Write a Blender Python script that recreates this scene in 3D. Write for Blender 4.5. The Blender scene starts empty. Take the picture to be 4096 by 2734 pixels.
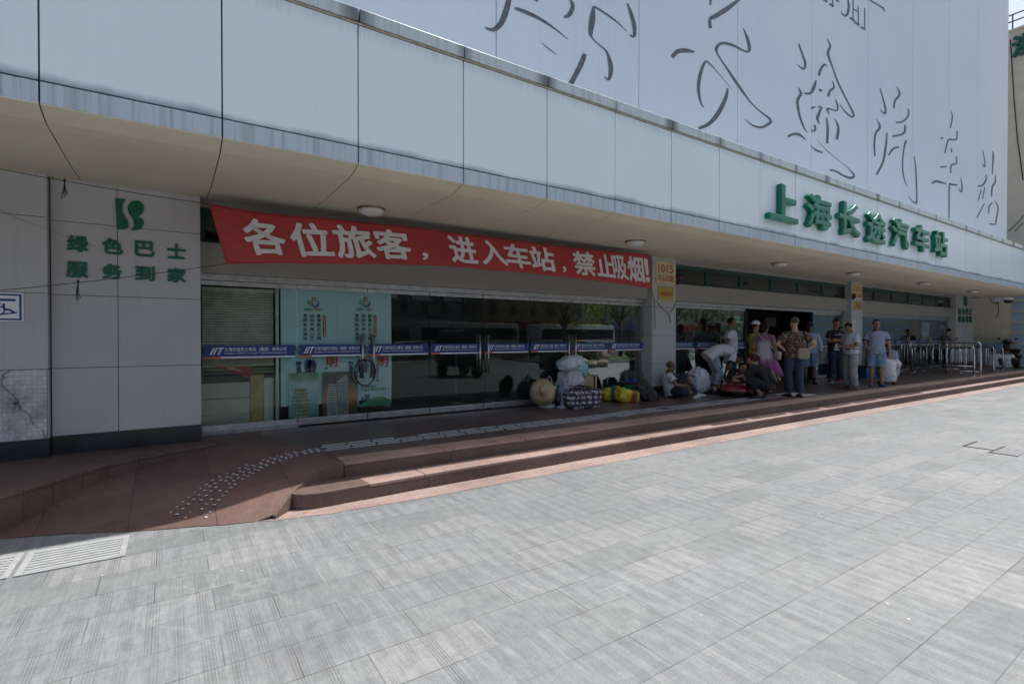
import bpy, bmesh, math, random
from mathutils import Vector, Matrix, Quaternion
R=math.radians; random.seed(7)
S=bpy.context.scene; COL=S.collection
# ---------------------------------------------------------------- camera, sky, sun, exposure
YAW=R(-33.7); PIT=R(-0.53); EYE=1.58
cam=bpy.data.cameras.new("camera"); cam.lens=18.0; cam.sensor_width=36.0; cam.clip_start=0.05; cam.clip_end=3000
co=bpy.data.objects.new("camera",cam); COL.objects.link(co); co.location=(0,0,EYE); co.rotation_euler=(R(90)+PIT,0,YAW); S.camera=co
SUN_EL=R(66); SUN_AZ=R(89.75)              # compass azimuth measured from +Y towards +X: almost along the front, a touch from behind
w=bpy.data.worlds.new("World"); S.world=w; w.use_nodes=True
nt=w.node_tree; bg=nt.nodes["Background"]; sky=nt.nodes.new("ShaderNodeTexSky"); sky.sky_type='NISHITA'; sky.sun_disc=False
sky.sun_elevation=SUN_EL; sky.sun_rotation=SUN_AZ; sky.air_density=1.2; sky.dust_density=4.5; sky.ozone_density=1.2
nt.links.new(sky.outputs[0],bg.inputs[0]); bg.inputs[1].default_value=0.14
sl=bpy.data.lights.new("sun",'SUN'); sl.energy=4.9; sl.angle=R(0.5); sl.color=(1,.972,.935)
so=bpy.data.objects.new("sun",sl); COL.objects.link(so)
sd=Vector((math.sin(SUN_AZ)*math.cos(SUN_EL),math.cos(SUN_AZ)*math.cos(SUN_EL),math.sin(SUN_EL)))
so.rotation_euler=(-sd).to_track_quat('-Z','Y').to_euler(); so.location=(0,0,30)
S.view_settings.view_transform='Standard'; S.view_settings.look='None'; S.view_settings.exposure=0.2; S.view_settings.gamma=1; S.view_settings.use_curve_mapping=False
S.cycles.max_bounces=10; S.cycles.transparent_max_bounces=12; S.cycles.glossy_bounces=4; S.cycles.diffuse_bounces=5; S.cycles.use_denoising=True
S.cycles.sample_clamp_indirect=6
# ---------------------------------------------------------------- measured points: a photo pixel meets a known real plane
_f=Vector((math.sin(-YAW)*math.cos(PIT),math.cos(-YAW)*math.cos(PIT),math.sin(PIT))); _r=Vector((math.cos(YAW),math.sin(YAW),0)); _u=_r.cross(_f)
def ray(x,y): return _r*((x-2048)/2048)-_u*((y-1367)/2048)+_f
def aw(x,y,wp): d=ray(x,y); t=wp/d.y; return Vector((d.x*t,wp,EYE+d.z*t))
def az(x,y,z=0.0): d=ray(x,y); t=(z-EYE)/d.z; return Vector((d.x*t,d.y*t,z))
def au(x,y,up): d=ray(x,y); t=up/d.x; return Vector((up,d.y*t,EYE+d.z*t))
# ---------------------------------------------------------------- materials
def newmat(n):
    m=bpy.data.materials.new(n); m.use_nodes=True; t=m.node_tree; return m,t,t.nodes["Principled BSDF"]
def nd(t,k,**kw):
    n=t.nodes.new(k)
    for a,b in kw.items(): setattr(n,a,b)
    return n
def setv(n,**kw):
    for a,b in kw.items(): n.inputs[a].default_value=b
    return n
def mixc(t,fac,a,b,mode='MIX'):
    n=nd(t,"ShaderNodeMix",data_type='RGBA',blend_type=mode)
    for i,v in ((0,fac),(6,a),(7,b)):
        if hasattr(v,'links'): t.links.new(v,n.inputs[i])
        elif i==0: n.inputs[0].default_value=v
        else: n.inputs[i].default_value=(*v[:3],1)
    return n.outputs[2]
def ramp(t,src,*st):
    n=nd(t,"ShaderNodeValToRGB"); e=n.color_ramp.elements
    while len(e)<len(st): e.new(.5)
    for i,(p,c) in enumerate(st):
        e[i].position=p; e[i].color=(*c,1) if isinstance(c,tuple) else (c,c,c,1)
    t.links.new(src,n.inputs[0]); return n.outputs[0]
def math_(t,op,a,b=None,c=None):
    n=nd(t,"ShaderNodeMath",operation=op)
    for i,v in enumerate((a,b,c)):
        if v is None: continue
        if hasattr(v,'links'): t.links.new(v,n.inputs[i])
        else: n.inputs[i].default_value=v
    return n.outputs[0]
def pos(t,sc=(1,1,1),loc=(0,0,0),obj=False):
    g=nd(t,"ShaderNodeTexCoord").outputs[3] if obj else nd(t,"ShaderNodeNewGeometry").outputs[0]
    m=nd(t,"ShaderNodeMapping"); t.links.new(g,m.inputs[0]); m.inputs[1].default_value=loc; m.inputs[3].default_value=sc; return m.outputs[0]
def noise(t,sc=5,v=None,det=4,rough=.55):
    n=nd(t,"ShaderNodeTexNoise"); n.inputs['Scale'].default_value=sc; n.inputs['Detail'].default_value=det; n.inputs['Roughness'].default_value=rough
    if v is not None: t.links.new(v,n.inputs[0])
    return n.outputs[0]
def bump(t,p,h,st=.3,d=.01):
    b=nd(t,"ShaderNodeBump"); b.inputs[0].default_value=st; b.inputs[1].default_value=d; t.links.new(h,b.inputs[2]); t.links.new(b.outputs[0],p.inputs['Normal'])
def M(n,col,rough=.6,metal=0,var=.12,sc=6,bmp=0,bsc=60,spec=.5,coat=0,obj=False,emit=0,sss=0):
    m,t,p=newmat(n); p.inputs['Roughness'].default_value=rough; p.inputs['Metallic'].default_value=metal; p.inputs['Specular IOR Level'].default_value=spec
    if coat: p.inputs['Coat Weight'].default_value=coat; p.inputs['Coat Roughness'].default_value=.06
    P=pos(t,obj=obj)
    f=noise(t,sc,P,5); lo=tuple(c*(1-var) for c in col); hi=tuple(min(1,c*(1+var)) for c in col)
    c=ramp(t,f,(.3,lo),(.7,hi)); t.links.new(c,p.inputs['Base Color'])
    if bmp: bump(t,p,noise(t,bsc,P,3),bmp,.005)
    if emit: p.inputs['Emission Color'].default_value=(*col,1); p.inputs['Emission Strength'].default_value=emit
    return m
# ---------------------------------------------------------------- mesh helpers
class MB:
    def __init__(s): s.v=[]; s.f=[]; s.mi=[]; s.cur=0
    def add(s,vs,fs):
        o=len(s.v); s.v+= [tuple(v) for v in vs]; s.f+= [tuple(i+o for i in f) for f in fs]; s.mi+= [s.cur]*len(fs); return s
    def box(s,x0,x1,y0,y1,z0,z1):
        return s.add([(x,y,z) for z in (z0,z1) for y in (y0,y1) for x in (x0,x1)],[(0,2,3,1),(4,5,7,6),(0,1,5,4),(2,6,7,3),(0,4,6,2),(1,3,7,5)])
    def obox(s,c,ax,ay,az_,h):
        c=Vector(c); return s.add([c+ax*(h[0]*i)+ay*(h[1]*j)+az_*(h[2]*k) for k in (-1,1) for j in (-1,1) for i in (-1,1)],[(0,2,3,1),(4,5,7,6),(0,1,5,4),(2,6,7,3),(0,4,6,2),(1,3,7,5)])
    def rings(s,rs,cap=True,close=False):
        n=len(rs[0]); fs=[]; L=len(rs)
        for k in range(L if close else L-1):
            a=k*n; b=((k+1)%L)*n
            for i in range(n): j=(i+1)%n; fs.append((a+i,a+j,b+j,b+i))
        if cap and not close: fs.append(tuple(range(n))[::-1]); fs.append(tuple((L-1)*n+i for i in range(n)))
        return s.add([v for r in rs for v in r],fs)
    def tube(s,pts,r,n=8,cap=True,close=False):
        pts=[Vector(p) for p in pts]; L=len(pts); rs=[]; up=None
        for i,p in enumerate(pts):
            if close: d=pts[(i+1)%L]-pts[i-1]
            else: d=pts[min(i+1,L-1)]-pts[max(i-1,0)]
            d.normalize()
            if up is None: up=d.orthogonal().normalized()
            up=(up-d*up.dot(d)); up=up.normalized() if up.length>1e-6 else d.orthogonal().normalized()
            b=d.cross(up); rr=r[i] if isinstance(r,(list,tuple)) else r
            rs.append([p+(up*math.cos(a)+b*math.sin(a))*rr for a in [2*math.pi*k/n for k in range(n)]])
        return s.rings(rs,cap,close)
    def lathe(s,prof,c=(0,0,0),ax=(0,0,1),n=24,cap=True):
        ax=Vector(ax).normalized(); a=ax.orthogonal().normalized(); b=ax.cross(a); c=Vector(c)
        return s.rings([[c+ax*h+(a*math.cos(t)+b*math.sin(t))*max(r,1e-4) for t in [2*math.pi*k/n for k in range(n)]] for r,h in prof],cap)
    def ell(s,c,r,rot=None,n=16,m=10,fn=None):
        c=Vector(c); vs=[]; 
        for j in range(1,m):
            th=math.pi*j/m
            for i in range(n):
                ph=2*math.pi*i/n; d=Vector((math.sin(th)*math.cos(ph),math.sin(th)*math.sin(ph),math.cos(th)))
                k=fn(d) if fn else 1; q=Vector((d.x*r[0],d.y*r[1],d.z*r[2]))*k
                vs.append(c+(rot@q if rot else q))
        kt=fn(Vector((0,0,1))) if fn else 1; kb=fn(Vector((0,0,-1))) if fn else 1
        q=Vector((0,0,r[2]*kt)); vs.append(c+(rot@q if rot else q)); q=Vector((0,0,-r[2]*kb)); vs.append(c+(rot@q if rot else q))
        fs=[]
        for j in range(m-2):
            for i in range(n): k=(i+1)%n; fs.append((j*n+i,(j+1)*n+i,(j+1)*n+k,j*n+k))
        T=(m-1)*n
        for i in range(n): k=(i+1)%n; fs.append((T,i,k)); fs.append((T+1,(m-2)*n+k,(m-2)*n+i))
        return s.add(vs,fs)
    def prism(s,poly,d):
        d=Vector(d); n=len(poly); p=[Vector(q) for q in poly]
        return s.add(p+[q+d for q in p],[tuple(range(n))[::-1],tuple(range(n,2*n))]+[(i,(i+1)%n,n+(i+1)%n,n+i) for i in range(n)])
    def mesh(s,name,mats,smooth=False,fix=True):
        me=bpy.data.meshes.new(name); me.from_pydata(s.v,[],s.f)
        for m in (mats if isinstance(mats,(list,tuple)) else [mats]): me.materials.append(m)
        for p,i in zip(me.polygons,s.mi): p.material_index=i
        if fix:
            b=bmesh.new(); b.from_mesh(me); bmesh.ops.recalc_face_normals(b,faces=b.faces); b.to_mesh(me); b.free()
        if smooth:
            for p in me.polygons: p.use_smooth=True
        return me
    def ob(s,name,mats,parent=None,smooth=False,bev=0,fix=True,seg=2):
        o=link(name,s.mesh(name,mats,smooth,fix),parent)
        if bev: bevel(o,bev,seg)
        return o
def link(name,me,parent=None,loc=None):
    o=bpy.data.objects.new(name,me); COL.objects.link(o)
    if parent is not None: o.parent=parent
    if loc is not None: o.location=loc
    return o
def bevel(o,wd=.01,seg=2):
    m=o.modifiers.new("b",'BEVEL'); m.width=wd; m.segments=seg; m.limit_method='ANGLE'; m.angle_limit=R(40); m.harden_normals=False
    return o
def tag(o,label=None,cat=None,group=None,kind=None):
    if label: o["label"]=label
    if cat: o["category"]=cat
    if group: o["group"]=group
    if kind: o["kind"]=kind
    return o
def thing(name,label,cat,loc=(0,0,0),rz=0,group=None):
    o=bpy.data.objects.new(name,None); COL.objects.link(o); o.location=loc; o.rotation_euler=(0,0,rz); o.empty_display_size=.1
    return tag(o,label,cat,group)
def copytree(o,parent=None):
    c=o.copy(); COL.objects.link(c)
    if parent is not None: c.parent=parent
    for ch in o.children: copytree(ch,c)
    return c
_tc={}
def text_mesh(body,ext=0.0,off=0.0,bev=0.0,size=1.0,res=3,shear=0.0):
    """lettering as a mesh; off > 0 emboldens it by fusing shifted copies"""
    k=(body,ext,off,bev,size,shear)
    if k in _tc: return _tc[k]
    if off>0:
        b0=text_mesh(body,ext,0,bev,size,res,shear); n=8 if off>.015 else 4; v=[];f=[]
        for i in range(n):
            a=2*math.pi*i/n+.31; rr=off*(1-.013*i); o=len(v); v+=[(q.co.x+rr*math.cos(a),q.co.y+rr*math.sin(a),q.co.z-.00037*(i-n/2)) for q in b0.vertices]; f+=[tuple(j+o for j in p.vertices) for p in b0.polygons]
        me=bpy.data.meshes.new("lettering"); me.from_pydata(v,[],f); _tc[k]=me; return me
    off=0
    c=bpy.data.curves.new("lettering",'FONT'); c.body=body; c.size=size; c.extrude=ext; c.offset=off; c.bevel_depth=bev; c.bevel_resolution=1; c.resolution_u=res; c.shear=shear; c.fill_mode='BOTH' if ext or bev else 'FRONT'
    o=bpy.data.objects.new("lettering",c); COL.objects.link(o); bpy.context.view_layer.update()
    dg=bpy.context.evaluated_depsgraph_get(); me=bpy.data.meshes.new_from_object(o.evaluated_get(dg)); bpy.data.objects.remove(o); bpy.data.curves.remove(c)
    _tc[k]=me; return me
def fit_text(body,name,mat,x0,x1,z0,z1,y,parent=None,ext=0,off=.0,bev=0,normal=-1,glyphbox=None):
    """lettering fitted to the rectangle x0..x1, z0..z1 on the plane Y=y, facing -Y"""
    src=text_mesh(body,ext,off,bev); me=src.copy(); me.name=name
    xs=[v.co.x for v in me.vertices]; ys=[v.co.y for v in me.vertices]; ax,bx,ay,by=min(xs),max(xs),min(ys),max(ys)
    sx=(x1-x0)/(bx-ax); sz=(z1-z0)/(by-ay)
    for v in me.vertices:
        a,b,c=v.co; v.co=(x0+(a-ax)*sx, y-c, z0+(b-ay)*sz)
    me.materials.clear(); me.materials.append(mat)
    return link(name,me,parent)
def strokes_mb(mb,st,fn,mn=.6):
    """brush strokes: lists of (x,y,width); fn maps 2d to 3d"""
    for q in st:
        L=[];Rr=[]
        # densify with catmull-rom
        P=[]; n=len(q)
        for i in range(n-1):
            a=q[max(i-1,0)];b=q[i];c=q[i+1];d=q[min(i+2,n-1)]
            for k in range(4):
                t=k/4; P.append(tuple(.5*((2*b[j])+(-a[j]+c[j])*t+(2*a[j]-5*b[j]+4*c[j]-d[j])*t*t+(-a[j]+3*b[j]-3*c[j]+d[j])*t**3) for j in range(3)))
        P.append(q[-1]); m=len(P)
        for i,(x,y,wd) in enumerate(P):
            a=P[max(i-1,0)]; b=P[min(i+1,m-1)]; dx,dy=b[0]-a[0],b[1]-a[1]; l=math.hypot(dx,dy) or 1
            nx,ny=-dy/l*max(wd,mn)/2,dx/l*max(wd,mn)/2; L.append(fn(x+nx,y+ny)); Rr.append(fn(x-nx,y-ny))
        mb.add(L+Rr,[(i,i+1,m+i+1,m+i) for i in range(m-1)])
    return mb
# ================================================================ setting: ground, plaza, steps, ramp
def paver_mat():
    m,t,p=newmat("paving"); P=pos(t,loc=(-.21,-.11,0))
    b=nd(t,"ShaderNodeTexBrick"); b.offset=.5; b.squash=1; t.links.new(P,b.inputs[0])
    setv(b,Scale=1.0,**{'Mortar Size':.0035,'Mortar Smooth':.2,'Bias':0,'Brick Width':.6,'Row Height':.3}); b.inputs[1].default_value=(0,0,0,1); b.inputs[2].default_value=(1,1,1,1); b.inputs[3].default_value=(.5,.5,.5,1)
    tone=ramp(t,b.outputs[0],(0,(.168,.180,.183)),(.3,(.212,.222,.224)),(.6,(.200,.213,.222)),(.85,(.226,.235,.236)),(1,(.246,.251,.248)))
    big=noise(t,.35,pos(t),4,.6); c=mixc(t,1,tone,ramp(t,big,(.3,(.86,.87,.88)),(.7,(1.1,1.09,1.08))),'MULTIPLY')
    fs=noise(t,1,pos(t,sc=(52,5,1)),4,.7); c=mixc(t,1,c,ramp(t,fs,(.28,(.80,.80,.805)),(.5,(1,1,1)),(.72,(1.16,1.16,1.15))),'MULTIPLY'); ss=noise(t,95,pos(t),2,.6); c=mixc(t,1,c,ramp(t,ss,(.3,(.86,.86,.86)),(.7,(1.12,1.12,1.12))),'MULTIPLY')
    mid=noise(t,9,pos(t),6,.7); c=mixc(t,1,c,ramp(t,mid,(.25,(.74,.74,.75)),(.5,(1,1,1)),(.75,(1.18,1.17,1.16))),'MULTIPLY')
    # chiselled grooves in bands across each slab
    def wave(sc,dr,dist=0.0):
        n=nd(t,"ShaderNodeTexWave",bands_direction=dr,wave_profile='SIN'); n.inputs['Scale'].default_value=sc; n.inputs['Distortion'].default_value=dist; t.links.new(P,n.inputs[0]); return n.outputs[1]
    sel=math_(t,'GREATER_THAN',b.outputs[0],.28); n1=noise(t,1.1,pos(t,sc=(1,2.2,1)),3); n2=noise(t,2.5,pos(t,sc=(3,.6,1)),3)
    band=ramp(t,wave(2.62,'X',.15),(.38,0.0),(.46,1.0)); gr=ramp(t,wave(22,'X',.4),(.35,1.0),(.65,0.0)); sq=ramp(t,wave(7.1,'Y',.3),(.78,1.0),(.9,.55))
    wear=ramp(t,n1,(.42,0.0),(.62,1.0)); wear2=ramp(t,n2,(.35,.15),(.6,1.0))
    g=math_(t,'MULTIPLY',math_(t,'MULTIPLY',band,gr),math_(t,'MULTIPLY',math_(t,'MULTIPLY',sq,wear2),math_(t,'MAXIMUM',wear,math_(t,'MULTIPLY',sel,.9))))
    bandt=math_(t,'MULTIPLY',math_(t,'MULTIPLY',band,wear2),.10)
    c=mixc(t,bandt,c,(.17,.175,.178)); c=mixc(t,math_(t,'MULTIPLY',g,.62),c,(.085,.09,.093))
    # drips and trails, gum spots
    tr=noise(t,.9,pos(t),3,.5); trail=ramp(t,math_(t,'ABSOLUTE',math_(t,'SUBTRACT',tr,.5)),(0,1.0),(.0075,0.0)); ts=ramp(t,noise(t,.5,pos(t,loc=(7,3,0)),2),(.5,0.0),(.62,.16))
    c=mixc(t,math_(t,'MULTIPLY',trail,ts),c,(.46,.46,.45))
    v=nd(t,"ShaderNodeTexVoronoi"); v.inputs['Scale'].default_value=1.1; t.links.new(pos(t),v.inputs[0]); gum=ramp(t,v.outputs[0],(.0,.75),(.036,.7),(.046,0.0)); c=mixc(t,gum,c,(.09,.09,.095))
    v2=nd(t,"ShaderNodeTexVoronoi"); v2.inputs['Scale'].default_value=3.1; t.links.new(pos(t,loc=(3.3,1.2,0)),v2.inputs[0]); gum2=ramp(t,v2.outputs[0],(.0,.8),(.02,.6),(.03,0.0)); c=mixc(t,gum2,c,(.55,.55,.53))
    dk=noise(t,.8,pos(t,loc=(20,5,0)),5,.7); c=mixc(t,ramp(t,dk,(.55,0.0),(.76,.42)),c,(.11,.113,.118))
    mort=math_(t,'MULTIPLY',b.outputs[1],ramp(t,noise(t,1.7,pos(t),3),(.38,.3),(.6,.95))); c=mixc(t,mort,c,(.075,.075,.075))
    t.links.new(c,p.inputs['Base Color']); p.inputs['Roughness'].default_value=.62; p.inputs['Specular IOR Level'].default_value=.35
    h=math_(t,'SUBTRACT',mid,math_(t,'ADD',math_(t,'MULTIPLY',g,.8),math_(t,'MULTIPLY',b.outputs[1],1.0))); bump(t,p,h,.35,.006)
    return m
def granite(n,base,red=.0,rough=.55,slab=None):
    m,t,p=newmat(n); P=pos(t)
    f=noise(t,170,P,2,.6); c=ramp(t,f,(.3,tuple(k*.45 for k in base)),(.48,base),(.62,tuple(min(1,k*1.45+.02) for k in base)),(.75,(base[0]*1.9,base[1]*1.7,base[2]*1.7)))
    c=mixc(t,1,c,ramp(t,noise(t,1.1,P,6,.65),(.3,(.62,.6,.6)),(.7,(1.15,1.15,1.15))),'MULTIPLY')
    d=noise(t,4,pos(t,sc=(1,1,.5)),6,.75); c=mixc(t,ramp(t,d,(.52,0.0),(.8,.55)),c,(.05,.04,.04))
    if slab:
        b=nd(t,"ShaderNodeTexBrick"); b.offset=0; t.links.new(pos(t,loc=(slab[2],slab[3],0)),b.inputs[0]); setv(b,Scale=1.0,**{'Mortar Size':.003,'Brick Width':slab[0],'Row Height':slab[1],'Bias':0}); b.inputs[1].default_value=(.82,.82,.82,1); b.inputs[2].default_value=(1.12,1.1,1.1,1); b.inputs[3].default_value=(.25,.25,.25,1)
        c=mixc(t,1,c,b.outputs[0],'MULTIPLY')
    t.links.new(c,p.inputs['Base Color']); p.inputs['Roughness'].default_value=rough; bump(t,p,f,.15,.002); return m
mPave=paver_mat()
mGran=granite("red_granite",(.105,.068,.060),rough=.36,slab=(1.2,.9,.1,.0)); mGranT=granite("red_granite_sunlit_tread",(.285,.198,.168),rough=.6); mGranR=granite("red_granite_shaded_riser",(.115,.074,.060),rough=.6); mApron=granite("pink_granite_strip",(.285,.212,.186),rough=.6)  # step granite: sunlight painted into the lighter treads, shade into the darker risers
mRoad=M("asphalt",(.055,.055,.057),.85,var=.25,sc=3,bmp=.4); mFar=M("far_ground",(.16,.16,.155),.9,var=.2,sc=.2)
def sheet(name,x0,x1,y0,y1,z,m,kind='structure'):
    o=MB().add([(x0,y0,z),(x1,y0,z),(x1,y1,z),(x0,y1,z)],[(0,1,2,3)]).ob(name,m,fix=False); return tag(o,kind=kind)
sheet("ground",-900,900,-900,900,-.16,mFar)
sheet("plaza",-70,110,-14,30,0,mPave)
sheet("road",-400,400,-36,-16.2,-.13,mRoad)
tag(MB().box(-400,400,-16.2,-14,-.16,.02).ob("pavement",M("kerb_concrete",(.33,.33,.32),.8,bmp=.2),bev=.015),kind='structure')
mLine=M("road_paint",(.7,.7,.68),.7,var=.1)
ml=MB()
for k in range(-30,30): ml.box(k*6,k*6+3,-25.1,-24.95,-.13,-.126)
tag(ml.ob("road_markings",mLine),kind='structure')
# platform: solid slab, two steps with rounded left end, ramp
PZ=.3
edgeU=[(.90,5.04,.15),(.965,5.12,.17),(1.04,5.19,.19),(1.12,5.25,.22),(1.21,5.284,.245),(1.34,5.287,.28),(1.45,5.285,.3)]
L_=[(-1.28,5.62,0),(-1.06,5.86,.02),(-.86,6.13,.09),(-.52,6.57,.17),(.04,6.91,.23),(.6,7.2,.28),(1.0,7.42,.3)]      # ramp's upper-left edge
kerbtop=[(-9,4.9),(-2.2,5.0),(-1.55,5.27),(-1.14,5.68),(-.86,6.12),(-.52,6.57),(.04,6.91),(.6,7.2),(1.0,7.42)]
tread=[(1.45,5.285),(30.9,5.285)]
pl=MB()
top=[(1.0,7.42),(1.45,5.285),(30.9,5.285),(30.9,20),(1.0,20)]
pl.prism([(x,y,-.05) for x,y in top],(0,0,PZ+.05))
tag(pl.ob("platform",mGran,bev=.012),kind='structure')
kb=MB().prism([(x,y,-.05) for x,y in kerbtop]+[(1.0,20,-.05),(-9,20,-.05)],(0,0,PZ+.05))
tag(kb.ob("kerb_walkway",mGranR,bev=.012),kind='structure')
# lower step
bl=[(.905,5.03),(.94,4.975),(1.0,4.935),(1.11,4.905),(1.25,4.905),(1.39,4.915),(1.6,4.92),(2.2,4.95),(5.7,4.985),(15,4.995),(31.5,4.985)]
st=MB().prism([(x,y,-.05) for x,y in bl]+[(31.5,5.5,-.05),(1.5,5.5,-.05)]+[(x,y+.01,-.05) for x,y,z in edgeU[::-1]],(0,0,.2))
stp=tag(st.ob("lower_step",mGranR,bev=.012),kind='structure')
# step nosings: a thin overhanging lip on both risers, slab by slab
def nosing(name,path,z,dep,m):
    mb=MB()
    for k in range(len(path)-1):
        a=Vector((*path[k],0)); b=Vector((*path[k+1],0)); d=(b-a); n=max(1,round(d.length/1.15)); dn=d.normalized(); nn=Vector((dn.y,-dn.x,0))
        for i in range(n):
            p=a+d*(i/n)+dn*.003; q=a+d*((i+1)/n)-dn*.003; j=random.uniform(-.003,.003)
            mb.prism([p+nn*(.014+j)+Vector((0,0,z-.028)),q+nn*(.014+j)+Vector((0,0,z-.028)),q-nn*dep+Vector((0,0,z-.028)),p-nn*dep+Vector((0,0,z-.028))],(0,0,.031+j*.5))
    return tag(mb.ob(name,m,bev=.006),kind='structure')
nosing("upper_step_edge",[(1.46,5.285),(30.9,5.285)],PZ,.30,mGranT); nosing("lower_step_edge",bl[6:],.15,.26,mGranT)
# risers: vertical joints drawn as separate facing slabs
rs=MB(); x=1.47
while x<30.5:
    wd=random.choice((.55,.6,.9,1.2)); rs.box(x,x+wd-.004,5.278+random.uniform(-.002,.003),5.29,.15,.27); x+=wd
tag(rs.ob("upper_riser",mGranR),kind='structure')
rs=MB(); x=2.25
while x<30.5:
    wd=random.choice((.55,.6,.9,1.2)); y=4.95+(.035*min(1,(x-2.2)/3.5))+(.01 if x>5.7 else 0)
    rs.box(x,x+wd-.004,y-.006+random.uniform(-.002,.003),y+.05,0,.12); x+=wd
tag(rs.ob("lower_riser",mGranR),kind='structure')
# granite strip along the foot of the steps
tag(MB().prism([(.55,4.87,.0),(.75,4.79,0),(1.2,4.70,0),(2.2,4.655,0),(31,4.655,0),(31,5.05,0),(.9,5.05,0)],(0,0,.004)).ob("granite_strip",mApron),kind='structure')
# ramp surface
Rr=[(.62,4.85,.004),(.73,4.84,.03),(.80,4.92,.08)]+[(x,y,z) for x,y,z in edgeU]; 
def lerp_path(P,n):
    P=[Vector(p) for p in P]; d=[0]
    for a,b in zip(P,P[1:]): d.append(d[-1]+(b-a).length)
    out=[]
    for i in range(n):
        s=d[-1]*i/(n-1); k=0
        while k<len(P)-2 and d[k+1]<s: k+=1
        out.append(P[k].lerp(P[k+1],(s-d[k])/max(1e-6,d[k+1]-d[k])))
    return out
NA,NB=26,18
A=lerp_path(L_,NA); B=lerp_path(Rr,NA)
bot=lerp_path([(-1.28,5.62,.005),(-.63,5.36,.005),(-.15,5.11,.005),(.18,5.0,.005),(.34,4.92,.005),(.56,4.87,.005),(.62,4.85,.005)],NB)
topc=lerp_path([(1.0,7.42,.303),(1.45,5.285,.303)],NB)
V=[]
for i in range(NA):
    t=i/(NA-1)
    for j in range(NB):
        s=j/(NB-1)
        p=A[i]*(1-s)+B[i]*s+bot[j]*(1-t)+topc[j]*t-(A[0]*(1-s)*(1-t)+B[0]*s*(1-t)+A[-1]*(1-s)*t+B[-1]*s*t)
        V.append((p.x,p.y,max(p.z,.005)+.001*0))
rm=MB().add(V,[(i*NB+j,i*NB+j+1,(i+1)*NB+j+1,(i+1)*NB+j) for i in range(NA-1) for j in range(NB-1)]); tag(rm.ob("ramp",granite("ramp_granite",(.150,.090,.075),rough=.5,slab=(.62,.55,.3,.1)),smooth=True),kind='structure')
kl=MB(); K=lerp_path([(x,y,0) for x,y in kerbtop[1:]],15)
kr=MB()
for a,b in zip(K,K[1:]):
    d=(b-a).normalized(); n=Vector((d.y,-d.x,0)); a2=a+d*.003; b2=b-d*.003; kl.prism([a2+n*.016+Vector((0,0,.272)),b2+n*.016+Vector((0,0,.272)),b2-n*.28+Vector((0,0,.272)),a2-n*.28+Vector((0,0,.272))],(0,0,.031)); kr.prism([a2+n*.004+Vector((0,0,-.02)),b2+n*.004+Vector((0,0,-.02)),b2-n*.02+Vector((0,0,-.02)),a2-n*.02+Vector((0,0,-.02))],(0,0,.29))
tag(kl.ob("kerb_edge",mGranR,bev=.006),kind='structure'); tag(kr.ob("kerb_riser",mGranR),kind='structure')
# the kerb face between ramp and the steps' end
kf=MB(); Q=[Vector(p) for p in Rr]
for a,b in zip(Q[1:],Q[2:]):
    d=(b-a); n=Vector((d.y,-d.x,0)).normalized()*.03
    if a is Q[1]: kf.add([a+Vector((0,0,.006)),a+n+Vector((0,0,.004)),Vector((a.x,a.y,-.02))+n,Vector((a.x,a.y,-.02))],[(0,1,2,3)])
    kf.add([a+Vector((0,0,.006)),b+Vector((0,0,.006)),b+n+Vector((0,0,.004)),a+n+Vector((0,0,.004)),Vector((a.x,a.y,-.02))+n,Vector((b.x,b.y,-.02))+n],[(0,1,2,3),(3,2,5,4)])
tag(kf.ob("ramp_kerb",mGranR),kind='structure')
def ramp_z(x,y):
    best=None
    for v in V:
        d=(v[0]-x)**2+(v[1]-y)**2
        if best is None or d<best[0]: best=(d,v[2])
    return best[1]
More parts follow.
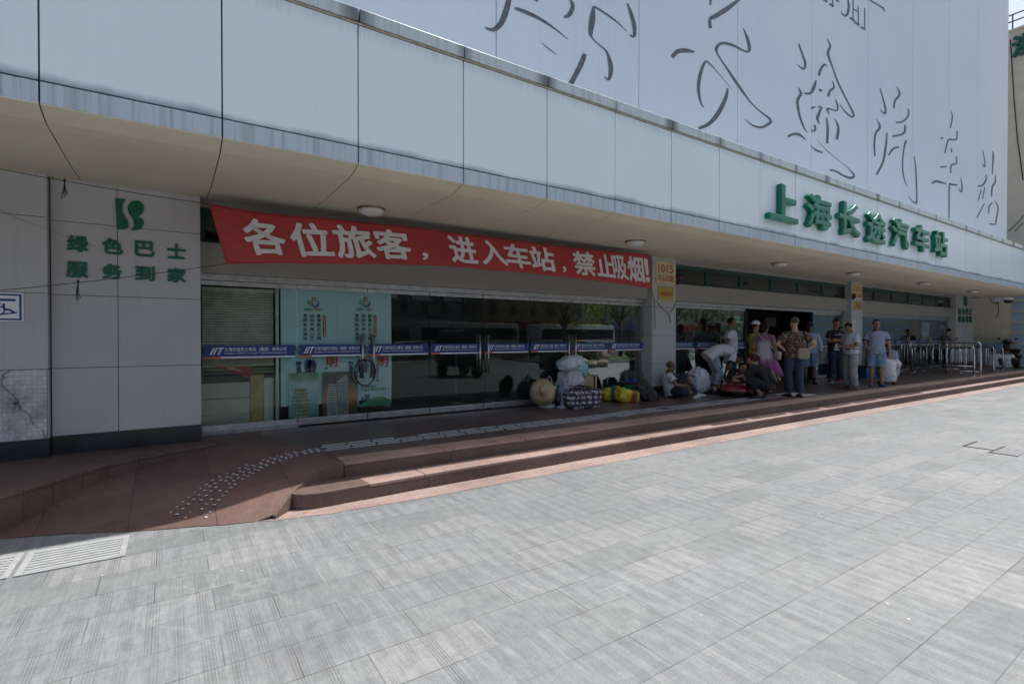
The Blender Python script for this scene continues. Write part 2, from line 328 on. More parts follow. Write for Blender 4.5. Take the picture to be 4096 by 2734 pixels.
# ================================================================ bus station building
def panel_mat(n,col,z0=None,streak=.5,rough=.35,joints=False):
    m,t,p=newmat(n); P=pos(t)
    c=ramp(t,noise(t,.7,P,4),(.3,tuple(k*.94 for k in col)),(.7,col))
    st=noise(t,2.2,pos(t,sc=(7,1,.25)),5,.7); c=mixc(t,ramp(t,st,(.5,0.0),(.85,streak)),c,(.16,.17,.21))
    fine=noise(t,3,pos(t,sc=(22,1,.6)),4,.7); c=mixc(t,ramp(t,fine,(.5,0.0),(.9,streak*.7)),c,(.12,.12,.15))
    if joints:   # black run-off stains spreading from each joint
        sx_=nd(t,"ShaderNodeSeparateXYZ"); t.links.new(nd(t,"ShaderNodeNewGeometry").outputs[0],sx_.inputs[0]); fr=math_(t,'FRACT',math_(t,'DIVIDE',math_(t,'SUBTRACT',sx_.outputs[0],.388),1.198)); e=math_(t,'SUBTRACT',.5,math_(t,'ABSOLUTE',math_(t,'SUBTRACT',fr,.5)))
        e=math_(t,'ADD',e,math_(t,'MULTIPLY',math_(t,'SUBTRACT',noise(t,1.0,pos(t,sc=(.9,1,.3)),2),.5),.5)); c=mixc(t,ramp(t,math_(t,'ADD',e,math_(t,'MULTIPLY',fine,.12)),(.02,.8),(.16,0.0)),c,(.06,.065,.075))
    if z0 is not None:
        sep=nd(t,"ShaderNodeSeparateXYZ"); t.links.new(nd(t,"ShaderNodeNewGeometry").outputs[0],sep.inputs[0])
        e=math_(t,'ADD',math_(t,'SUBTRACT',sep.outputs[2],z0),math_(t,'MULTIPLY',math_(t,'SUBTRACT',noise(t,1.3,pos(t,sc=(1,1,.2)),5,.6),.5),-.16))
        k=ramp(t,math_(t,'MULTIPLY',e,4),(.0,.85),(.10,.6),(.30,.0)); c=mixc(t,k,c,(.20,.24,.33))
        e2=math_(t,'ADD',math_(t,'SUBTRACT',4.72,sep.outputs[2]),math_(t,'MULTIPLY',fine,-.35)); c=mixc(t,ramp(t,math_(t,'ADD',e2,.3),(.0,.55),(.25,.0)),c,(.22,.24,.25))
    t.links.new(c,p.inputs['Base Color']); p.inputs['Roughness'].default_value=rough; p.inputs['Specular IOR Level'].default_value=.4; bump(t,p,noise(t,1.3,pos(t,sc=(1,1,1.4)),2),.10,.06); return m
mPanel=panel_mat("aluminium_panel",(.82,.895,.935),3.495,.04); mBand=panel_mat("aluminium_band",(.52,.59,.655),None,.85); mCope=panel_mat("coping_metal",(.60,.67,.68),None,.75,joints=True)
mDark=M("dark_joint",(.025,.025,.03),.8); mTrim=M("coping_trim",(.36,.33,.24),.5,var=.3,sc=20)
def soffit_mat():
    m,t,p=newmat("soffit_panel"); P=pos(t)
    c=ramp(t,noise(t,.9,P,5),(.3,(.62,.565,.445)),(.7,(.71,.655,.52)))
    c=mixc(t,ramp(t,noise(t,3,pos(t,sc=(1.5,1,1)),6,.75),(.6,0.0),(.85,.35)),c,(.25,.22,.17))
    v=nd(t,"ShaderNodeTexVoronoi"); v.inputs['Scale'].default_value=1.2; t.links.new(P,v.inputs[0]); c=mixc(t,ramp(t,v.outputs[0],(0,.8),(.016,.7),(.026,0.0)),c,(.08,.07,.06))
    t.links.new(c,p.inputs['Base Color']); p.inputs['Roughness'].default_value=.55; return m
mSof=soffit_mat()
def tile_mat(n,col,rough=.22):
    m,t,p=newmat(n); P=pos(t); c=ramp(t,noise(t,1.4,P,4),(.3,tuple(k*.9 for k in col)),(.7,col))
    st=noise(t,2,pos(t,sc=(9,9,.35)),5,.7); c=mixc(t,ramp(t,st,(.55,0.0),(.9,.35)),c,(.22,.19,.16)); sp=noise(t,240,P,1); c=mixc(t,ramp(t,sp,(.6,0.0),(.75,.25)),c,(.3,.3,.3))
    t.links.new(c,p.inputs['Base Color']); p.inputs['Roughness'].default_value=rough; p.inputs['Specular IOR Level'].default_value=.5; return m
mTile=tile_mat("wall_tile",(.50,.49,.50)); mBeam=tile_mat("beam_stone",(.33,.312,.287),.4); mPl=M("black_plinth",(.03,.03,.035),.3,var=.4,sc=4)
mGrn=M("green_frame",(.008,.055,.047),.4,var=.2); mSteel=M("brushed_steel",(.55,.55,.54),.32,1,var=.12,sc=30); mRailM=M("door_rail_steel",(.50,.50,.51),.42,1,var=.2,sc=8)
def glass_mat(n,tint=(.62,.70,.68),k=1.6,rough=0.0,dirt=.02):
    m=bpy.data.materials.new(n); m.use_nodes=True; t=m.node_tree; t.nodes.clear(); o=nd(t,"ShaderNodeOutputMaterial")
    tr=nd(t,"ShaderNodeBsdfTransparent"); tr.inputs[0].default_value=(*tint,1); gl=nd(t,"ShaderNodeBsdfGlossy"); gl.inputs['Roughness'].default_value=rough; gl.inputs[0].default_value=(.9,.95,.97,1)
    fr=nd(t,"ShaderNodeFresnel"); fr.inputs[0].default_value=1.5; f=math_(t,'MULTIPLY',fr.outputs[0],k); mx=nd(t,"ShaderNodeMixShader"); t.links.new(f,mx.inputs[0]); t.links.new(tr.outputs[0],mx.inputs[1]); t.links.new(gl.outputs[0],mx.inputs[2])
    df=nd(t,"ShaderNodeBsdfDiffuse"); df.inputs[0].default_value=(.5,.5,.48,1); mx2=nd(t,"ShaderNodeMixShader"); t.links.new(ramp(t,noise(t,3,pos(t,sc=(1,1,.6)),6,.75),(.5,dirt*.3),(.8,dirt*2.2)),mx2.inputs[0]); t.links.new(mx.outputs[0],mx2.inputs[1]); t.links.new(df.outputs[0],mx2.inputs[2]); t.links.new(mx2.outputs[0],o.inputs[0]); return m
mGlass=glass_mat("door_glass",(.89,.92,.90),.52,0,.012); mTrGlass=glass_mat("transom_glass",(.30,.33,.34),1.2,.02,.05)
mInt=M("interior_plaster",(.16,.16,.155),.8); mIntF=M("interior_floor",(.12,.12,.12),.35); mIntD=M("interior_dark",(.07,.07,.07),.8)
FW=5.17
bs=thing("bus_station","long grey bus station front with panelled canopy, stone pillars and glass doors","building",(0,0,0))
U0,DU=.388,1.198
js=[U0+DU*n for n in range(-9,25)]; js=[j for j in js if -9.2<j<29]+[29.68]
fp,bd,cp,tm=MB(),MB(),MB(),MB(); sf=MB(); lip=MB()
for a,b in zip(js,js[1:]):
    g=.0065; jt=random.uniform(-.002,.002)
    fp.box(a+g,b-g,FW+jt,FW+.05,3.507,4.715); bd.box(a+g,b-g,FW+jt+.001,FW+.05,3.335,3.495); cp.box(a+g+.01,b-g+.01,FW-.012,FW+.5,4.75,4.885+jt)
    tm.box(a+.001,b-.001,FW-.004,FW+.05,4.722,4.742)
    # soffit: front lip, then a shallow cove up to the wall
    pr=[(5.175,3.325),(5.40,3.272),(5.55,3.262),(5.56,3.270),(6.2,3.262),(6.8,3.272),(7.3,3.30),(7.6,3.34),(7.95,3.42)]
    for (y0,z0),(y1,z1),i in zip(pr,pr[1:],range(9)):
        gg=.005
        sf.add([(a+gg,y0,z0),(b-gg,y0,z0),(b-gg,y1,z1),(a+gg,y1,z1),(a+gg,y0,z0+.02),(b-gg,y0,z0+.02),(b-gg,y1,z1+.02),(a+gg,y1,z1+.02)],[(0,1,2,3),(4,7,6,5),(0,4,5,1),(0,3,7,4),(1,5,6,2)])
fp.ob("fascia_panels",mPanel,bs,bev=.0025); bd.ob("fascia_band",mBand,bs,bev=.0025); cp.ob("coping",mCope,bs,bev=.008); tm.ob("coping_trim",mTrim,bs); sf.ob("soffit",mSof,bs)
MB().box(-9.3,29.66,FW+.045,FW+.09,3.33,4.8).box(-9.3,29.66,5.2,8.0,3.445,3.6).box(-9.3,29.66,5.22,8.0,4.5,4.84).box(29.6,29.66,5.22,7.9,3.3,4.85).box(-9.3,-9.25,5.22,7.9,3.3,4.85).ob("canopy_frame",M("joint_sealant",(.055,.06,.068),.8,var=.3,sc=3),bs)
MB().box(-9.3,29.68,7.97,8.3,3.3,4.5).ob("upper_wall",mBeam,bs)
def tiled(name,x0,x1,y,zs,xs,skip=(),ret=.35,sidewalls=True):
    """stone-clad pillar: tiles with open joints on a dark core, black plinth"""
    o=MB().box(x0+.012,x1-.012,y+.012,y+ret+.3,PZ,3.46).ob(name,M("joint_brown",(.10,.075,.06),.8) if "joint_brown" not in bpy.data.materials else bpy.data.materials["joint_brown"],bs)
    tb=MB(); g=.003
    for i,(za,zb) in enumerate(zip(zs,zs[1:])):
        for j,(xa,xb) in enumerate(zip(xs,xs[1:])):
            if (i,j) in skip: continue
            tb.box(xa+g*(j>0),xb-g*(j<len(xs)-2),y+random.uniform(-.0015,.0015),y+.02,za+g,zb-g)
        if sidewalls:
            tb.box(x0,x0+.02,y+.021,y+ret,za+g,zb-g); tb.box(x1-.02,x1,y+.021,y+ret,za+g,zb-g)
    tb.ob("tiles",mTile,o,bev=.002)
    MB().box(x0-.004,x1+.004,y-.008,y+ret,PZ-.02,PZ+.205).ob("plinth",mPl,o,bev=.004)
    return o
zs=[.5,1.24,2.045,2.85,3.45]
lp=tiled("pillar",-9.1,-1.085,7.27,zs,[-9.1,-7.0,-5.7,-4.4,-3.15,-2.3,-1.085],skip=((0,5),(0,4)))
tiled("pillar",-1.075,.312,7.40,zs,[-1.075,-.5,.312],ret=.4)
for a,b in ((8.69,9.47),(17.99,18.75)): tiled("pillar",a,b,7.55,[.5,1.0,1.62,2.24,2.85,3.45],[a,b])
tiled("pillar",27.42,29.67,7.55,zs,[27.42,28.5,29.67])
def mortar_mat():
    m,t,p=newmat("bare_mortar"); P=pos(t)
    c=ramp(t,noise(t,3.5,P,7,.75),(.30,(.07,.072,.072)),(.40,(.34,.35,.35)),(.55,(.58,.59,.59)),(.75,(.74,.75,.75)))
    b=nd(t,"ShaderNodeTexBrick"); b.offset=.1; mp=nd(t,"ShaderNodeMapping"); mp.inputs[2].default_value=(R(90),0,0); t.links.new(P,mp.inputs[0]); t.links.new(mp.outputs[0],b.inputs[0]); setv(b,Scale=1,**{'Mortar Size':.004,'Brick Width':.045,'Row Height':.045}); b.inputs[1].default_value=(.9,.9,.9,1); b.inputs[2].default_value=(1.1,1.1,1.1,1); b.inputs[3].default_value=(.82,.82,.82,1)
    c=mixc(t,1,c,b.outputs[0],'MULTIPLY')
    v=nd(t,"ShaderNodeTexVoronoi",feature='DISTANCE_TO_EDGE'); v.inputs['Scale'].default_value=.9; t.links.new(mixc(t,.12,P,nd(t,"ShaderNodeTexNoise").outputs[1]),v.inputs[0]); c=mixc(t,ramp(t,v.outputs[0],(0,.8),(.002,.6),(.005,0.0)),c,(.02,.02,.02))
    t.links.new(c,p.inputs['Base Color']); p.inputs['Roughness'].default_value=.9; bump(t,p,noise(t,14,P,6,.7),.8,.02); return m
MB().box(-3.14,-1.10,7.279,7.295,.505,1.235).ob("broken_render",mortar_mat(),lp)
bays=[(.312,8.69),(9.47,17.99),(18.75,27.42)]
for bi,(a,b) in enumerate(bays):
    MB().box(a+.002,b-.002,7.65,8.1,2.41,2.80).ob("beam",mBeam,bs,bev=.006); MB().box(a+.002,b-.002,7.655,8.0,3.245,3.50).ob("lintel",mBeam,bs,bev=.006)
    MB().box(a+.002,b-.002,7.74,7.95,2.33,2.409).ob("door_header",mRailM,bs,bev=.004)
    n=6; wd=(b-a)/n
    for i in range(n):
        x0=a+i*wd; f=MB().box(x0+.003,x0+wd-.003,7.74,7.80,3.17,3.244).box(x0+.003,x0+wd-.003,7.74,7.80,2.802,2.85).box(x0+.003,x0+.07,7.742,7.80,2.85,3.17).box(x0+wd-.07,x0+wd-.003,7.742,7.80,2.85,3.17).ob("transom_window",mGrn,bs,bev=.004)
        MB().box(x0+.07,x0+wd-.07,7.765,7.775,2.85,3.17).ob("pane",mTrGlass,f)
mBlue=M("band_blue",(.012,.045,.22),.35,var=.08); mOr=M("band_orange",(.75,.16,.05),.4); mWh=M("band_white",(.75,.76,.78),.4,var=.05); mBGr=M("band_green",(.01,.09,.075),.4)
def addtext(mb,body,x0,x1,z0,z1,y,off=0,mat=0):
    me=text_mesh(body,0,off); xs=[v.co.x for v in me.vertices]; ys=[v.co.y for v in me.vertices]; ax,bx,ay,by=min(xs),max(xs),min(ys),max(ys)
    c=mb.cur; mb.cur=mat
    mb.add([(x0+(v.co.x-ax)/(bx-ax)*(x1-x0),y-v.co.z*.5,z0+(v.co.y-ay)/(by-ay)*(z1-z0)) for v in me.vertices],[tuple(p.vertices) for p in me.polygons]); mb.cur=c
def band_mesh():
    """the blue company strip on a 1.02 m leaf, origin at its left bottom"""
    m=MB(); y=0
    m.cur=0; m.add([(0.03,y,.045),(.0,y,.085),(.035,y,.12),(.02,y,.195),(.985,y,.195),(1.02,y,.15),(.99,y,.105),(1.0,y,.045)],[tuple(range(8))])
    m.cur=1; m.add([(.03,y,.022),(.21,y,.022),(.19,y,.045),(.03,y,.045)],[(0,1,2,3)]); m.cur=2; m.add([(.21,y,.022),(1.0,y,.022),(1.0,y,.045),(.19,y,.045)],[(0,1,2,3)])
    # slanted emblem bars
    for i,(x,h) in enumerate(((.088,.0),(.118,.0),(.165,.0))):
        m.cur=2; m.add([(x,y-.002,.072),(x+.018,y-.002,.072),(x+.055,y-.002,.165),(x+.037,y-.002,.165)],[(0,1,2,3)])
    m.add([(.172,y-.0025,.151),(.232,y-.0025,.151),(.238,y-.0025,.166),(.178,y-.0025,.166)],[(0,1,2,3)])
    addtext(m,"上海交运巴士客运（集团）有限公司",.235,.90,.115,.168,y-.002,.012,2); addtext(m,"Shanghai J.Y.Ba-Shi Passenger Transport(Group)co.,Ltd.",.235,.905,.076,.102,y-.002,.012,2)
    return m.mesh("company_band",[mBlue,mOr,mWh],fix=False)
bandme=band_mesh(); YD=7.80
def leaf(a,b,hinge=None,glass=True,name="door"):
    o=MB().box(a+.006,b-.006,YD-.005,YD+.005,PZ+.1,2.28).ob(name,mGlass,bs)
    MB().box(a+.006,b-.006,YD-.02,YD+.02,PZ+.02,PZ+.115).ob("bottom_rail",mRailM,o,bev=.004); MB().box(a+.006,b-.006,YD-.018,YD+.018,2.265,2.326).ob("top_rail",mRailM,o,bev=.004)
    if hinge is not None:
        h=a+.12 if hinge>0 else b-.12; MB().box(h-.05,h+.05,YD-.024,YD+.024,PZ+.004,PZ+.03).ob("pivot",mDark,o)
    bo=link("company_band",bandme,o,(a+.004,YD-.009,1.275)); bo.scale=((b-a-.008)/1.02,1,1)
    if hinge:
        hx=a+.085 if hinge>0 else b-.085
        for s in (-1,1):
            hb=MB().tube([(hx,YD+s*.055,.95),(hx,YD+s*.055,1.62)],.016,10)
            for z in (1.06,1.51): hb.tube([(hx,YD+s*.006,z),(hx,YD+s*.055,z)],.008,8)
            hb.ob("handle",mSteel,o,smooth=True)
    return o
# first bay
def fixed(a,b): return leaf(a,b,None,name="fixed_window")
f0=fixed(.318,1.505); MB().box(.33,1.5,7.70,7.775,PZ,PZ+.07).ob("sill",mRailM,f0,bev=.004)
xs=[1.505,2.52,3.555,4.58,5.59,6.60,7.62]
for i,(a,b) in enumerate(zip(xs,xs[1:])): leaf(a,b,-1 if i%2==0 else 1)
fixed(7.62,8.686)
# second bay: the middle leaves stand open
xs=[9.474,10.49,11.53,12.56]; fixed(*xs[:2]); leaf(xs[1],xs[2],-1); leaf(xs[2],xs[3],1)
fixed(16.05,17.0); fixed(17.0,17.985)
for x in (12.58,16.02): MB().box(x-.03,x+.03,YD-.03,YD+.05,PZ,2.33).ob("door_post",mDark,bs,bev=.004)
xs=[18.755+i*1.083 for i in range(9)]
for i,(a,b) in enumerate(zip(xs,xs[1:])):
    if i in (0,7): fixed(a,b)
    else: leaf(a,b,-1 if i%2==1 else 1)
MB().box(1.235,1.275,7.86,7.93,PZ,2.33).ob("window_post",mRailM,f0,bev=.004)
# interior hall
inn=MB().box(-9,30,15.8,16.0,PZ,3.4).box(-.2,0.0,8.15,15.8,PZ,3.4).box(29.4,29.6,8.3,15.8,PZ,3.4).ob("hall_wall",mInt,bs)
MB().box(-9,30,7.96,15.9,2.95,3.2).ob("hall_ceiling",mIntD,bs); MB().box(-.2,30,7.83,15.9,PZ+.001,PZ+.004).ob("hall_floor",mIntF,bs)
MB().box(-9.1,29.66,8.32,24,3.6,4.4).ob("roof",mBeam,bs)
# ================================================================ billboard, side building
def fabric_mat():
    m,t,p=newmat("billboard_fabric"); P=pos(t)
    c=ramp(t,noise(t,.25,P,4),(.3,(.69,.75,.855)),(.7,(.75,.805,.90))); st=noise(t,1.5,pos(t,sc=(8,1,.12)),5,.7); c=mixc(t,ramp(t,st,(.5,0.0),(.95,.22)),c,(.36,.39,.46))
    t.links.new(c,p.inputs['Base Color']); p.inputs['Roughness'].default_value=.55; bump(t,p,noise(t,.8,P,3),.12,.05); return m
BW=6.15
bb=thing("billboard","tall white fabric billboard with brush calligraphy above the station canopy","billboard",(8,BW,4.5))
def rel(o,loc): o.location=(-Vector(loc)); return o
bbl=(8,BW,4.5); mFab=fabric_mat()
seams=[aw(x,300,BW).x for x in (1984.8,2555.7,2950,3246.7,3472.5,3650.8,3795,3914,4015)]
d=(seams[-1]-seams[0])/8; seams=[seams[0]-d*k for k in range(6,0,-1)]+seams
edges=seams+[28.12]
fb=MB()
for a,b in zip(edges,edges[1:]): fb.box(a+.008,b-.008,BW,BW+.03,4.6,19)
rel(fb.ob("fabric_panel",mFab,bb),bbl); rel(MB().box(edges[0],28.09,BW+.035,BW+.35,4.6,18.9).ob("frame",M("billboard_frame",(.35,.37,.40),.6),bb),bbl)
s1=lambda x,y:(1800+x*.596,y*.596); s2=lambda x,y:(2700+x*.5943,y*.5943)
ST1=[[(400,-20,30),(375,80,36),(340,160,34),(290,200,24),(235,185,6)],[(435,55,14),(500,78,22),(600,125,18),(700,190,10),(795,267,2)],[(560,-10,10),(590,10,14)],[(800,-10,8),(825,40,22),(800,100,26),(765,115,10)],[(615,285,2),(660,325,6),(718,368,2)],
[(965,42,14),(955,130,36),(945,220,26),(955,255,8),(1000,300,7),(1050,345,10),(1075,420,26),(1080,480,26),(1065,535,14),(1035,512,3)],[(970,45,10),(1050,95,10),(1130,155,7),(1185,212,2)],[(1190,22,8),(1215,90,20),(1238,180,24),(1235,245,16),(1205,232,3)],[(905,362,26),(880,430,32),(840,510,30),(795,590,34)],
[(1490,385,22),(1530,345,26),(1590,340,24),(1642,350,8)],[(1750,-10,18),(1748,35,8)],[(1945,-5,14),(1860,60,28),(1780,110,26),(1745,130,18),(1748,190,22)],[(1970,192,5),(2000,270,18),(2010,335,18),(1980,345,10),(1900,305,14),(1830,290,16),(1790,320,18),(1800,370,8),(1860,460,10),(1940,580,14),(2040,710,6),(2148,800,12),(2140,830,16),(2090,855,12),(2030,840,8),(1985,802,2)],
[(1900,610,1),(1810,500,3),(1740,425,8),(1710,420,14),(1680,500,20),(1668,600,18),(1685,690,10),(1707,722,2)],[(1865,592,8),(1850,660,22),(1800,760,26),(1740,830,22),(1670,862,16)]]
ST2=[[(833,298,10),(860,370,10),(878,430,14),(865,465,12),(822,432,2)],[(1025,258,2),(1045,310,12),(1030,360,16),(1060,450,8),(1100,560,10),(1160,680,8),(1203,770,12),(1185,785,10),(1140,745,6),(1108,700,2)],[(1025,450,3),(1005,435,12),(980,470,16),(968,510,14)],[(950,540,8),(935,590,20),(910,628,14),(870,628,8)],[(968,605,14),(992,612,12)],[(1062,545,4),(1070,590,12),(1045,610,14),(1032,650,14)],[(828,588,2),(848,630,16),(825,680,16),(840,780,12),(870,860,8),(892,892,2)],[(920,730,16),(948,716,4)],[(965,718,8),(985,725,12),(975,750,14),(960,790,18),(962,810,12),(975,835,3)],[(1080,668,4),(1095,710,10),(1090,745,8),(1050,735,8),(1025,735,12),(1040,772,3)],[(1020,790,6),(1028,860,14),(1025,965,14)],[(1075,798,2),(1100,860,14),(1090,940,16)],[(940,840,10),(945,870,12),(930,885,8),(915,868,3)],[(758,920,12),(800,902,14),(840,908,14),(885,945,2)],[(912,980,2),(950,1010,10),(995,1028,8)],[(960,945,1),(1030,1020,3),(1150,1115,2),(1205,1180,12),(1180,1197,14),(1130,1180,10),(1090,1155,10),(1042,1142,8)],[(1380,592,6),(1405,680,8),(1418,740,12),(1410,765,10),(1380,738,2)],[(1492,580,2),(1512,635,14),(1480,680,12),(1474,730,8)],[(1570,732,8),(1570,780,10),(1530,820,10),(1486,824,8)],[(1548,840,8),(1545,890,14),(1510,910,10),(1465,916,12)],[(1357,802,2),(1380,855,14),(1350,900,12),(1342,980,10),(1347,1050,8)],[(1428,892,6),(1420,980,12),(1400,1090,12),(1357,1175,12)],[(1437,1045,8),(1470,1000,12),(1510,990,8)],[(1555,945,12),(1540,1010,8),(1532,1120,8),(1545,1210,6),(1567,1258,2)],[(1610,1052,4),(1622,1150,8),(1628,1350,8),(1618,1364,7),(1595,1350,5),(1565,1312,1)],[(1858,745,2),(1867,790,8),(1853,862,8)],[(1788,932,10),(1806,930,8)],[(1898,880,8),(1898,930,8),(1885,940,9),(1845,940,10),(1833,960,8),(1817,1030,8)],[(1860,998,6),(1862,1028,8)],[(1892,1050,6),(1893,1100,8),(1860,1112,10),(1857,1165,6)],[(1785,1125,8),(1828,1120,8)],[(1728,1235,10),(1760,1220,14),(1825,1238,8)],[(1845,1475,6),(1847,1252,8),(1860,1242,10),(1900,1245,10)],[(1922,1192,2),(1932,1250,8),(1928,1292,8),(1905,1262,1)],[(2070,1008,4),(2085,1080,6),(2085,1122,8),(2062,1100,2)],[(2135,1015,3),(2142,1050,10),(2135,1175,6)],[(2093,1172,4),(2093,1210,10),(2068,1248,10),(2037,1252,8)],[(2157,1172,3),(2155,1225,10),(2135,1260,10),(2132,1325,6)],[(2062,1275,6),(2042,1350,6)],[(2085,1258,6),(2070,1340,6)],[(2082,1370,6),(2033,1465,8)],[(2137,1362,6),(2115,1390,8),(2112,1435,5)],[(2148,1345,2),(2175,1395,8),(2162,1480,8),(2155,1508,8),(2115,1505,8)],
[(1277,55,6),(1277,190,6)],[(1250,182,12),(1282,198,12)],[(1234,40,6),(1234,165,6)],[(1208,150,12),(1243,170,12)],[(1199,-5,6),(1199,130,6)],[(1178,120,12),(1210,144,12)],[(1199,62,6),(1234,80,6)],[(1165,-5,8),(1170,55,14),(1155,105,14),(1125,95,6),(1120,75,2)],[(1040,25,12),(1070,45,12)],[(1062,-5,6),(1062,40,6)],[(1082,2,8),(1106,14,10)],[(1000,-2,10),(1026,14,12)],[(1310,0,7),(1405,58,10)],[(1405,58,7),(1408,80,6)]]
mInk=M("calligraphy_ink",(.10,.112,.145),.6,var=.45,sc=14)
for ST,fn_s,groups in ((ST1,s1,((0,9),(9,15))),(ST2,s2,((0,16),(16,25),(25,34),(34,43),(43,99)))):
    for i0,i1 in groups:
        cal=MB(); strokes_mb(cal,[[(x,y,w_*1.12+.6) for x,y,w_ in q] for q in ST[i0:i1]],lambda x,y,f=fn_s: aw(*f(x,y),BW-.004)); rel(cal.ob("calligraphy",mInk,bb,fix=False),bbl)
mTan=M("tan_render",(.58,.52,.42),.85,var=.08,sc=2,bmp=.2); 
def cream_mat():
    m,t,p=newmat("cream_render"); P=pos(t); c=ramp(t,noise(t,1.2,P,5),(.3,(.62,.54,.38)),(.7,(.72,.64,.47)))
    sep=nd(t,"ShaderNodeSeparateXYZ"); t.links.new(nd(t,"ShaderNodeNewGeometry").outputs[0],sep.inputs[0])
    e=math_(t,'ADD',sep.outputs[2],math_(t,'MULTIPLY',noise(t,5,pos(t,sc=(1,1,.25)),5,.7),-1.3)); c=mixc(t,ramp(t,e,(.55,0.0),(.9,.5),(1.35,.0)),c,(.33,.29,.23)); t.links.new(c,p.inputs['Base Color']); p.inputs['Roughness'].default_value=.85; return m
mCream=cream_mat(); mDado=M("blue_dado",(.30,.40,.52),.7,var=.1); mShut=M("shutter_panel",(.36,.47,.55),.5,var=.06)
UB=31.0
sb=thing("side_building","tan rendered building beyond the station with cream base, pale blue shutter and green sign letter","building",(UB,7,0))
sl_=(UB,7,0)
def sbo(mb,n,m,p=None,**k):
    o=mb.ob(n,m,p or sb,**k); return rel(o,sl_) if p is None else o
wl=sbo(MB().box(UB,46,5.6,30,-.1,15.05).box(UB-.04,46,5.56,30.04,15.05,15.16),"wall",mTan)
sbo(MB().box(UB,40,-3,5.59,-.1,5.2).box(UB-.06,40.05,-3.06,5.585,5.2,5.35),"annexe",mCream)
z=.9
while z<5: sbo(MB().box(UB-.05,UB-.002,-2.6,5.3,z,z+.38),"annexe_shutter",mShut); z+=.48
sbo(MB().box(UB-.02,UB+.1,6.62,14,1.34,3.9),"cream_wall",mCream); sbo(MB().box(UB-.022,UB+.1,6.62,14,-.1,1.338),"dado",mDado)
sh=sbo(MB().box(UB-.015,UB+.1,5.62,6.60,-.05,4.0),"shutter",mShut)
z=.33
while z<3.9: MB().box(UB-.045,UB+.05,5.615,6.605,z-.042,z+.042).ob("slat",M("slat_cream",(.60,.53,.36),.6) if z<.4 else bpy.data.materials["slat_cream"],sh); z+=.478
rb=MB().tube([(UB+.1,y,15.55) for y in (5.6,20)],.03,6).tube([(UB+.1,y,15.85) for y in (5.6,20)],.03,6)
for k in range(14): rb.tube([(UB+.1,5.62+k*1.05,15.1),(UB+.1,5.62+k*1.05,15.87)],.025,6)
sbo(rb,"roof_railing",mDark)
wr=MB(); wr.tube([au(x,y,UB-.02) for x,y in ((4041,160),(4050,300),(4056,400),(4070,560),(4084,660),(4092,720))],.018,5); wr.tube([au(x,y,UB-.02) for x,y in ((4095,860),(4070,890),(4035,925))],.012,5); wr.tube([au(x,y,UB-.02) for x,y in ((4096,890),(4075,905),(4060,925))],.01,5)
sbo(wr,"cable",mDark)
mSign=M("sign_green",(.0,.165,.095),.32,var=.3,sc=3,coat=.12,spec=.35); mSignD=M("sign_green_dark",(.0,.085,.07),.35)
me=text_mesh("浙",.06,.02,.01).copy(); me.materials.append(mSignD)
for v in me.vertices: a,b,c=v.co; v.co=(UB-.07-c, 6.66-a*.95, 13.95+b*.95)
sgl=tag(link("sign_letter",me),"dark green raised character high on the tan side building","sign letter")
# ================================================================ main sign letters on the canopy
cells=((8.91,10.05,3.71,4.39,"上"),(10.22,11.38,3.72,4.39,"海"),(11.51,12.70,3.72,4.43,"长"),(12.81,14.04,3.69,4.39,"途"),(14.13,15.38,3.72,4.42,"汽"),(15.48,16.71,3.76,4.43,"车"),(16.77,18.08,3.76,4.43,"站"))
desc=("widest-spaced flat-based first","three-drop water second","long-tailed third","sweeping-foot fourth","hooked fifth","vertical-stemmed sixth","two-part last")
for (a,b,z0,z1,ch),dn in zip(cells,desc):
    b2=a+.99; o=fit_text(ch,"sign_letter",mSign,a,b2,z0,z1,5.115,None,ext=.032,off=.020,bev=.018)
    tag(o,f"{dn} green raised character of the station name on the canopy","sign letter","raised green characters of the station name")
    for p in o.data.polygons: p.use_smooth=False
# ================================================================ things fixed to the walls
mGL=M("green_letter",(.0,.115,.06),.5,var=.3,sc=30)
def logo(fn):
    m=MB(); A1=[(905,380),(985,385),(968,415),(960,450),(965,490),(985,530),(1005,560),(1010,592),(1000,612),(980,622),(945,622),(915,618)]
    B1=[(1000,455),(1010,425),(1035,402),(1065,396),(1098,405),(1122,430),(1130,460),(1122,490),(1100,510),(1070,516),(1105,532),(1125,555),(1128,585),(1112,612),(1085,626),(1050,630),(1025,627),(1042,612),(1050,590),(1048,560),(1035,530),(1012,500)]
    for P in (A1,B1): m.prism([fn(x,y) for x,y in P],(0,-.015,0))
    return m
f1=lambda x,y: aw(x*1100/2156,600+y*1100/2156,7.399)
tag(logo(f1).ob("wall_logo",mGL),"green two-lobed emblem above the characters on the wide left pillar","logo")
rows=(("绿色巴士",((-.94,-.76),(-.64,-.45),(-.34,-.15),(-.03,.16)),2.525,2.705),("服务到家",((-.95,-.76),(-.64,-.46),(-.34,-.15),(-.03,.16)),2.24,2.415))
wn={"绿":"thread-radical","色":"boxed colour","巴":"hook-footed","士":"cross-shaped","服":"twin-column","务":"slanted","到":"blade-sided","家":"roofed and worn"}
for tx,xs_,z0,z1 in rows:
    for ch,(a,b) in zip(tx,xs_):
        tag(fit_text(ch,"wall_letter",mGL,a,b,z0,z1,7.39,ext=.009,off=.035),f"{wn[ch]} dark green wall character in the {'upper' if z0>2.4 else 'lower'} row on the wide left pillar","wall letter","green characters on the wide left pillar")
f2=lambda x,y: aw(3300+(1635+(x-905)/225*42)*.3389,950+(670+(y-380)/250*135)*.3389,7.549)
tag(logo(f2).ob("wall_logo",mGL),"green emblem on the pillar at the far right end of the station","logo")
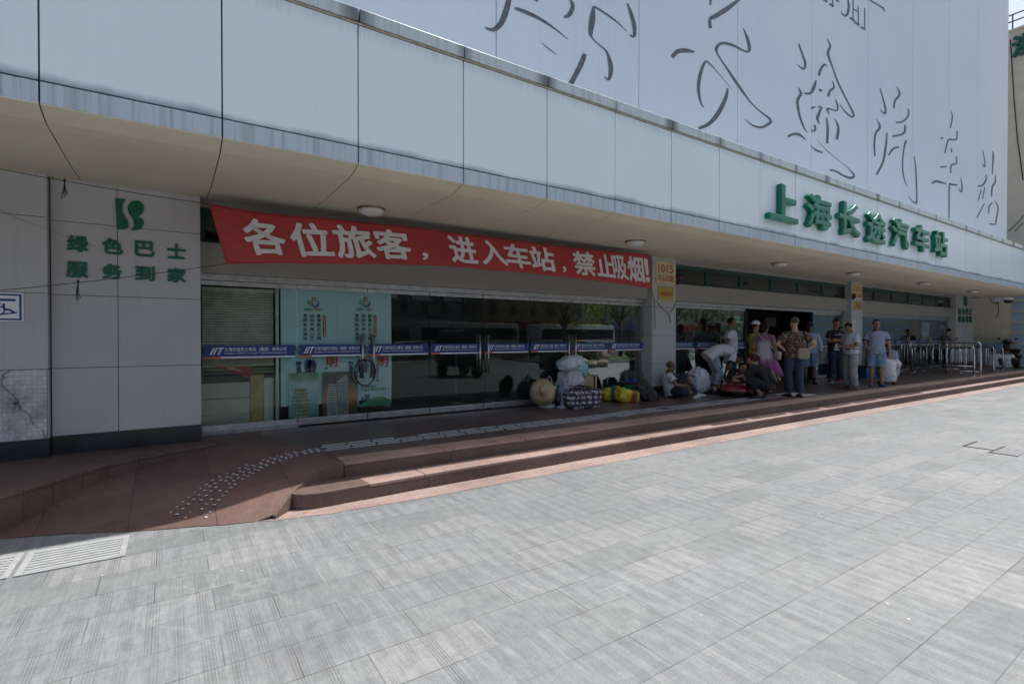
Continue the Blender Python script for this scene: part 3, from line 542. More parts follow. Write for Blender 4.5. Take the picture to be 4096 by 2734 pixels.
for tx,y0,y1 in (("绿色巴士",838,910),("服务到家",922,1000)):
    for ch,(xa,xb) in zip(tx,((1573,1606),(1617,1650),(1661,1691),(1703,1736))):
        A_=aw(3300+xa*.3389,950+y1*.3389,7.54); B_=aw(3300+xb*.3389,950+y0*.3389,7.54)
        tag(fit_text(ch,"wall_letter",mGL,A_.x,B_.x,A_.z,B_.z,7.538,ext=.009,off=.035),f"{wn[ch]} green character in the {'upper' if y0<900 else 'lower'} row on the far right pillar","wall letter","green characters on the far right pillar")
mGold=M("brass_plate",(.62,.44,.13),.35,.7,var=.15,sc=3); mPale=M("pale_gold_plate",(.72,.60,.32),.35,.3,var=.1,sc=3); mRed=M("plate_red",(.42,.03,.025),.5)
def plaque(x0,y0,x1,y1,w_,lines,mt,label):
    a=aw(x0,y1,w_); b=aw(x1,y0,w_); cx=(a.x+b.x)/2; cz=(a.z+b.z)/2; W=b.x-a.x; H=b.z-a.z
    t=thing("address_plaque",label,"plaque",(cx,w_,cz)); MB().box(-W/2,W/2,-.012,.006,-H/2,H/2).ob("plate",mt,t,bev=.004)
    m=MB()
    for (tx,u0,u1,v0,v1,of) in lines: addtext(m,tx,-W/2+W*u0,-W/2+W*u1,-H/2+H*v0,-H/2+H*v1,-.0145,of)
    m.ob("lettering",mRed,t,fix=False); return t
L1=[("1015",.1,.9,.5,.87,.012),("中山北路",.08,.92,.08,.4,.012)]; L2=[("上海长途汽车站",.06,.94,.3,.66,.012)]
c5=lambda x,y:(2600+x*.3831,950+y*.3831); c6=lambda x,y:(3300+x*.3389,950+y*.3389)
plaque(*c5(62,265),*c5(255,470),7.546,L1,mPale,"pale gold street number plaque on the pillar left of the crowd"); plaque(*c5(82,520),*c5(240,650),7.546,L2,mGold,"small brass station name plate on the pillar left of the crowd")
plaque(*c6(333,562),*c6(435,715),7.546,L1,mPale,"pale gold street number plaque on the pillar behind the man in grey trousers"); plaque(*c6(345,755),*c6(430,850),7.546,L2,mGold,"small brass name plate on the pillar behind the man in grey trousers")
a=aw(*c6(323,1090),7.546); b=aw(*c6(358,980),7.546); cx=(a.x+b.x)/2; cz=(a.z+b.z)/2; W=b.x-a.x; H=b.z-a.z
t=thing("no_smoking_sign","white no smoking sticker on the pillar behind the man in grey trousers","sign",(cx,7.546,cz)); MB().box(-W/2,W/2,-.003,.002,-H/2,H/2).ob("sheet",mWh,t)
m=MB(); r=W*.36; m.rings([[(R_*math.cos(q),-.005,H*.18+R_*math.sin(q)) for q in [2*math.pi*k/28 for k in range(28)]] for R_ in (r,r*.8)],cap=False); m.add([(-r*.62,-.005,H*.18+r*.72),(-r*.72,-.005,H*.18+r*.62),(r*.62,-.005,H*.18-r*.72),(r*.72,-.005,H*.18-r*.62)],[(0,1,2,3)]); m.ob("ring",mRed,t,fix=False)
m=MB().add([(-r*.5,-.0045,H*.16),(r*.4,-.0045,H*.16),(r*.4,-.0045,H*.2),(-r*.5,-.0045,H*.2)],[(0,1,2,3)]); addtext(m,"禁止吸烟",-W*.4,W*.4,-H*.36,-H*.22,-.0045,.01); m.ob("lettering",mDark,t,fix=False)
# wheelchair sign
t=thing("wheelchair_sign","white and blue wheelchair ramp sign on the leftmost wall, half out of frame","sign",(-1.45,7.262,1.89)); MB().box(-.18,.18,-.008,.004,-.15,.15).ob("board",mWh,t,bev=.004)
m=MB(); 
for x0,x1,z0,z1 in ((-.165,.165,.117,.135),(-.165,.165,-.135,-.117),(-.165,-.147,-.117,.117),(.147,.165,-.117,.117),(-.02,.12,.06,.085)): m.add([(x0,-.0095,z0),(x1,-.0095,z0),(x1,-.0095,z1),(x0,-.0095,z1)],[(0,1,2,3)])
fn=lambda x,y:Vector((x,-.0098,y)); strokes_mb(m,[[(-.13,-.10,.014),(.13,-.055,.014)],[(.03,.035,.02),(.035,-.02,.02),(.075,-.03,.02),(.11,-.055,.018)],[(.03,.0,.014),(-.06,.0,.014)]]+[[(-.02+.06*math.cos(q),-.02+.06*math.sin(q),.012) for q in [R(60+k*30) for k in range(11)]]],fn,.001); m.ob("pictogram",mBlue,t,fix=False)
# lamps
mLampG=M("lamp_glass",(.62,.62,.60),.3,var=.05); mLampR=M("lamp_ring",(.22,.19,.12),.4,.6)
l0=None
where=("above the red banner's first characters","above the red banner's last characters","right of the second bay's middle","above the man in the patterned shirt","above the waiting men at the third bay","nearest the far right pillar")
for (x,y),wh in zip(((2.2,6.62),(6.79,6.29),(11.52,6.31),(14.88,6.2),(19.34,6.11),(24.06,6.14)),where):
    if l0 is None:
        l0=thing("ceiling_lamp","x","lamp",(x,y,3.268)); MB().lathe([(.165,.02),(.178,.0),(.178,-.022),(.165,-.028)],n=32).ob("ring",mLampR,l0,smooth=True); MB().lathe([(.163,-.024),(.16,-.045),(.13,-.075),(.08,-.095),(.03,-.103),(.001,-.104)],n=32).ob("diffuser",mLampG,l0,smooth=True); o=l0
    else: o=copytree(l0); o.location=(x,y,3.268)
    tag(o,f"round white dome lamp on the canopy soffit, {wh}",None,"dome lamps along the soffit")
# banner
BY=6.9
topP=[aw(x,y,BY) for x,y in ((838,816),(1000,845),(1124,859),(1460,890),(1800,930),(2068,965),(2298,993),(2590,1017))]; botP=[aw(x,y,BY) for x,y in ((905,1055),(1020,1054),(1160,1053),(1460,1057),(1697,1061),(1800,1068),(2106,1093),(2375,1122),(2606,1153))]
def interp(P,x):
    for a,b in zip(P,P[1:]):
        if x<=b.x: break
    k=(x-a.x)/(b.x-a.x); return a.z+(b.z-a.z)*k
def Bp(u,t,off=0):
    """banner point: u = run along the wall, t = 0 bottom .. 1 top"""
    s=(u-.38)/(7.8-.38); x=u+(1-t)*(.17*(1-s)+.12*s)
    zt=interp(topP,min(max(u,.38),7.8)); zb=interp(botP,min(max(x,.55),7.92)); 
    wv=.013*math.sin(u*5.3+t*2)+.007*math.sin(u*11.3-t*4)*(1-.6*t)*(.3+.7*(1-t))+.006*math.sin(u*17+t*9)*(1-t)**2+ .010*math.exp(-((u-.6)/.35)**2)*math.sin((u*1.2+t*.9)*24)
    sag=-.10*math.sin(math.pi*s)*.5
    return Vector((x,BY+wv+sag-off,zb+(zt-zb)*t))
def ban_mat():
    m,t,p=newmat("banner_cloth"); P=pos(t); c=ramp(t,noise(t,1.1,P,4),(.3,(.33,.028,.03)),(.7,(.42,.04,.04))); t.links.new(c,p.inputs['Base Color']); p.inputs['Roughness'].default_value=.6
    bump(t,p,noise(t,5,pos(t,sc=(1.2,1,.45)),5,.65),.9,.03); return m
t=thing("banner","long red cloth banner with white characters hung across the left bay","banner",(4.1,BY,2.8))
nu,nv=150,14; G=[Bp(.38+(7.8-.38)*i/nu,j/nv) for j in range(nv+1) for i in range(nu+1)]
o=MB().add(G,[(j*(nu+1)+i,j*(nu+1)+i+1,(j+1)*(nu+1)+i+1,(j+1)*(nu+1)+i) for j in range(nv) for i in range(nu)]).ob("cloth",ban_mat(),t,smooth=True,fix=False); rel(o,(4.1,BY,2.8)); sm=o.modifiers.new("s",'SOLIDIFY'); sm.thickness=.003; sm.offset=1
m=MB(); mBW=M("banner_white",(.62,.60,.60),.7,var=.06)
for ch,xa,xb,t0,t1 in (("各",960,1127,.16,.86),("位",1150,1312,.14,.87),("旅",1322,1480,.13,.88),("客",1487,1628,.13,.88),("，",1664,1690,.14,.34),("进",1783,1893,.13,.9),("入",1908,2010,.15,.88),("车",2005,2108,.13,.88),("站",2110,2205,.13,.88),("，",2230,2246,.14,.34),("禁",2285,2372,.13,.9),("止",2378,2448,.16,.88),("吸",2440,2505,.14,.88),("烟",2507,2571,.13,.9),("！",2574,2590,.16,.86)):
    u0=aw(xa,1000,BY).x-.05; u1=aw(xb,1000,BY).x-.05; me=text_mesh(ch,0,.03); b=bmesh.new(); b.from_mesh(me); bmesh.ops.triangulate(b,faces=b.faces); bmesh.ops.subdivide_edges(b,edges=[e for e in b.edges if e.calc_length()>.15],cuts=2); bmesh.ops.triangulate(b,faces=b.faces)
    xs_=[v.co.x for v in b.verts]; ys_=[v.co.y for v in b.verts]; ax,bx,ay,by=min(xs_),max(xs_),min(ys_),max(ys_); b.verts.index_update()
    m.add([Bp(u0+(v.co.x-ax)/(bx-ax)*(u1-u0),t0+(v.co.y-ay)/(by-ay)*(t1-t0),.016+v.co.z*1.2) for v in b.verts],[tuple(v.index for v in f.verts) for f in b.faces]); b.free()
rel(m.ob("lettering",mBW,t,fix=False),(4.1,BY,2.8))
# ropes
mRope=M("green_rope",(.01,.035,.03),.8,var=.3,sc=40); mWire=M("dark_wire",(.03,.03,.03),.7)
def rope(name,pts,r,label,cat="rope",mt=None,tassel=None):
    m=MB().tube(pts,r,6)
    if tassel:
        p=Vector(tassel); 
        for k in range(4): m.tube([p,p+Vector((random.uniform(-.015,.015),.0,-.1)),p+Vector((random.uniform(-.03,.03),0,-random.uniform(.14,.2)))],.004,5)
        m.ell(p,(.012,.012,.018))
    return tag(m.ob(name,mt or mRope,smooth=True),label,cat)
def sagp(a,b,s,n=9):
    a=Vector(a);b=Vector(b); return [a.lerp(b,k/n)-Vector((0,0,s*4*(k/n)*(1-k/n))) for k in range(n+1)]
TL=Bp(.38,1); BL=Bp(.38,0); TR=Bp(7.8,1); BR=Bp(7.8,0)
rope("rope",sagp(aw(-120,652,6.95),TL,.02),.0036,"upper green rope running from the wall to the banner's left end","rope",None,aw(258,722,6.92)-Vector((0,0,0)))
rope("rope",sagp(aw(-120,1172,6.95),BL,.02),.0036,"lower green rope tied to the banner's bottom left corner","rope",None,aw(312,1126,6.92))
rope("rope",sagp(TR,(8.70,7.54,3.12),.0),.005,"short rope from the banner's top right corner to the pillar"); rope("rope",sagp(BR,(8.72,7.53,2.45),.03)+[Vector((8.75,7.53,2.2)),Vector((8.76,7.53,1.75))],.006,"rope from the banner's bottom right corner down the pillar")
cc=lambda x,y:aw(2600+x*.287,1200+y*.287,7.535)
m=[cc(80,0),cc(170,110),cc(265,200),cc(330,100),cc(365,10)]; rope("slung_rope",m,.006,"black cord slung in a loop on the pillar above the seated man","cord",mWire); rope("slung_rope",[cc(265,200),cc(275,260),cc(290,320)],.007,"short cord end with a knob hanging on the pillar","cord",mWire,None)
rope("wire",sagp(aw(-60,810,7.24),aw(200,920,7.24),.02)+sagp(aw(300,960,7.38),aw(1050,1150,7.6),.03),.0016,"thin wire sloping down across the left pillars","wire",M("thin_wire",(.18,.15,.12),.7))
rope("wire",[aw(230,690,7.37),aw(205,704,7.37),aw(215,712,7.37)],.006,"short dark cable stub under the soffit at the left pillar","wire",mWire)
# siren lamps
for (px,py,u_,wh) in ((2719,1118,9.47,"pillar left of the crowd"),(3416,1185,17.99,"pillar behind the grey trousered man")):
    p=aw(px,py,7.50); t=thing("alarm_lamp",f"red and black alarm lamp beside the {wh}","lamp",p); MB().lathe([(.05,-.06),(.055,-.05),(.055,.0),(.048,.01)],n=16).ob("base",M("alarm_black",(.02,.02,.02),.4),t,smooth=True); MB().lathe([(.045,.008),(.045,.06),(.03,.085),(.001,.09)],n=16).ob("dome",M("alarm_red",(.22,.02,.02),.25),t,smooth=True); MB().box(-.02,.02,0,.1,-.10,-.055).ob("bracket",mDark,t)
# security camera
p=au(3991,1196,31.0); q=au(4033,1196,30.35); t=thing("security_camera","white dome security camera on a wall arm at the far right","camera",q)
pr=p-q; MB().tube([pr,pr+Vector((-.25,0,.12)),Vector((.1,0,.26)),Vector((0,0,.22)),Vector((0,0,.1))],.03,8).obox(pr,Vector((1,0,0)),Vector((0,1,0)),Vector((0,0,1)),(.04,.09,.11)).ob("arm",mWh,t,smooth=False); MB().lathe([(.05,.12),(.13,.08),(.17,0),(.18,-.03),(.17,-.05)],n=20).ob("hood",mWh,t,smooth=True); MB().lathe([(.155,-.045),(.15,-.09),(.11,-.15),(.05,-.18),(.001,-.185)],n=20).ob("dome",M("smoked_dome",(.05,.05,.05),.1),t,smooth=True)
rope("wire",[au(x,y,30.97) for x,y in ((3955,1180),(3965,1205),(3985,1215),(3990,1205),(3996,1240),(3990,1262),(3980,1268))],.012,"tangled dark cables below the security camera","wire",mWire)
# ================================================================ inside the left window
mBlind=M("blind_slat",(.66,.65,.55),.6,var=.2,sc=9)
t=thing("window_blind","half lowered dusty slatted blind inside the left window","blind",(.85,7.95,2.2)); o=MB().box(-.5,.37,-.02,.02,0,.05).ob("head_rail",mBlind,t); m=MB(); z=-.02
while z>-1.02: m.obox((-.065,0,z),Vector((1,0,0)),Vector((0,.5,.866)),Vector((0,-.866,.5)),(.432,.0155,.0012)); z-=.034
for k in range(5): m.obox((-.065,0,z-k*.012),Vector((1,0,-.045)).normalized(),Vector((0,1,0)),Vector((.045,0,1)),(.432,.0125,.0015))
m.ob("slats",mBlind,t); MB().box(-.5,.37,-.012,.012,z-.09,z-.06).ob("bottom_rail",M("rail_dusty",(.12,.12,.10),.6),t)
mCard=M("beige_board",(.62,.59,.46),.75,var=.1,sc=3); o=MB()
for zz in (.305,.52,.74): o.box(.335,.93,8.04,8.06,zz,zz+.212)
tag(o.ob("board",mCard,bev=.004),"beige stacked boards standing inside the left window","board"); tag(MB().box(.935,1.10,8.02,8.05,.305,1.08).ob("plywood_sheet",M("ochre_ply",(.58,.41,.13),.6,var=.2),bev=.003),"narrow ochre plywood sheet inside the left window","board"); tag(MB().box(1.105,1.225,8.01,8.05,.305,1.0).ob("board",M("pale_board",(.75,.77,.68),.6),bev=.003),"pale white board leaning beside the window post","board")
rs_=[aw(780+x*.4145,1100+y*.4145,7.93) for x,y in ((180,878),(560,878),(515,990),(500,985))]; t=thing("red_sign","red sign with a phone number poking out under the blind","sign",rs_[0]); m=MB().prism(rs_,(0,.01,0)); rel(m.ob("board",M("red_board",(.42,.02,.05),.5),t),rs_[0])
m=MB(); addtext(m,"270541",0,.19,0,.035,0,.01); m2=m.ob("lettering",mWh,t,fix=False); m2.location=aw(780+305*.4145,1100+908*.4145,7.925)-rs_[0]; m2.rotation_euler=(0,R(13),0)
# ---- posters just behind the door glass
PY=7.90
pp=lambda x,y,w_=PY: aw(780+x*.4145,1100+y*.4145,w_)
mCy=M("poster_blue",(.56,.82,.88),.4,var=.06,sc=1.5); mInk2=M("poster_ink",(.03,.05,.09),.6); mPR=M("poster_red",(.60,.03,.03),.5); mPG=M("poster_green",(.05,.33,.16),.5); mPO=M("poster_orange",(.7,.22,.06),.5); mPB=M("poster_deep_blue",(.03,.16,.42),.5); mPY=M("poster_yellow",(.75,.62,.12),.5); mSkin_=M("poster_skin",(.55,.33,.24),.6); mPN=M("poster_navy",(.03,.06,.20),.6)
def poster(name,label,x0,x1,ytop,ybot,right=False):
    a=pp(x0,ybot); b=pp(x1,ytop); t=thing("poster",label,"poster",((a.x+b.x)/2,PY,(a.z+b.z)/2)); W=(b.x-a.x)/2; H=(b.z-a.z)/2
    g=[(-W+2*W*i/8,.012*math.sin(i*1.1+j*.6)*(j<8),-H+2*H*j/10) for j in range(11) for i in range(9)]
    MB().add(g,[(j*9+i,j*9+i+1,(j+1)*9+i+1,(j+1)*9+i) for j in range(10) for i in range(8)]).ob("sheet",mCy,t,smooth=True,fix=False)
    m=MB()
    P_=lambda x,y:Vector((( -W+2*W*(x-x0)/(x1-x0)),-.016,(pp((x0+x1)/2,y).z-t.location.z)))
    def quad(c,x,y,x2,y2): 
        m.cur=c; A_,B_=P_(x,y2),P_(x2,y); m.add([(A_.x,-.0145,A_.z),(B_.x,-.0145,A_.z),(B_.x,-.0145,B_.z),(A_.x,-.0145,B_.z)],[(0,1,2,3)])
    def txt(c,s,x,y,x2,y2,of=.02): A_,B_=P_(x,y2),P_(x2,y); addtext(m,s,A_.x,B_.x,A_.z,B_.z,-.0185,of,c)
    o0=x0+ (205 if not right else 165); k=1.0 if not right else .93
    X=lambda v:o0+v*k
    for c,col in ((0,"爱国敬业诚信"),(1,"自由平等公正"),(2,"富强民主文明")):
        for i,ch in enumerate(col): txt(0,ch,X(c*66),375+i*41+(i//2)*6,X(c*66+38),375+i*41+34+(i//2)*6)
    quad(1,X(190),385,X(222),596)
    for i,ch in enumerate("社会主义核心价值观"): txt(5,ch,X(195),390+i*23,X(217),390+i*23+19)
    txt(2,"文明静安",X(10),318,X(95),345); txt(3,"你我同行",X(108),318,X(186),345)
    sk=lambda c,q: (setattr(m,'cur',c),strokes_mb(m,[q],lambda x,y:P_(X(x),y)+Vector((0,-.002,0)),.001))
    sk(3,[(95,290,6),(85,250,14),(110,212,14),(125,235,12),(100,262,4)]); sk(2,[(55,240,12),(50,275,10),(95,285,6)]); sk(2,[(60,300,6),(90,296,8),(110,280,6)]); sk(4,[(100,310,14),(140,290,22),(150,255,10),(125,240,3)]); sk(6,[(70,255,8),(85,280,8)])
    return t,m,P_,quad,txt,sk,X
MATS=[mInk2,mPR,mPG,mPO,mPB,mWh,mPY,mSkin_,mPN,mPR]
def kids(m,P_,sk,X,dx):
    sk(8,[(-40+dx,940,40),(-42+dx,900,44),(-45+dx,870,30)]); sk(8,[(-45+dx,866,50),(-44+dx,828,50)]); sk(4,[(40+dx,935,50),(45+dx,860,70),(55+dx,810,40)]); sk(8,[(75+dx,935,80),(80+dx,870,90),(80+dx,820,60)]); sk(8,[(48+dx,790,60),(50+dx,745,62)]); sk(7,[(90+dx,800,14),(130+dx,785,14),(150+dx,765,10)])
t,m,P_,quad,txt,sk,X=poster("poster","pale blue poster with columns of characters hung behind the left door leaves",830,1370,122,1270)
kids(m,P_,sk,X,0); sk(9,[(190,760,16),(240,770,14),(290,740,5)]); sk(9,[(225,735,12),(250,790,10),(290,778,6)]); txt(9,"明",X(225),788,X(335),892,.03); txt(0,"是",X(212),888,X(235),915); m.ob("print",MATS,t,fix=False)
t,m,P_,quad,txt,sk,X=poster("poster","second pale blue poster with colourful city skyline at its foot, right of the first",1372,1893,135,1278,True)
kids(m,P_,sk,X,0); sk(9,[(190,740,16),(240,760,14),(290,740,5)]); txt(9,"明",X(235),782,X(345),890,.03)
for i,ch in enumerate("是最美的风景"): txt(0,ch,X(215),868+i*28,X(243),868+i*28+24)
txt(2,"创文明城区",X(50),1062,X(215),1088); txt(2,"共建共享美好静安",X(55),1090,X(335),1118)
sk(2,[(40,1262,20),(150,1230,70),(280,1225,90),(370,1262,60)]); quad(8,X(40),1200,X(110),1262); quad(4,X(95),1150,X(150),1262); quad(6,X(190),1175,X(220),1272); quad(4,X(60),1175,X(90),1230); quad(1,X(45),1210,X(80),1272); m.ob("print",MATS,t,fix=False)
# two photographic prints of buildings lean inside the glass
def pic(label,x0,x1,y0,y1,build):
    a=pp(x0,y1,7.865); b=pp(x1,y0,7.865); t=thing("photo_print",label,"poster",((a.x+b.x)/2,7.865,(a.z+b.z)/2)); W=(b.x-a.x)/2; H=(b.z-a.z)/2; build(t,W,H)
def grad(n,*st):
    m,t,p=newmat(n); g=nd(t,"ShaderNodeTexCoord").outputs[0]; s=nd(t,"ShaderNodeSeparateXYZ"); t.links.new(g,s.inputs[0]); f=math_(t,'ADD',s.outputs[2],math_(t,'MULTIPLY',math_(t,'SUBTRACT',noise(t,3,g,4),.5),.35)); t.links.new(ramp(t,f,*st),p.inputs['Base Color']); p.inputs['Roughness'].default_value=.3; return m
mG1=grad("print_teal",(.0,(.03,.22,.22)),(.4,(.25,.55,.60)),(.75,(.48,.70,.72)),(1,(.05,.25,.13))); mG2=grad("print_dusk",(.0,(.02,.02,.02)),(.22,(.10,.06,.03)),(.42,(.55,.20,.05)),(.62,(.22,.10,.04)),(.8,(.05,.06,.03)),(1,(.02,.025,.015)))
mBldA=M("print_facade",(.38,.45,.30),.4,var=.3,sc=18); mBldB=M("print_tower",(.48,.48,.46),.4,var=.25,sc=25); mWin=M("print_window",(.03,.13,.14),.3)
def b1(t,W,H):
    MB().box(-W,W,0,.006,-H,H).ob("sheet",mG1,t); m=MB()
    for j in range(9):
        z0=-H*.98+j*H*.148; a=-W*.75+.02*math.sin(j); b=W*(.35-.02*j+.1*(j%2)); m.cur=0; m.add([(a,-.002,z0),(b,-.002,z0-.01),(b,-.002,z0+H*.13),(a,-.002,z0+H*.14)],[(0,1,2,3)]); m.cur=1
        for i in range(6): x=a+(b-a)*(i+.2)/6; m.add([(x,-.004,z0+.012),(x+(b-a)*.1,-.004,z0+.012),(x+(b-a)*.1,-.004,z0+H*.1),(x,-.004,z0+H*.1)],[(0,1,2,3)])
    m.cur=2
    for k in range(60): 
        c=random.choice(((-W*.8,H*.35),(-W*.7,H*.8),(W*.6,H*.85))); x=max(-W,min(W*.95,c[0]+random.gauss(0,W*.16))); z=max(-H,min(H*.97,c[1]+random.gauss(0,H*.08))); s=.012; m.add([(x,-.003,z),(min(W,x+s),-.003,z+.004),(x+s*.3,-.003,min(H,z+s))],[(0,1,2)])
    m.ob("print",[mBldA,mWin,mPG],t,fix=False)
def b2(t,W,H):
    MB().box(-W,W,0,.006,-H,H).ob("sheet",mG2,t); m=MB(); m.add([(-W*.75,-.002,-H),(-W*.2,-.002,-H),(-W*.2,-.002,H*.45),(-W*.65,-.002,H*.5),(-W*.78,-.002,0)],[tuple(range(5))]); m.add([(-W*.2,-.002,-H),(W*.45,-.002,-H),(W*.42,-.002,H*.75),(W*.3,-.002,H*.86),(-W*.25,-.002,H*.55)],[tuple(range(5))]); m.cur=1
    for j in range(15):
        z=-H*.92+j*H*.1
        for i in range(4): x=-W*.16+i*W*.15; m.add([(x,-.004,z+i*.004),(x+W*.1,-.004,z+i*.004+.002),(x+W*.1,-.004,z+H*.065+i*.004),(x,-.004,z+H*.065+i*.004)],[(0,1,2,3)])
        x=-W*.68; m.add([(x,-.004,z),(x+W*.42,-.004,z),(x+W*.42,-.004,z+.01),(x,-.004,z+.01)],[(0,1,2,3)])
    m.ob("print",[mBldB,mWin],t,fix=False)
pic("teal photo print of an apartment block inside the left door",905,1192,935,1410,b1); pic("dark photo print of a high rise at sunset inside the left doors",1232,1570,925,1392,b2)
# ---- cable lock looped round the first pair of handles
lk=MB(); ck=[aw(780+(1640+100*math.cos(q))*.4145,1100+(940+125*math.sin(q))*.4145,7.70)+Vector((0,.02*math.sin(q*2),0)) for q in [2*math.pi*k/24 for k in range(24)]]; lk.tube(ck,.011,8,close=True); tag(lk.ob("cable_lock",M("lock_black",(.012,.012,.014),.45),smooth=True),"black bicycle cable lock looped round the first pair of door handles","lock")
# green payment poster in the second bay
a=aw(2600+1160*.287,1200+540*.287,7.86); b=aw(2600+1312*.287,1200+212*.287,7.86); t=thing("payment_poster","green mobile payment poster behind the glass beside the white shirted man","poster",((a.x+b.x)/2,7.86,(a.z+b.z)/2)); W=(b.x-a.x)/2; H=(b.z-a.z)/2
MB().box(-W,W,0,.006,-H,H).ob("sheet",M("pay_green",(.01,.42,.13),.4),t); m=MB(); addtext(m,"微信支付",-W*.85,W*.85,H*.68,H*.92,-.003,.012); 
for x0,x1,z0,z1 in ((-W*.6,W*.85,H*.3,H*.5),(-W*.2,W*.5,-H*.3,H*.1),(-W*.7,W*.7,-H*.45,-H*.42),(-W*.7,W*.4,-H*.6,-H*.57),(-W,W,-H,-H*.86)): m.add([(x0,-.002,z0),(x1,-.002,z0),(x1,-.002,z1),(x0,-.002,z1)],[(0,1,2,3)])
m.ob("print",[M("print_white",(.7,.78,.7),.5)],t,fix=False)
# notices inside the doors of the second and third bay
def notice(px0,py0,px1,py1,w_,label,mt,lines,ink):
    a=aw(px0,py1,w_); b=aw(px1,py0,w_); W=(b.x-a.x)/2; H=(b.z-a.z)/2; t=thing("notice",label,"notice",((a.x+b.x)/2,w_,(a.z+b.z)/2)); MB().box(-W,W,0,.006,-H,H).ob("sheet",mt,t); m=MB()
    for tx,x0,x1,z0,z1 in lines: addtext(m,tx,x0*W,x1*W,z0*H,z1*H,-.003,.01)
    m.ob("lettering",ink,t,fix=False)
notice(3060,1268,3105,1305,8.6,"dark notice board with pale red characters hanging inside the open doorway",mIntD,[("天翼进站",-.8,.8,.1,.8),("口由此",-.5,.8,-.7,-.1)],M("notice_ink",(.30,.08,.07),.6))
notice(3690,1290,3718,1382,8.0,"white notice with red heading inside the far right doors",mWh,[("禁止",-.7,.7,.2,.8)],mPR); notice(3762,1298,3780,1360,7.86,"narrow blue notice on the last door of the far bay",mBlue,[("售票",-.8,.8,.5,.9)],mWh)
# hall fittings seen through the glass
t=thing("tube_lamp","lit white tube lamp hanging inside the left hall","lamp",(4.15,9.6,2.52)); m,tt,p=newmat("tube_glow"); p.inputs['Emission Color'].default_value=(.9,.97,1,1); p.inputs['Emission Strength'].default_value=1.4; MB().tube([(-.62,0,0),(.62,0,0)],.016,8).ob("tube",m,t); MB().box(-.65,.65,-.03,.03,.02,.05).tube([(-.5,0,.05),(-.5,0,.43)],.004,5).tube([(.5,0,.05),(.5,0,.43)],.004,5).ob("fitting",mWh,t)
mScr=M("screen_grey",(.20,.22,.23),.2); h0=None
for k,wh in enumerate(("behind the second poster","right of the posters","furthest right of the hanging screens")):
    if h0 is None:
        h0=thing("hanging_screen","x","screen",(3.7,10.2,2.5)); MB().box(-.27,.27,-.02,.03,-.2,.2).ob("housing",mDark,h0,bev=.01); MB().box(-.22,.22,-.024,-.0205,-.14,.16).ob("display",mScr,h0); MB().tube([(0,0,.2),(0,0,.45)],.02,6).lathe([(.2,.44),(.2,.45)]).ob("mount",mWh,h0); o=h0
    else: o=copytree(h0); o.location=(3.7+k*.75,10.2,2.5)
    o.rotation_euler=(R(-18),0,0); tag(o,f"grey screen hanging inside the hall, {wh}",None,"hanging screens in the hall")
for x,y,wh in ((4.62,8.9,"left"),(5.35,8.9,"right")):
    t=thing("queue_post",f"{wh} steel queue post inside the doors","post",(x,y,.304),0,"queue posts in the hall"); MB().lathe([(.16,0),(.16,.012),(.05,.03),(.02,.05)],n=24).ob("base",mSteel,t,smooth=True); MB().lathe([(.019,.04),(.019,.93),(.028,.94),(.028,.99),(.001,1.0)],n=14).ob("pole",mSteel,t,smooth=True)
# ================================================================ on the ground
mConc=M("drain_concrete",(.30,.31,.31),.8,var=.12,sc=12,bmp=.2,bsc=90); d0=None
for cx,wh in ((-.575,"right of the pair"),(-1.19,"left of the pair, cut by the frame")):
    if d0 is None:
        d0=thing("drain_cover","x","drain cover",(cx,4.84,0)); m=MB().box(-.295,.295,-.235,-.21,.0,.012).box(-.295,.295,.21,.235,.0,.012).box(-.295,-.255,-.21,.21,0,.012).box(.255,.295,-.21,.21,0,.012)
        for k in range(8): y=-.185+k*.0535-.0; m.box(-.255,.255,y-.019,y+.019,.0,.012)
        m.ob("grating",mConc,d0,bev=.004); MB().box(-.256,.256,-.211,.211,.001,.003).ob("pit",mDark,d0); o=d0
    else: o=copytree(d0); o.location=(cx,4.84,0)
    tag(o,f"slotted concrete drain cover at the shadow's edge, {wh}",None,"slotted drain covers")
t=thing("manhole_cover","square manhole cover with cracked dark edge among the pavers, further one","manhole cover",(9.85,2.36,0)); MB().box(-.28,.28,-.16,.16,0,.006).ob("lid",mConc if False else mPave,t); MB().box(-.30,.30,.155,.185,.001,.0075).box(-.30,-.275,-.17,.16,.001,.0075).ob("gap",mDark,t)
t=thing("manhole_cover","square manhole cover sunk in the pavers at the right edge, nearer one","manhole cover",(9.65,2.05,0)); MB().box(-.3,.3,-.13,.13,0,.006).ob("lid",M("cast_iron",(.16,.16,.17),.6,var=.3,sc=20),t); MB().box(-.33,.33,.13,.155,.001,.0075).box(-.33,-.305,-.14,.13,.001,.0075).ob("gap",mDark,t)
mStud=M("stud_steel",(.50,.52,.57),.3,.5,var=.06); tp=thing("tactile_path","strip of steel studs and bars guiding the blind along the platform","tactile paving",(1.42,6.08,.3)); base=Vector((1.42,6.08,.3))
sm_=MB().lathe([(.0175,0),(.0165,.003),(.012,.0055),(.001,.0065)],n=10).mesh("stud",mStud,True); mBar=M("bar_steel",(.60,.62,.67),.3,.3,var=.06); bmh=MB().box(-.135,.135,-.0125,.0125,0,.006).mesh("bar",mBar)
cl=lerp_path([(.10,5.20,0),(.28,5.48,.04),(.46,5.72,.09),(.72,5.93,.16),(1.05,6.04,.23),(1.37,6.03,.29)],23)
ns=0
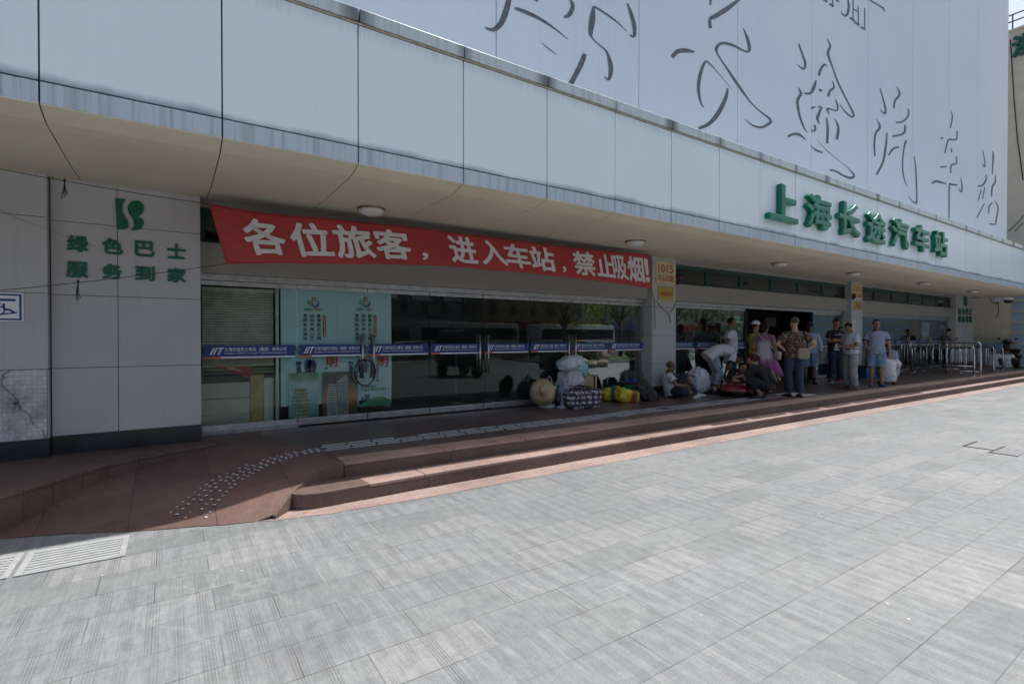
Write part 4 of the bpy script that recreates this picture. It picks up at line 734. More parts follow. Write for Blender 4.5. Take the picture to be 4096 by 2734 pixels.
for i,c in enumerate(cl):
    d=(cl[min(i+1,22)]-cl[max(i-1,0)]); d.z=0; d.normalize(); nn=Vector((-d.y,d.x,0))
    for j in range(5):
        if random.random()<(.09 if i<9 else .02) : continue
        q=c+nn*((j-2)*(.085-.002*i))+d*(.02 if j%2 else 0); z=ramp_z(q.x,q.y)+.001; o=link("stud",sm_,tp,Vector((q.x,q.y,z))-base); ns+=1
rest=MB(); nb=0
for k in range(34):
    u0=1.43+k*.302
    if 1.0<0: pass
    sh=random.choice((-.03,0,.03)) if k%4==0 else (sh if k else 0)
    for j in range(4):
        if random.random()<.05: continue
        p=Vector((u0+.15+(.03 if j%2 else 0),5.92+j*.095+sh,.3045)); nb+=1
        if nb<=100-ns+0 and False: pass
        if nb<=100: link("bar",bmh,tp,p-base)
        else: rest.box(p.x-.135,p.x+.135,p.y-.0115,p.y+.0115,p.z,p.z+.005)
for i in range(12):
    for j in range(10): rest.lathe([(.0175,0),(.012,.0055),(.001,.0065)],(11.25+i*.06-2.2*0+.5*0,5.70+j*.062,.3045),n=8)
o=tag(rest.ob("studs_and_bars",mBar,tp),kind="stuff"); rel(o,base)
# litter
tag(MB().tube([(.98,4.845,.012),(1.03,4.86,.012)],.004,8).ob("cigarette_end",M("filter_orange",(.6,.32,.1),.7)),"orange cigarette end on the granite strip by the rounded step","litter")
# ================================================================ railings
mTube=M("rail_steel",(.60,.60,.58),.22,1,var=.08,sc=12)
def rail(name,label,A_,B_,ztop,zbot,nbal,loop=False,mid=None,r=.022):
    A_=Vector((*A_,0)); B_=Vector((*B_,0)); d=(B_-A_); L=d.length; dn=d.normalized(); t=thing("queue_railing",label,"railing",((A_+B_)/2).to_tuple()[:2]+(PZ,),0,"steel queue railings"); c0=(A_+B_)/2+Vector((0,0,PZ)); f=lambda s,z:A_+dn*s+Vector((0,0,z))-c0
    cr=.10; pts=[]
    def arc(cs,cz,a0,a1): return [f(cs+cr*math.cos(R(a)),cz+cr*math.sin(R(a))) for a in [a0+(a1-a0)*k/5 for k in range(6)]]
    if loop:
        pts=arc(cr,ztop-cr,180,90)+arc(L-cr,ztop-cr,90,0)+arc(L-cr,zbot+cr,0,-90)+arc(cr,zbot+cr,-90,-180); MB().tube(pts,r,10,close=True).ob("frame",mTube,t,smooth=True)
        fe=MB()
        for s in (L*.25,L*.75): fe.tube([f(s,PZ),f(s,zbot)],r,8)
        fe.ob("foot",mTube,t,smooth=True)
    else:
        pts=[f(0,PZ)]+arc(cr,ztop-cr,180,90)+arc(L-cr,ztop-cr,90,0)+[f(L,PZ)]; MB().tube(pts,r*1.25,12).ob("frame",mTube,t,smooth=True); MB().tube([f(0,zbot),f(L,zbot)],r*.7,8).ob("lower_rail",mTube,t,smooth=True)
        fl=MB()
        for s in (0,L): fl.lathe([(.05,0),(.05,.008),(.03,.02)],f(s,PZ),n=14)
        fl.ob("floor_flange",mTube,t,smooth=True)
    if mid: 
        for s in mid: MB().tube([f(s*L,PZ),f(s*L,ztop)],r*1.25,12).ob("post",mTube,t,smooth=True)
    for k in range(nbal): s=L*(k+1)/(nbal+1); MB().tube([f(s,zbot),f(s,ztop)],r*.6,8).ob("baluster",mTube,t,smooth=True)
    return t
rail("queue_railing","tall steel railing across the platform, foremost, with rounded outer corner",(22.1,5.44),(22.44,7.34),1.40,.44,9,mid=(.49,)); rail("queue_railing","lower steel railing just left of the foremost tall one",(21.93,5.56),(22.13,7.32),1.25,.62,0)
rail("queue_railing","closed loop steel railing standing right of the tall one near the step",(24.56,5.69),(25.27,6.68),1.22,.36,3,loop=True); rail("queue_railing","steel railing inside the queue behind the tall one",(23.40,6.30),(23.6,7.45),1.16,.45,3); rail("queue_railing","short steel railing with rungs close to the doors",(22.15,7.36),(22.30,7.70),1.41,.45,2); rail("queue_railing","steel railing in front of the man with the phone",(25.6,6.5),(26.2,7.5),1.16,.45,3); rail("queue_railing","steel railing behind the closed loop near the far pillar",(26.6,5.9),(27.2,6.9),1.18,.45,3)
# ================================================================ the street opposite (seen mirrored in the door glass)
def mirror(px,py,z=0.0):
    """ground point whose reflection in the door glass is seen at this pixel"""
    p=az(px,py,z); return Vector((p.x,2*YD-p.y,z))
mWalls=[M("street_wall",c,.85,var=.12,sc=.6) for c in ((.34,.29,.17),(.24,.14,.12),(.28,.27,.25),(.20,.21,.22),(.33,.30,.26),(.15,.15,.16),(.28,.20,.15))]
mSW=M("street_window",(.03,.04,.05),.1); mSF=M("street_window_frame",(.5,.5,.48),.6)
ssign=[M("shop_sign",c,.5) for c in ((.22,.02,.02),(.02,.04,.16),(.30,.22,.03),(.02,.12,.06),(.4,.4,.38))]
def street_building(x,y,wd,dp,h,mt,st,label):
    t=thing("street_building",label,"building",(x,y,-.13),0,"buildings across the street"); MB().box(-wd/2,wd/2,-dp,0,0,h).box(-wd/2-.1,wd/2+.1,-dp-.1,.12,h,h+.35).ob("wall",mWalls[mt],t)
    z=.2
    MB().box(-wd/2+.3,wd/2-.3,-.02,.03,.15,2.7).ob("shop_window",mSW,t); MB().box(-wd/2+.1,wd/2-.1,.0,.35,2.85,3.85).ob("shop_sign",ssign[st],t)
    n=max(2,int(wd/2.6)); zz=4.6
    while zz+1.7<h:
        for i in range(n):
            xx=-wd/2+wd*(i+.5)/n; f=MB().box(xx-.62,xx+.62,-.02,.06,zz-.06,zz+1.56).ob("window",mSF,t); MB().box(xx-.55,xx+.55,.055,.07,zz,zz+1.5).ob("pane",mSW,f)
        zz+=3.0
    return t
x=-26
specs=((13,12,2,0,"grey four storey shop building with red sign across the street"),(11,15,1,3,"brick red corner block with green sign across the street"),(12,11,4,1,"cream grey shop row with blue sign across the street"),(9,17,0,2,"tall yellow block with narrow windows across the street"),(14,10,3,4,"low dark grey block with white sign across the street"),(10,18,0,0,"second yellow block with red shop sign across the street"),(12,13,6,2,"ochre brick block with yellow sign across the street"),(16,20,5,1,"tall dark block with blue sign across the street"),(12,14,2,0,"plain grey block with red sign far along the street"),(15,12,4,3,"pale shop row far along the street"),(14,22,5,4,"dark tower far along the street"),(16,13,6,1,"brown row at the street's far end"),(18,17,3,0,"slate coloured block at the street's far end"))
for wd,h,mt,st,lb in specs:
    street_building(x+wd/2,-41-random.uniform(0,2),wd-.4,12,h,mt,st,lb); x+=wd
# vehicles
mTy=M("tyre",(.02,.02,.02),.8); mHub=M("hub",(.4,.4,.42),.3,.8); mCarGl=M("car_window",(.02,.025,.03),.05)
def car(x,y,rz,col,label,cat="car",bus=False):
    t=thing("bus" if bus else "parked_car",label,cat,(x,y,-.13),rz,"vehicles on the road"); mt=M("car_paint",col,.25,coat=.6,var=.03)
    if bus: prof=[(-5.5,.4),(5.4,.4),(5.5,1.2),(5.4,3.0),(5.2,3.1),(-5.4,3.1),(-5.5,2.9)]; hw=1.22; wh=((-3.4,.48),(3.4,.48))
    else: prof=[(-2.2,.3),(2.2,.3),(2.25,.55),(2.1,.75),(1.2,.88),(.55,1.38),(-1.0,1.42),(-1.75,.98),(-2.2,.9)]; hw=.86; wh=((-1.35,.32),(1.35,.32))
    m=MB(); m.rings([[(px,s*hw*(1 if pz<(1.6 if bus else .92) else (.97 if bus else .82)),pz) for px,pz in prof] for s in (-1,1)]); m.ob("body",mt,t,bev=.05)
    if bus: m=MB().box(-5.2,5.2,-hw-.005,hw+.005,1.45,2.6).box(5.35,5.47,-1.05,1.05,1.3,2.8)
    else:
        m=MB(); 
        for s in (-1,1): m.add([(1.0,s*.80,.92),(.5,s*.745,1.33),(-.95,s*.735,1.36),(-1.55,s*.8,1.0)],[(0,1,2,3)])
        m.add([(1.16,-.7,.92),(1.16,.7,.92),(.62,.62,1.35),(.62,-.62,1.35)],[(0,1,2,3)]); 
    m.ob("windows",mCarGl,t)
    for wx,r in wh:
        for s in (-1,1): w=MB().lathe([(r,-.1),(r,.1)],(wx,s*(hw-.08),r),(0,1,0),20).ob("wheel",mTy,t); MB().lathe([(r*.6,.0),(r*.5,.02),(.02,.02)],(wx,s*(hw+.022),r),(0,s,0),16).ob("rim",mHub,w)
    return t
cols=(((.6,.6,.6),"white saloon car on the street opposite"),((.03,.03,.035),"black saloon car on the street opposite"),((.62,.38,.02),"yellow taxi on the street opposite, nearer"),((.05,.16,.22),"teal saloon car on the street opposite"),((.62,.38,.02),"yellow taxi on the street opposite, farther"),((.55,.56,.57),"silver car on the street opposite"),((.5,.5,.5),"pale car far along the street opposite"),((.03,.04,.12),"navy car far along the street opposite"))
for (c,lb),(x,y) in zip(cols,((2,-18.5),(8,-19),(20,-21.5),(27,-19),(32,-22),(14,-20),(44,-20),(54,-22))): car(x,y,R(random.choice((0,180))),c,lb)
for x,y,lb in ((24,-28.5,"white coach passing on the far side of the street"),(38,-29,"second white coach farther along the street"),(-4,-28,"pale green bus at the street's near end")): car(x,y,0,(.55,.58,.57) if x>0 else (.35,.5,.42),lb,"bus",True)
# fence with bars along the pavement
mFe=M("fence_iron",(.03,.03,.035),.6); t=thing("street_fence","long black barred fence along the plaza's street edge","fence",(20,-13.6,.02)); m=MB()
for z in (.25,1.05): m.box(-45,60,-.02,.02,z-.02,z+.02)
m.ob("rail",mFe,t); m=MB()
for k in range(420): m.box(-45+k*.25-.009,-45+k*.25+.009,-.009,.009,.0,1.15)
tag(m.ob("bars",mFe,t),kind="stuff")
# planter lawn, boulders, shared bicycles, cart
mGrass=M("lawn",(.045,.10,.022),.9,var=.5,sc=8,bmp=1,bsc=60); mKerb=M("planter_kerb",(.3,.3,.29),.8)
for pts,lb in (([(-2,-8.5),(4.2,-8.2),(6.2,-9.2),(7.0,-11),(6.5,-12.6),(-2,-12.6)],"kerbed lawn by the street fence, left one"),([(18.5,-7.6),(24,-7),(34,-7),(36,-9.5),(34,-12.6),(19,-12.6)],"kerbed lawn with shrubs by the street fence, right one")):
    c=Vector((sum(p[0] for p in pts)/len(pts),sum(p[1] for p in pts)/len(pts),0)); t=thing("planter",lb,"lawn",c); MB().prism([(p[0]-c.x,p[1]-c.y,-.01) for p in pts],(0,0,.16)).ob("kerb",mKerb,t,bev=.03); tag(MB().prism([((p[0]-c.x)*.96,(p[1]-c.y)*.96,.14) for p in pts],(0,0,.06)).ob("grass",mGrass,t),kind="stuff")
mRock=M("boulder_stone",(.27,.22,.17),.9,var=.35,sc=2.2,bmp=.8,bsc=9)
rock_l=("largest pale boulder","low brown boulder in front of the largest","flat boulder left of the largest","round boulder near the left lawn","small boulder beside the round one","brown boulder at the row's right")
for (px,py,s),lb in zip(((2390,1447,1.15),(2367,1471,.42),(2325,1462,.5),(2058,1440,.9),(2020,1438,.45),(2405,1467,.5)),rock_l):
    p=mirror(px,py); ph=random.random()*9; q=tag(MB().ell((0,0,s*.3),(s*.75,s*.6,s*.55),None,20,12,lambda d:1+.13*math.sin(d.x*3+ph)+.1*math.sin(d.y*4+ph*2)+.08*math.sin(d.z*5+ph)).ob("boulder",mRock,smooth=True),lb+" on the plaza by the street","boulder","boulders on the plaza"); q.location=p
def bicycle(x,y,rz,col,label):
    t=thing("bicycle",label,"bicycle",(x,y,.02 if y<-13 else 0),rz,"shared bicycles along the fence"); mt=M("bike_paint",col,.4)
    for wx in (-.5,.5):
        w=MB().tube([(wx+.33*math.cos(a),0,.34+.33*math.sin(a)) for a in [2*math.pi*k/28 for k in range(28)]],.02,8,close=True).ob("wheel",mTy,t,smooth=True); m=MB()
        for k in range(10): a=math.pi*k/5; m.tube([(wx,0,.34),(wx+.32*math.cos(a),0,.34+.32*math.sin(a))],.003,4)
        m.ob("spokes",mHub,w)
    fr=MB(); 
    for a,b in (((-.5,0,.34),(-.08,0,.32)),((-.08,0,.32),(-.22,0,.78)),((-.22,0,.72),(.32,0,.70)),((-.08,0,.32),(.32,0,.66)),((-.5,0,.34),(-.22,0,.70)),((.28,0,.86),(.5,0,.34))): fr.tube([a,b],.022,8)
    fr.ob("frame",mt,t,smooth=True); MB().ell((-.24,0,.82),(.13,.08,.035)).ob("saddle",mTy,t,smooth=True); MB().tube([(.28,0,.86),(.27,0,.98),(.2,.26,1.0)],.014,6).tube([(.27,0,.98),(.2,-.26,1.0)],.014,6).ob("handlebar",mTy,t,smooth=True); MB().box(.34,.58,-.13,.13,.72,.92).ob("basket",mt,t)
    return t
for (x,y),c,lb in zip(((5.2,-12.9),(6.6,-13.0),(8.2,-12.9),(12.4,-13),(13.7,-12.95),(15.3,-13),(16.6,-12.9),(21,-13.1)),((.5,.05,.02),(.5,.05,.02),(.4,.03,.03),(.45,.04,.03),(.42,.04,.02),(.6,.42,.02),(.6,.42,.02),(.1,.12,.14)),("leftmost red bicycle by the fence","second red bicycle by the fence","dark red bicycle behind the cart","red bicycle with basket mid fence","red bicycle leaning beside a yellow one","yellow bicycle mid fence, left","yellow bicycle mid fence, right","dark grey bicycle by the right lawn")): bicycle(x,y,R(random.uniform(-12,12)),c,lb)
# covered three wheeler parked on the plaza
p=mirror(1500+905*.3831,1100+1060*.3831); t=thing("covered_tricycle","dark covered three wheeled cart parked on the plaza","tricycle",p,R(80)); mCt=M("cart_cover",(.035,.045,.075),.35,var=.3)
prof=[(-.62,.55),(-.62,1.5),(-.5,1.78),(-.25,1.88),(.25,1.88),(.5,1.78),(.62,1.5),(.62,.55)]
m=MB().rings([[(x,y*k if 0 else y,z) for y,z in prof] for x in (-.9,.55)]); m.ob("cabin",mCt,t,bev=.04); MB().box(-.92,-.9,-.4,.4,1.0,1.65).ob("rear_window",mCarGl,t)
for x,y in ((-.55,-.55),(-.55,.55),(.95,0)): MB().lathe([(.3,-.05),(.3,.05)],(x,y,.3),(0,1,0),20).ob("wheel",mTy,t)
m=MB().box(-.85,.6,-.5,.5,.42,.52).tube([(.55,0,.55),(.95,0,.6),(.95,0,.3)],.03,6).tube([(.95,0,.6),(.85,0,1.05)],.025,6).tube([(.85,-.3,1.08),(.85,.3,1.08)],.02,6).ob("chassis",mFe,t)
# street trees and shrubs
mBark=M("bark",(.10,.075,.055),.9,var=.3,sc=9,bmp=.6); 
def leaf_mat(n,c):
    m,t,p=newmat(n); g=noise(t,2.2,pos(t),3); t.links.new(ramp(t,g,(.3,tuple(k*.55 for k in c)),(.7,tuple(k*1.35 for k in c))),p.inputs['Base Color']); p.inputs['Roughness'].default_value=.55; p.inputs['Subsurface Weight'].default_value=0; return m
mLeaf=leaf_mat("leaves",(.07,.12,.025)); mLeafY=leaf_mat("leaves_light",(.16,.20,.03))
def tree(x,y,h,r,mt,label,seed,shrub=False):
    rn=random.Random(seed); t=thing("shrub" if shrub else "street_tree",label,"shrub" if shrub else "tree",(x,y,0 if shrub else -.0),0,"greenery along the street"); m=MB(); tips=[]
    th=h*(.15 if shrub else .42); m.tube([(0,0,0),(.05,.03,th*.5),(0,.06,th)],[r*.055,r*.045,r*.035],8)
    for k in range(9):
        a=rn.uniform(0,6.28); e=rn.uniform(.25,1.1); L=r*rn.uniform(.55,1.0); q=Vector((math.cos(a)*math.cos(e)*L,math.sin(a)*math.cos(e)*L,th+math.sin(e)*L*h/(r*2.2))); m.tube([(0,.06,th*rn.uniform(.75,1)),q*.5+Vector((0,0,th*.55)),q],[r*.028,r*.018,r*.006],6); tips.append(q)
    m.ob("trunk",mBark,t,smooth=True); c=MB()
    for q in tips+[Vector((0,0,h*.8))]:
        for k in range(9):
            cc=q+Vector((rn.gauss(0,r*.25),rn.gauss(0,r*.25),rn.gauss(0,r*.22)))
            for i in range(34):
                p=cc+Vector((rn.gauss(0,r*.10),rn.gauss(0,r*.10),rn.gauss(0,r*.09))); d=Vector((rn.gauss(0,1),rn.gauss(0,1),rn.gauss(0,1))).normalized(); e=d.orthogonal().normalized(); s=.075*rn.uniform(.7,1.4)
                c.add([p-d*s,p+e*s*.5,p+d*s,p-e*s*.5],[(0,1,2,3)])
    c.ob("crown",mt,t,fix=False); return t
for i,(x,y,h,r,mt,lb) in enumerate(((3,-15.0,7,2.6,mLeaf,"broad dark street tree behind the left lawn"),(21.5,-10.5,6.5,2.6,mLeafY,"light green tree on the right lawn, nearest"),(27,-10.8,7,2.8,mLeafY,"light green tree on the right lawn, second"),(33,-11.2,6.5,2.6,mLeaf,"dark tree at the right lawn's end"),(-6,-15,7.5,3,mLeaf,"broad dark street tree beyond the drain covers"),(42,-15,7,3,mLeaf,"dark street tree far along the pavement"))): tree(x,y,h,r,mt,lb,i+3)
for i,(x,y,lb) in enumerate(((19.8,-8.8,"low yellow green shrub at the right lawn's corner"),(22.5,-8.4,"second low shrub on the right lawn"),(26,-8.3,"third low shrub on the right lawn"),(5.6,-10.6,"round shrub on the left lawn"))): tree(x,y,1.3,.8,mLeafY if i<3 else mLeaf,lb,40+i,True)
# ================================================================ luggage and belongings on the platform
from mathutils import noise as mn
def lumpy(mb,c,r,p=1.0,seed=0,amp=.03,fr=3.0,ridge=.0,rot=None,n=40,m=26,flat=None,stretch=(1,1,1)):
    """soft packed shape: super-ellipsoid with folds; flat = height it is squashed against below its centre"""
    c=Vector(c); off=Vector((seed*7.3,seed*3.1,seed*1.7)); sg=lambda v,k:math.copysign(abs(v)**k,v); rs=[]
    for j in range(m+1):
        th=math.pi*(j/m); ring=[]
        for i in range(n):
            ph=2*math.pi*i/n; d=Vector((sg(math.sin(th),p)*sg(math.cos(ph),p),sg(math.sin(th),p)*sg(math.sin(ph),p),sg(math.cos(th),p))); q=Vector((d.x*r[0],d.y*r[1],d.z*r[2])); s=Vector((q.x*stretch[0],q.y*stretch[1],q.z*stretch[2]))
            k=mn.noise(s*fr+off)*amp+(abs(mn.noise(s*fr*2.7+off*2))*-ridge)+mn.noise(s*fr*5+off)*amp*.3
            q=q*(1+k/max(.15,q.length)*1.1)
            if rot: q=rot@q
            if flat is not None: q.z=max(q.z,-flat+ (q.z+flat)*.08 if q.z<-flat else q.z)
            ring.append(c+q)
        rs.append(ring)
    return mb.rings(rs[::-1],cap=False)
def rz_(a): return Matrix.Rotation(R(a),3,'Z')
def eul(x,y,z): return (Matrix.Rotation(R(z),3,'Z')@Matrix.Rotation(R(y),3,'Y')@Matrix.Rotation(R(x),3,'X'))
lpx=lambda x,y,w_:aw(2000+x*.298,1350+y*.298,w_)
mWov=M("woven_sack",(.52,.50,.55),.75,var=.12,sc=7,bmp=.3,bsc=160,obj=True); mCyBag=M("cyan_plastic",(.30,.52,.55),.3,var=.2,sc=9,obj=True); mPlas=M("clear_plastic",(.50,.58,.60),.25,var=.2,sc=10,obj=True); mBlk=M("black_fabric",(.014,.014,.016),.8,var=.3)
t=thing("woven_sack","tall whitish woven sack bulging beside the straw hats","sack",(6.34,7.50,.3)); m=MB(); lumpy(m,(0,0,.34),(.27,.22,.36),.75,1,.09,3.5,.09,flat=.34,stretch=(1,1,.6),n=64,m=44); m.ob("bag",mWov,t,smooth=True); rope_=MB().tube([(-.26,-.10,.40),(-.1,-.232,.36),(.12,-.225,.42),(.25,-.1,.45)],.005,6).ob("cord",mWire,t,smooth=True)
t=thing("plastic_bag","pale cyan plastic bag lying on top of the woven sack","bag",(6.38,7.48,.97)); m=MB(); lumpy(m,(-.09,0,.12),(.26,.16,.135),.85,2,.06,2.6,.07,eul(0,-8,-20),n=64,m=44); m.ob("bag",mPlas,t,smooth=True); m=MB(); lumpy(m,(.20,-.01,.04),(.17,.14,.15),.9,3,.05,3,.06,eul(0,35,-20),n=54,m=36); m.ob("contents",mCyBag,t,smooth=True); MB().tube([(.10,-.13,.26),(.13,-.17,.16),(.06,-.19,.05),(-.02,-.19,-.02)],.012,6).ob("bag_hem",mPlas,t,smooth=True)
# paint bucket with straw hats leaning on it
t=thing("paint_bucket","white and green paint bucket behind the straw hats","bucket",(5.76,7.46,.3)); MB().lathe([(.135,0),(.14,.005),(.155,.36),(.162,.37),(.162,.385),(.15,.385),(.14,.05),(.001,.04)],n=36).ob("pail",mWh,t,smooth=False); lab=MB().lathe([(.1412,.035),(.1545,.33)],n=36,cap=False).ob("label_band",M("bucket_green",(.0,.06,.04),.45),t,smooth=True)
m=MB(); bt=text_mesh("R46",0,.012); d0_=Vector((-.50,-.86,0)); 
for v in bt.vertices: pass
def on_cyl(mb,body,ang,half,z0,z1,rr,off=.012):
    me=text_mesh(body,0,off); xs=[v.co.x for v in me.vertices]; ys=[v.co.y for v in me.vertices]; ax,bx,ay,by=min(xs),max(xs),min(ys),max(ys)
    mb.add([((rr+v.co.z*.5)*math.cos(ang+(2*(v.co.x-ax)/(bx-ax)-1)*half),(rr+v.co.z*.5)*math.sin(ang+(2*(v.co.x-ax)/(bx-ax)-1)*half),z0+(v.co.y-ay)/(by-ay)*(z1-z0)) for v in me.vertices],[tuple(p.vertices) for p in me.polygons])
on_cyl(m,"R46",R(240),.5,.055,.112,.1475); on_cyl(m,"18L",R(292),.15,.055,.078,.1475); m.ob("lettering",mWh,t,fix=False)
m=MB().tube([(.02,-.02,.3),(.0,.02,.5),(.05,.02,.56),(.09,.0,.52),(.1,0,.36)],.009,6).tube([(.06,0,.5),(.15,-.03,.42),(.17,-.05,.38)],.006,6).ob("hose",M("pink_hose",(.45,.33,.36),.4),t,smooth=True); MB().tube([(-.07,.02,.48),(-.02,.02,.505),(.03,.02,.49)],.014,8).tube([(-.02,.02,.5),(-.02,.02,.36)],.01,6).ob("brush_handle",M("lime_plastic",(.22,.45,.02),.4),t,smooth=True); MB().tube([(.15,-.06,.36),(.19,-.07,.40),(.23,-.06,.38),(.2,-.05,.34)],.012,6).ob("teal_strap",M("teal_plastic",(.02,.25,.25),.4),t,smooth=True)
def straw_mat():
    m,t,p=newmat("straw"); g=nd(t,"ShaderNodeTexCoord").outputs[3]; w_=nd(t,"ShaderNodeTexWave",wave_type='RINGS',rings_direction='Z'); w_.inputs['Scale'].default_value=22; w_.inputs['Distortion'].default_value=.3; t.links.new(g,w_.inputs[0])
    c=ramp(t,w_.outputs[1],(.1,(.30,.22,.12)),(.5,(.52,.41,.25)),(1,(.58,.47,.30))); c=mixc(t,1,c,ramp(t,noise(t,9,g,4),(.3,(.8,.8,.8)),(.7,(1.1,1.1,1.1))),'MULTIPLY'); t.links.new(c,p.inputs['Base Color']); p.inputs['Roughness'].default_value=.75; bump(t,p,w_.outputs[1],.5,.004); return m
mStraw=straw_mat()
hc=lpx(580,712,7.17); nrm=Vector((-.42,-.86,.30)).normalized()
for k,(lb) in enumerate(("front straw hat with painted characters leaning on the paint bucket","rear straw hat tucked behind the front one on the paint bucket")):
    q=nrm.to_track_quat('Z','Y'); t=thing("straw_hat",lb,"hat",hc-nrm*.035*k+Vector((0,0,-.03*k)),0,"straw hats on the bucket"); t.rotation_euler=q.to_euler()
    MB().lathe([(.222,-.03),(.225,-.028),(.15,.0),(.095,.022),(.078,.05),(.068,.098),(.055,.112),(.03,.108),(.001,.104)],n=48,cap=False).ob("straw",mStraw,t,smooth=True).modifiers.new("s",'SOLIDIFY').thickness=.004
    if k==0:
        def scr(mb,cx,cy,s,n,seed):
            rn=random.Random(seed); st=[]
            for i in range(n): x=cx+rn.uniform(-1,1)*s; y=cy+rn.uniform(-1,1)*s; st.append([(x,y,.004),(x+rn.uniform(-1,1)*s*.7,y+rn.uniform(-1,1)*s*.7,.005),(x+rn.uniform(-1,1)*s,y+rn.uniform(-1,1)*s,.003)])
            def f(x,y): r=math.hypot(x,y); return Vector((x,y,(.0+(.15-r)*.45 if r<.15 else -(r-.15)*.375)+.006))
            strokes_mb(mb,st,f,.001)
        # local axes of the hat in view: find where image-right and up lie
        inv=q.inverted().to_matrix(); ri=inv@Vector((.832,-.555,0)); upv=inv@Vector((0,0,1)); f2_=lambda a,b:(ri.x*a+upv.x*b,ri.y*a+upv.y*b)
        mr=MB(); mg=MB()
        for a,b,s_ in ((-.135,-.06,1),(-.075,-.135,2),(.0,-.16,3),(.02,.15,4)): scr(mr,*f2_(a,b),.022,5,s_)
        for a,b,s_ in ((-.03,.16,6),(.10,.11,7)): scr(mg,*f2_(a,b),.02,4,s_)
        mr.ob("red_marks",mRed,t,fix=False); mg.ob("green_marks",mPG,t,fix=False)
# desk fan
t=thing("desk_fan","small white and blue desk fan standing in front of the woven sack","fan",(5.93,7.24,.3)); mFanW=M("fan_white",(.62,.60,.72),.3,var=.04); mFanB=M("fan_blue",(.02,.28,.55),.3)
MB().lathe([(.105,0),(.11,.008),(.10,.025),(.06,.04),(.04,.05)],n=32).ob("base",mFanW,t,smooth=True); MB().lathe([(.04,.045),(.03,.09),(.026,.2),(.03,.26)],n=20).ob("stem",mFanW,t,smooth=True)
fc=Vector((.05,-.03,.315)); fn_=Vector((.52,-.85,.0)).normalized(); ax=fn_; sx=Vector((0,0,1)).cross(ax).normalized(); uz=Vector((0,0,1))
circ=lambda r,h,n=32:[fc+ax*h+(sx*math.cos(a)+uz*math.sin(a))*r for a in [2*math.pi*k/n for k in range(n)]]
MB().ell(fc-ax*.07,(.055,.055,.055)).tube([fc-ax*.1,fc-ax*.02],.05,16).ob("motor",mFanW,t,smooth=True); MB().tube(circ(.165,0),.007,8,close=True).ob("rim",mFanB,t,smooth=True)
m=MB()
for k in range(22):
    a=2*math.pi*k/22; d_=sx*math.cos(a)+uz*math.sin(a)
    for s_ in (1,-1): m.tube([fc+ax*.045*s_+d_*.035,fc+ax*.04*s_+d_*.12,fc+d_*.163],.0016,4)
m.ob("cage",mFanW,t); MB().lathe([(.042,.046),(.042,.052),(.02,.056),(.001,.056)],fc,ax,24).ob("badge",mFanB,t,smooth=True); m=MB()
for k in range(3):
    a0=2*math.pi*k/3; P_=[fc+(sx*math.cos(a0+da)+uz*math.sin(a0+da))*r+ax*h for da,r,h in ((0,.02,.01),(.1,.09,.015),(.25,.135,.01),(.75,.135,-.012),(.85,.08,-.01),(.8,.02,-.008))]; m.prism(P_,ax*.002)
m.ob("blades",M("fan_blade",(.28,.38,.45),.2),t)
# suitcase
a=lpx(1030,560,7.55); b=lpx(1275,560,7.55); tp_=lpx(1150,500,7.55).z; W=(b.x-a.x)*.80; t=thing("suitcase","champagne ribbed hard suitcase standing behind the plaid bag","suitcase",((a.x+b.x)/2,7.56,.3),R(-12)); mCase=M("champagne_shell",(.40,.31,.20),.28,.5,var=.05); H=tp_-.3
m=MB(); pr=[]; nn=40
for k in range(nn+1): pr.append((-W/2+W*k/nn, -.11-(.006 if (k%4) in (0,1) and 3<k<nn-8 else 0)))
m.prism([(x,y,.05) for x,y in pr]+[(W/2,.11,.05),(-W/2,.11,.05)],(0,0,H-.06)); o=m.ob("shell",mCase,t,bev=.02,seg=3); MB().box(W*.30,W*.38,-.122,.115,.045,H-.004).ob("zip_strip",mBlk,t,bev=.006); MB().tube([(-.08,0,H-.01),(-.07,0,H+.03),(.07,0,H+.03),(.08,0,H-.01)],.012,8).ob("handle",mBlk,t,smooth=True); MB().box(W/2,W/2+.02,-.05,.05,H*.55,H*.8).ob("side_handle",mBlk,t,bev=.006)
for sx_ in (-1,1):
    for sy_ in (-1,1): MB().lathe([(.025,-.012),(.025,.012)],(sx_*W*.4,sy_*.07,.025),(1,0,0),14).ob("wheel",mTy,t)
# plaid holdall
def plaid_mat():
    m,t,p=newmat("plaid_cloth"); g=nd(t,"ShaderNodeTexCoord").outputs[3]; mp=nd(t,"ShaderNodeMapping"); t.links.new(g,mp.inputs[0]); mp.inputs[3].default_value=(11,11,11); s=nd(t,"ShaderNodeSeparateXYZ"); t.links.new(mp.outputs[0],s.inputs[0])
    def bandv(ch,lo,hi): f=math_(t,'FRACT',ch); return math_(t,'MULTIPLY',math_(t,'GREATER_THAN',f,lo),math_(t,'LESS_THAN',f,hi))
    X=math_(t,'ADD',s.outputs[0],math_(t,'MULTIPLY',s.outputs[1],.9)); Z=s.outputs[2]
    w1=math_(t,'ADD',bandv(X,.02,.46),bandv(Z,.02,.46)); c=ramp(t,math_(t,'MULTIPLY',w1,.5),(.0,(.035,.028,.035)),(.49,(.035,.028,.035)),(.5,(.16,.13,.16)),(.99,(.16,.13,.16)),(1,(.62,.62,.60))); [e.__setattr__('x',0) for e in ()]
    l=math_(t,'MAXIMUM',bandv(X,.7,.76),bandv(Z,.7,.76)); c=mixc(t,l,c,(.17,.06,.16)); l2=math_(t,'MAXIMUM',bandv(X,.22,.25),bandv(Z,.22,.25)); c=mixc(t,math_(t,'MULTIPLY',l2,.8),c,(.03,.03,.04)); t.links.new(c,p.inputs['Base Color']); p.inputs['Roughness'].default_value=.85; return m
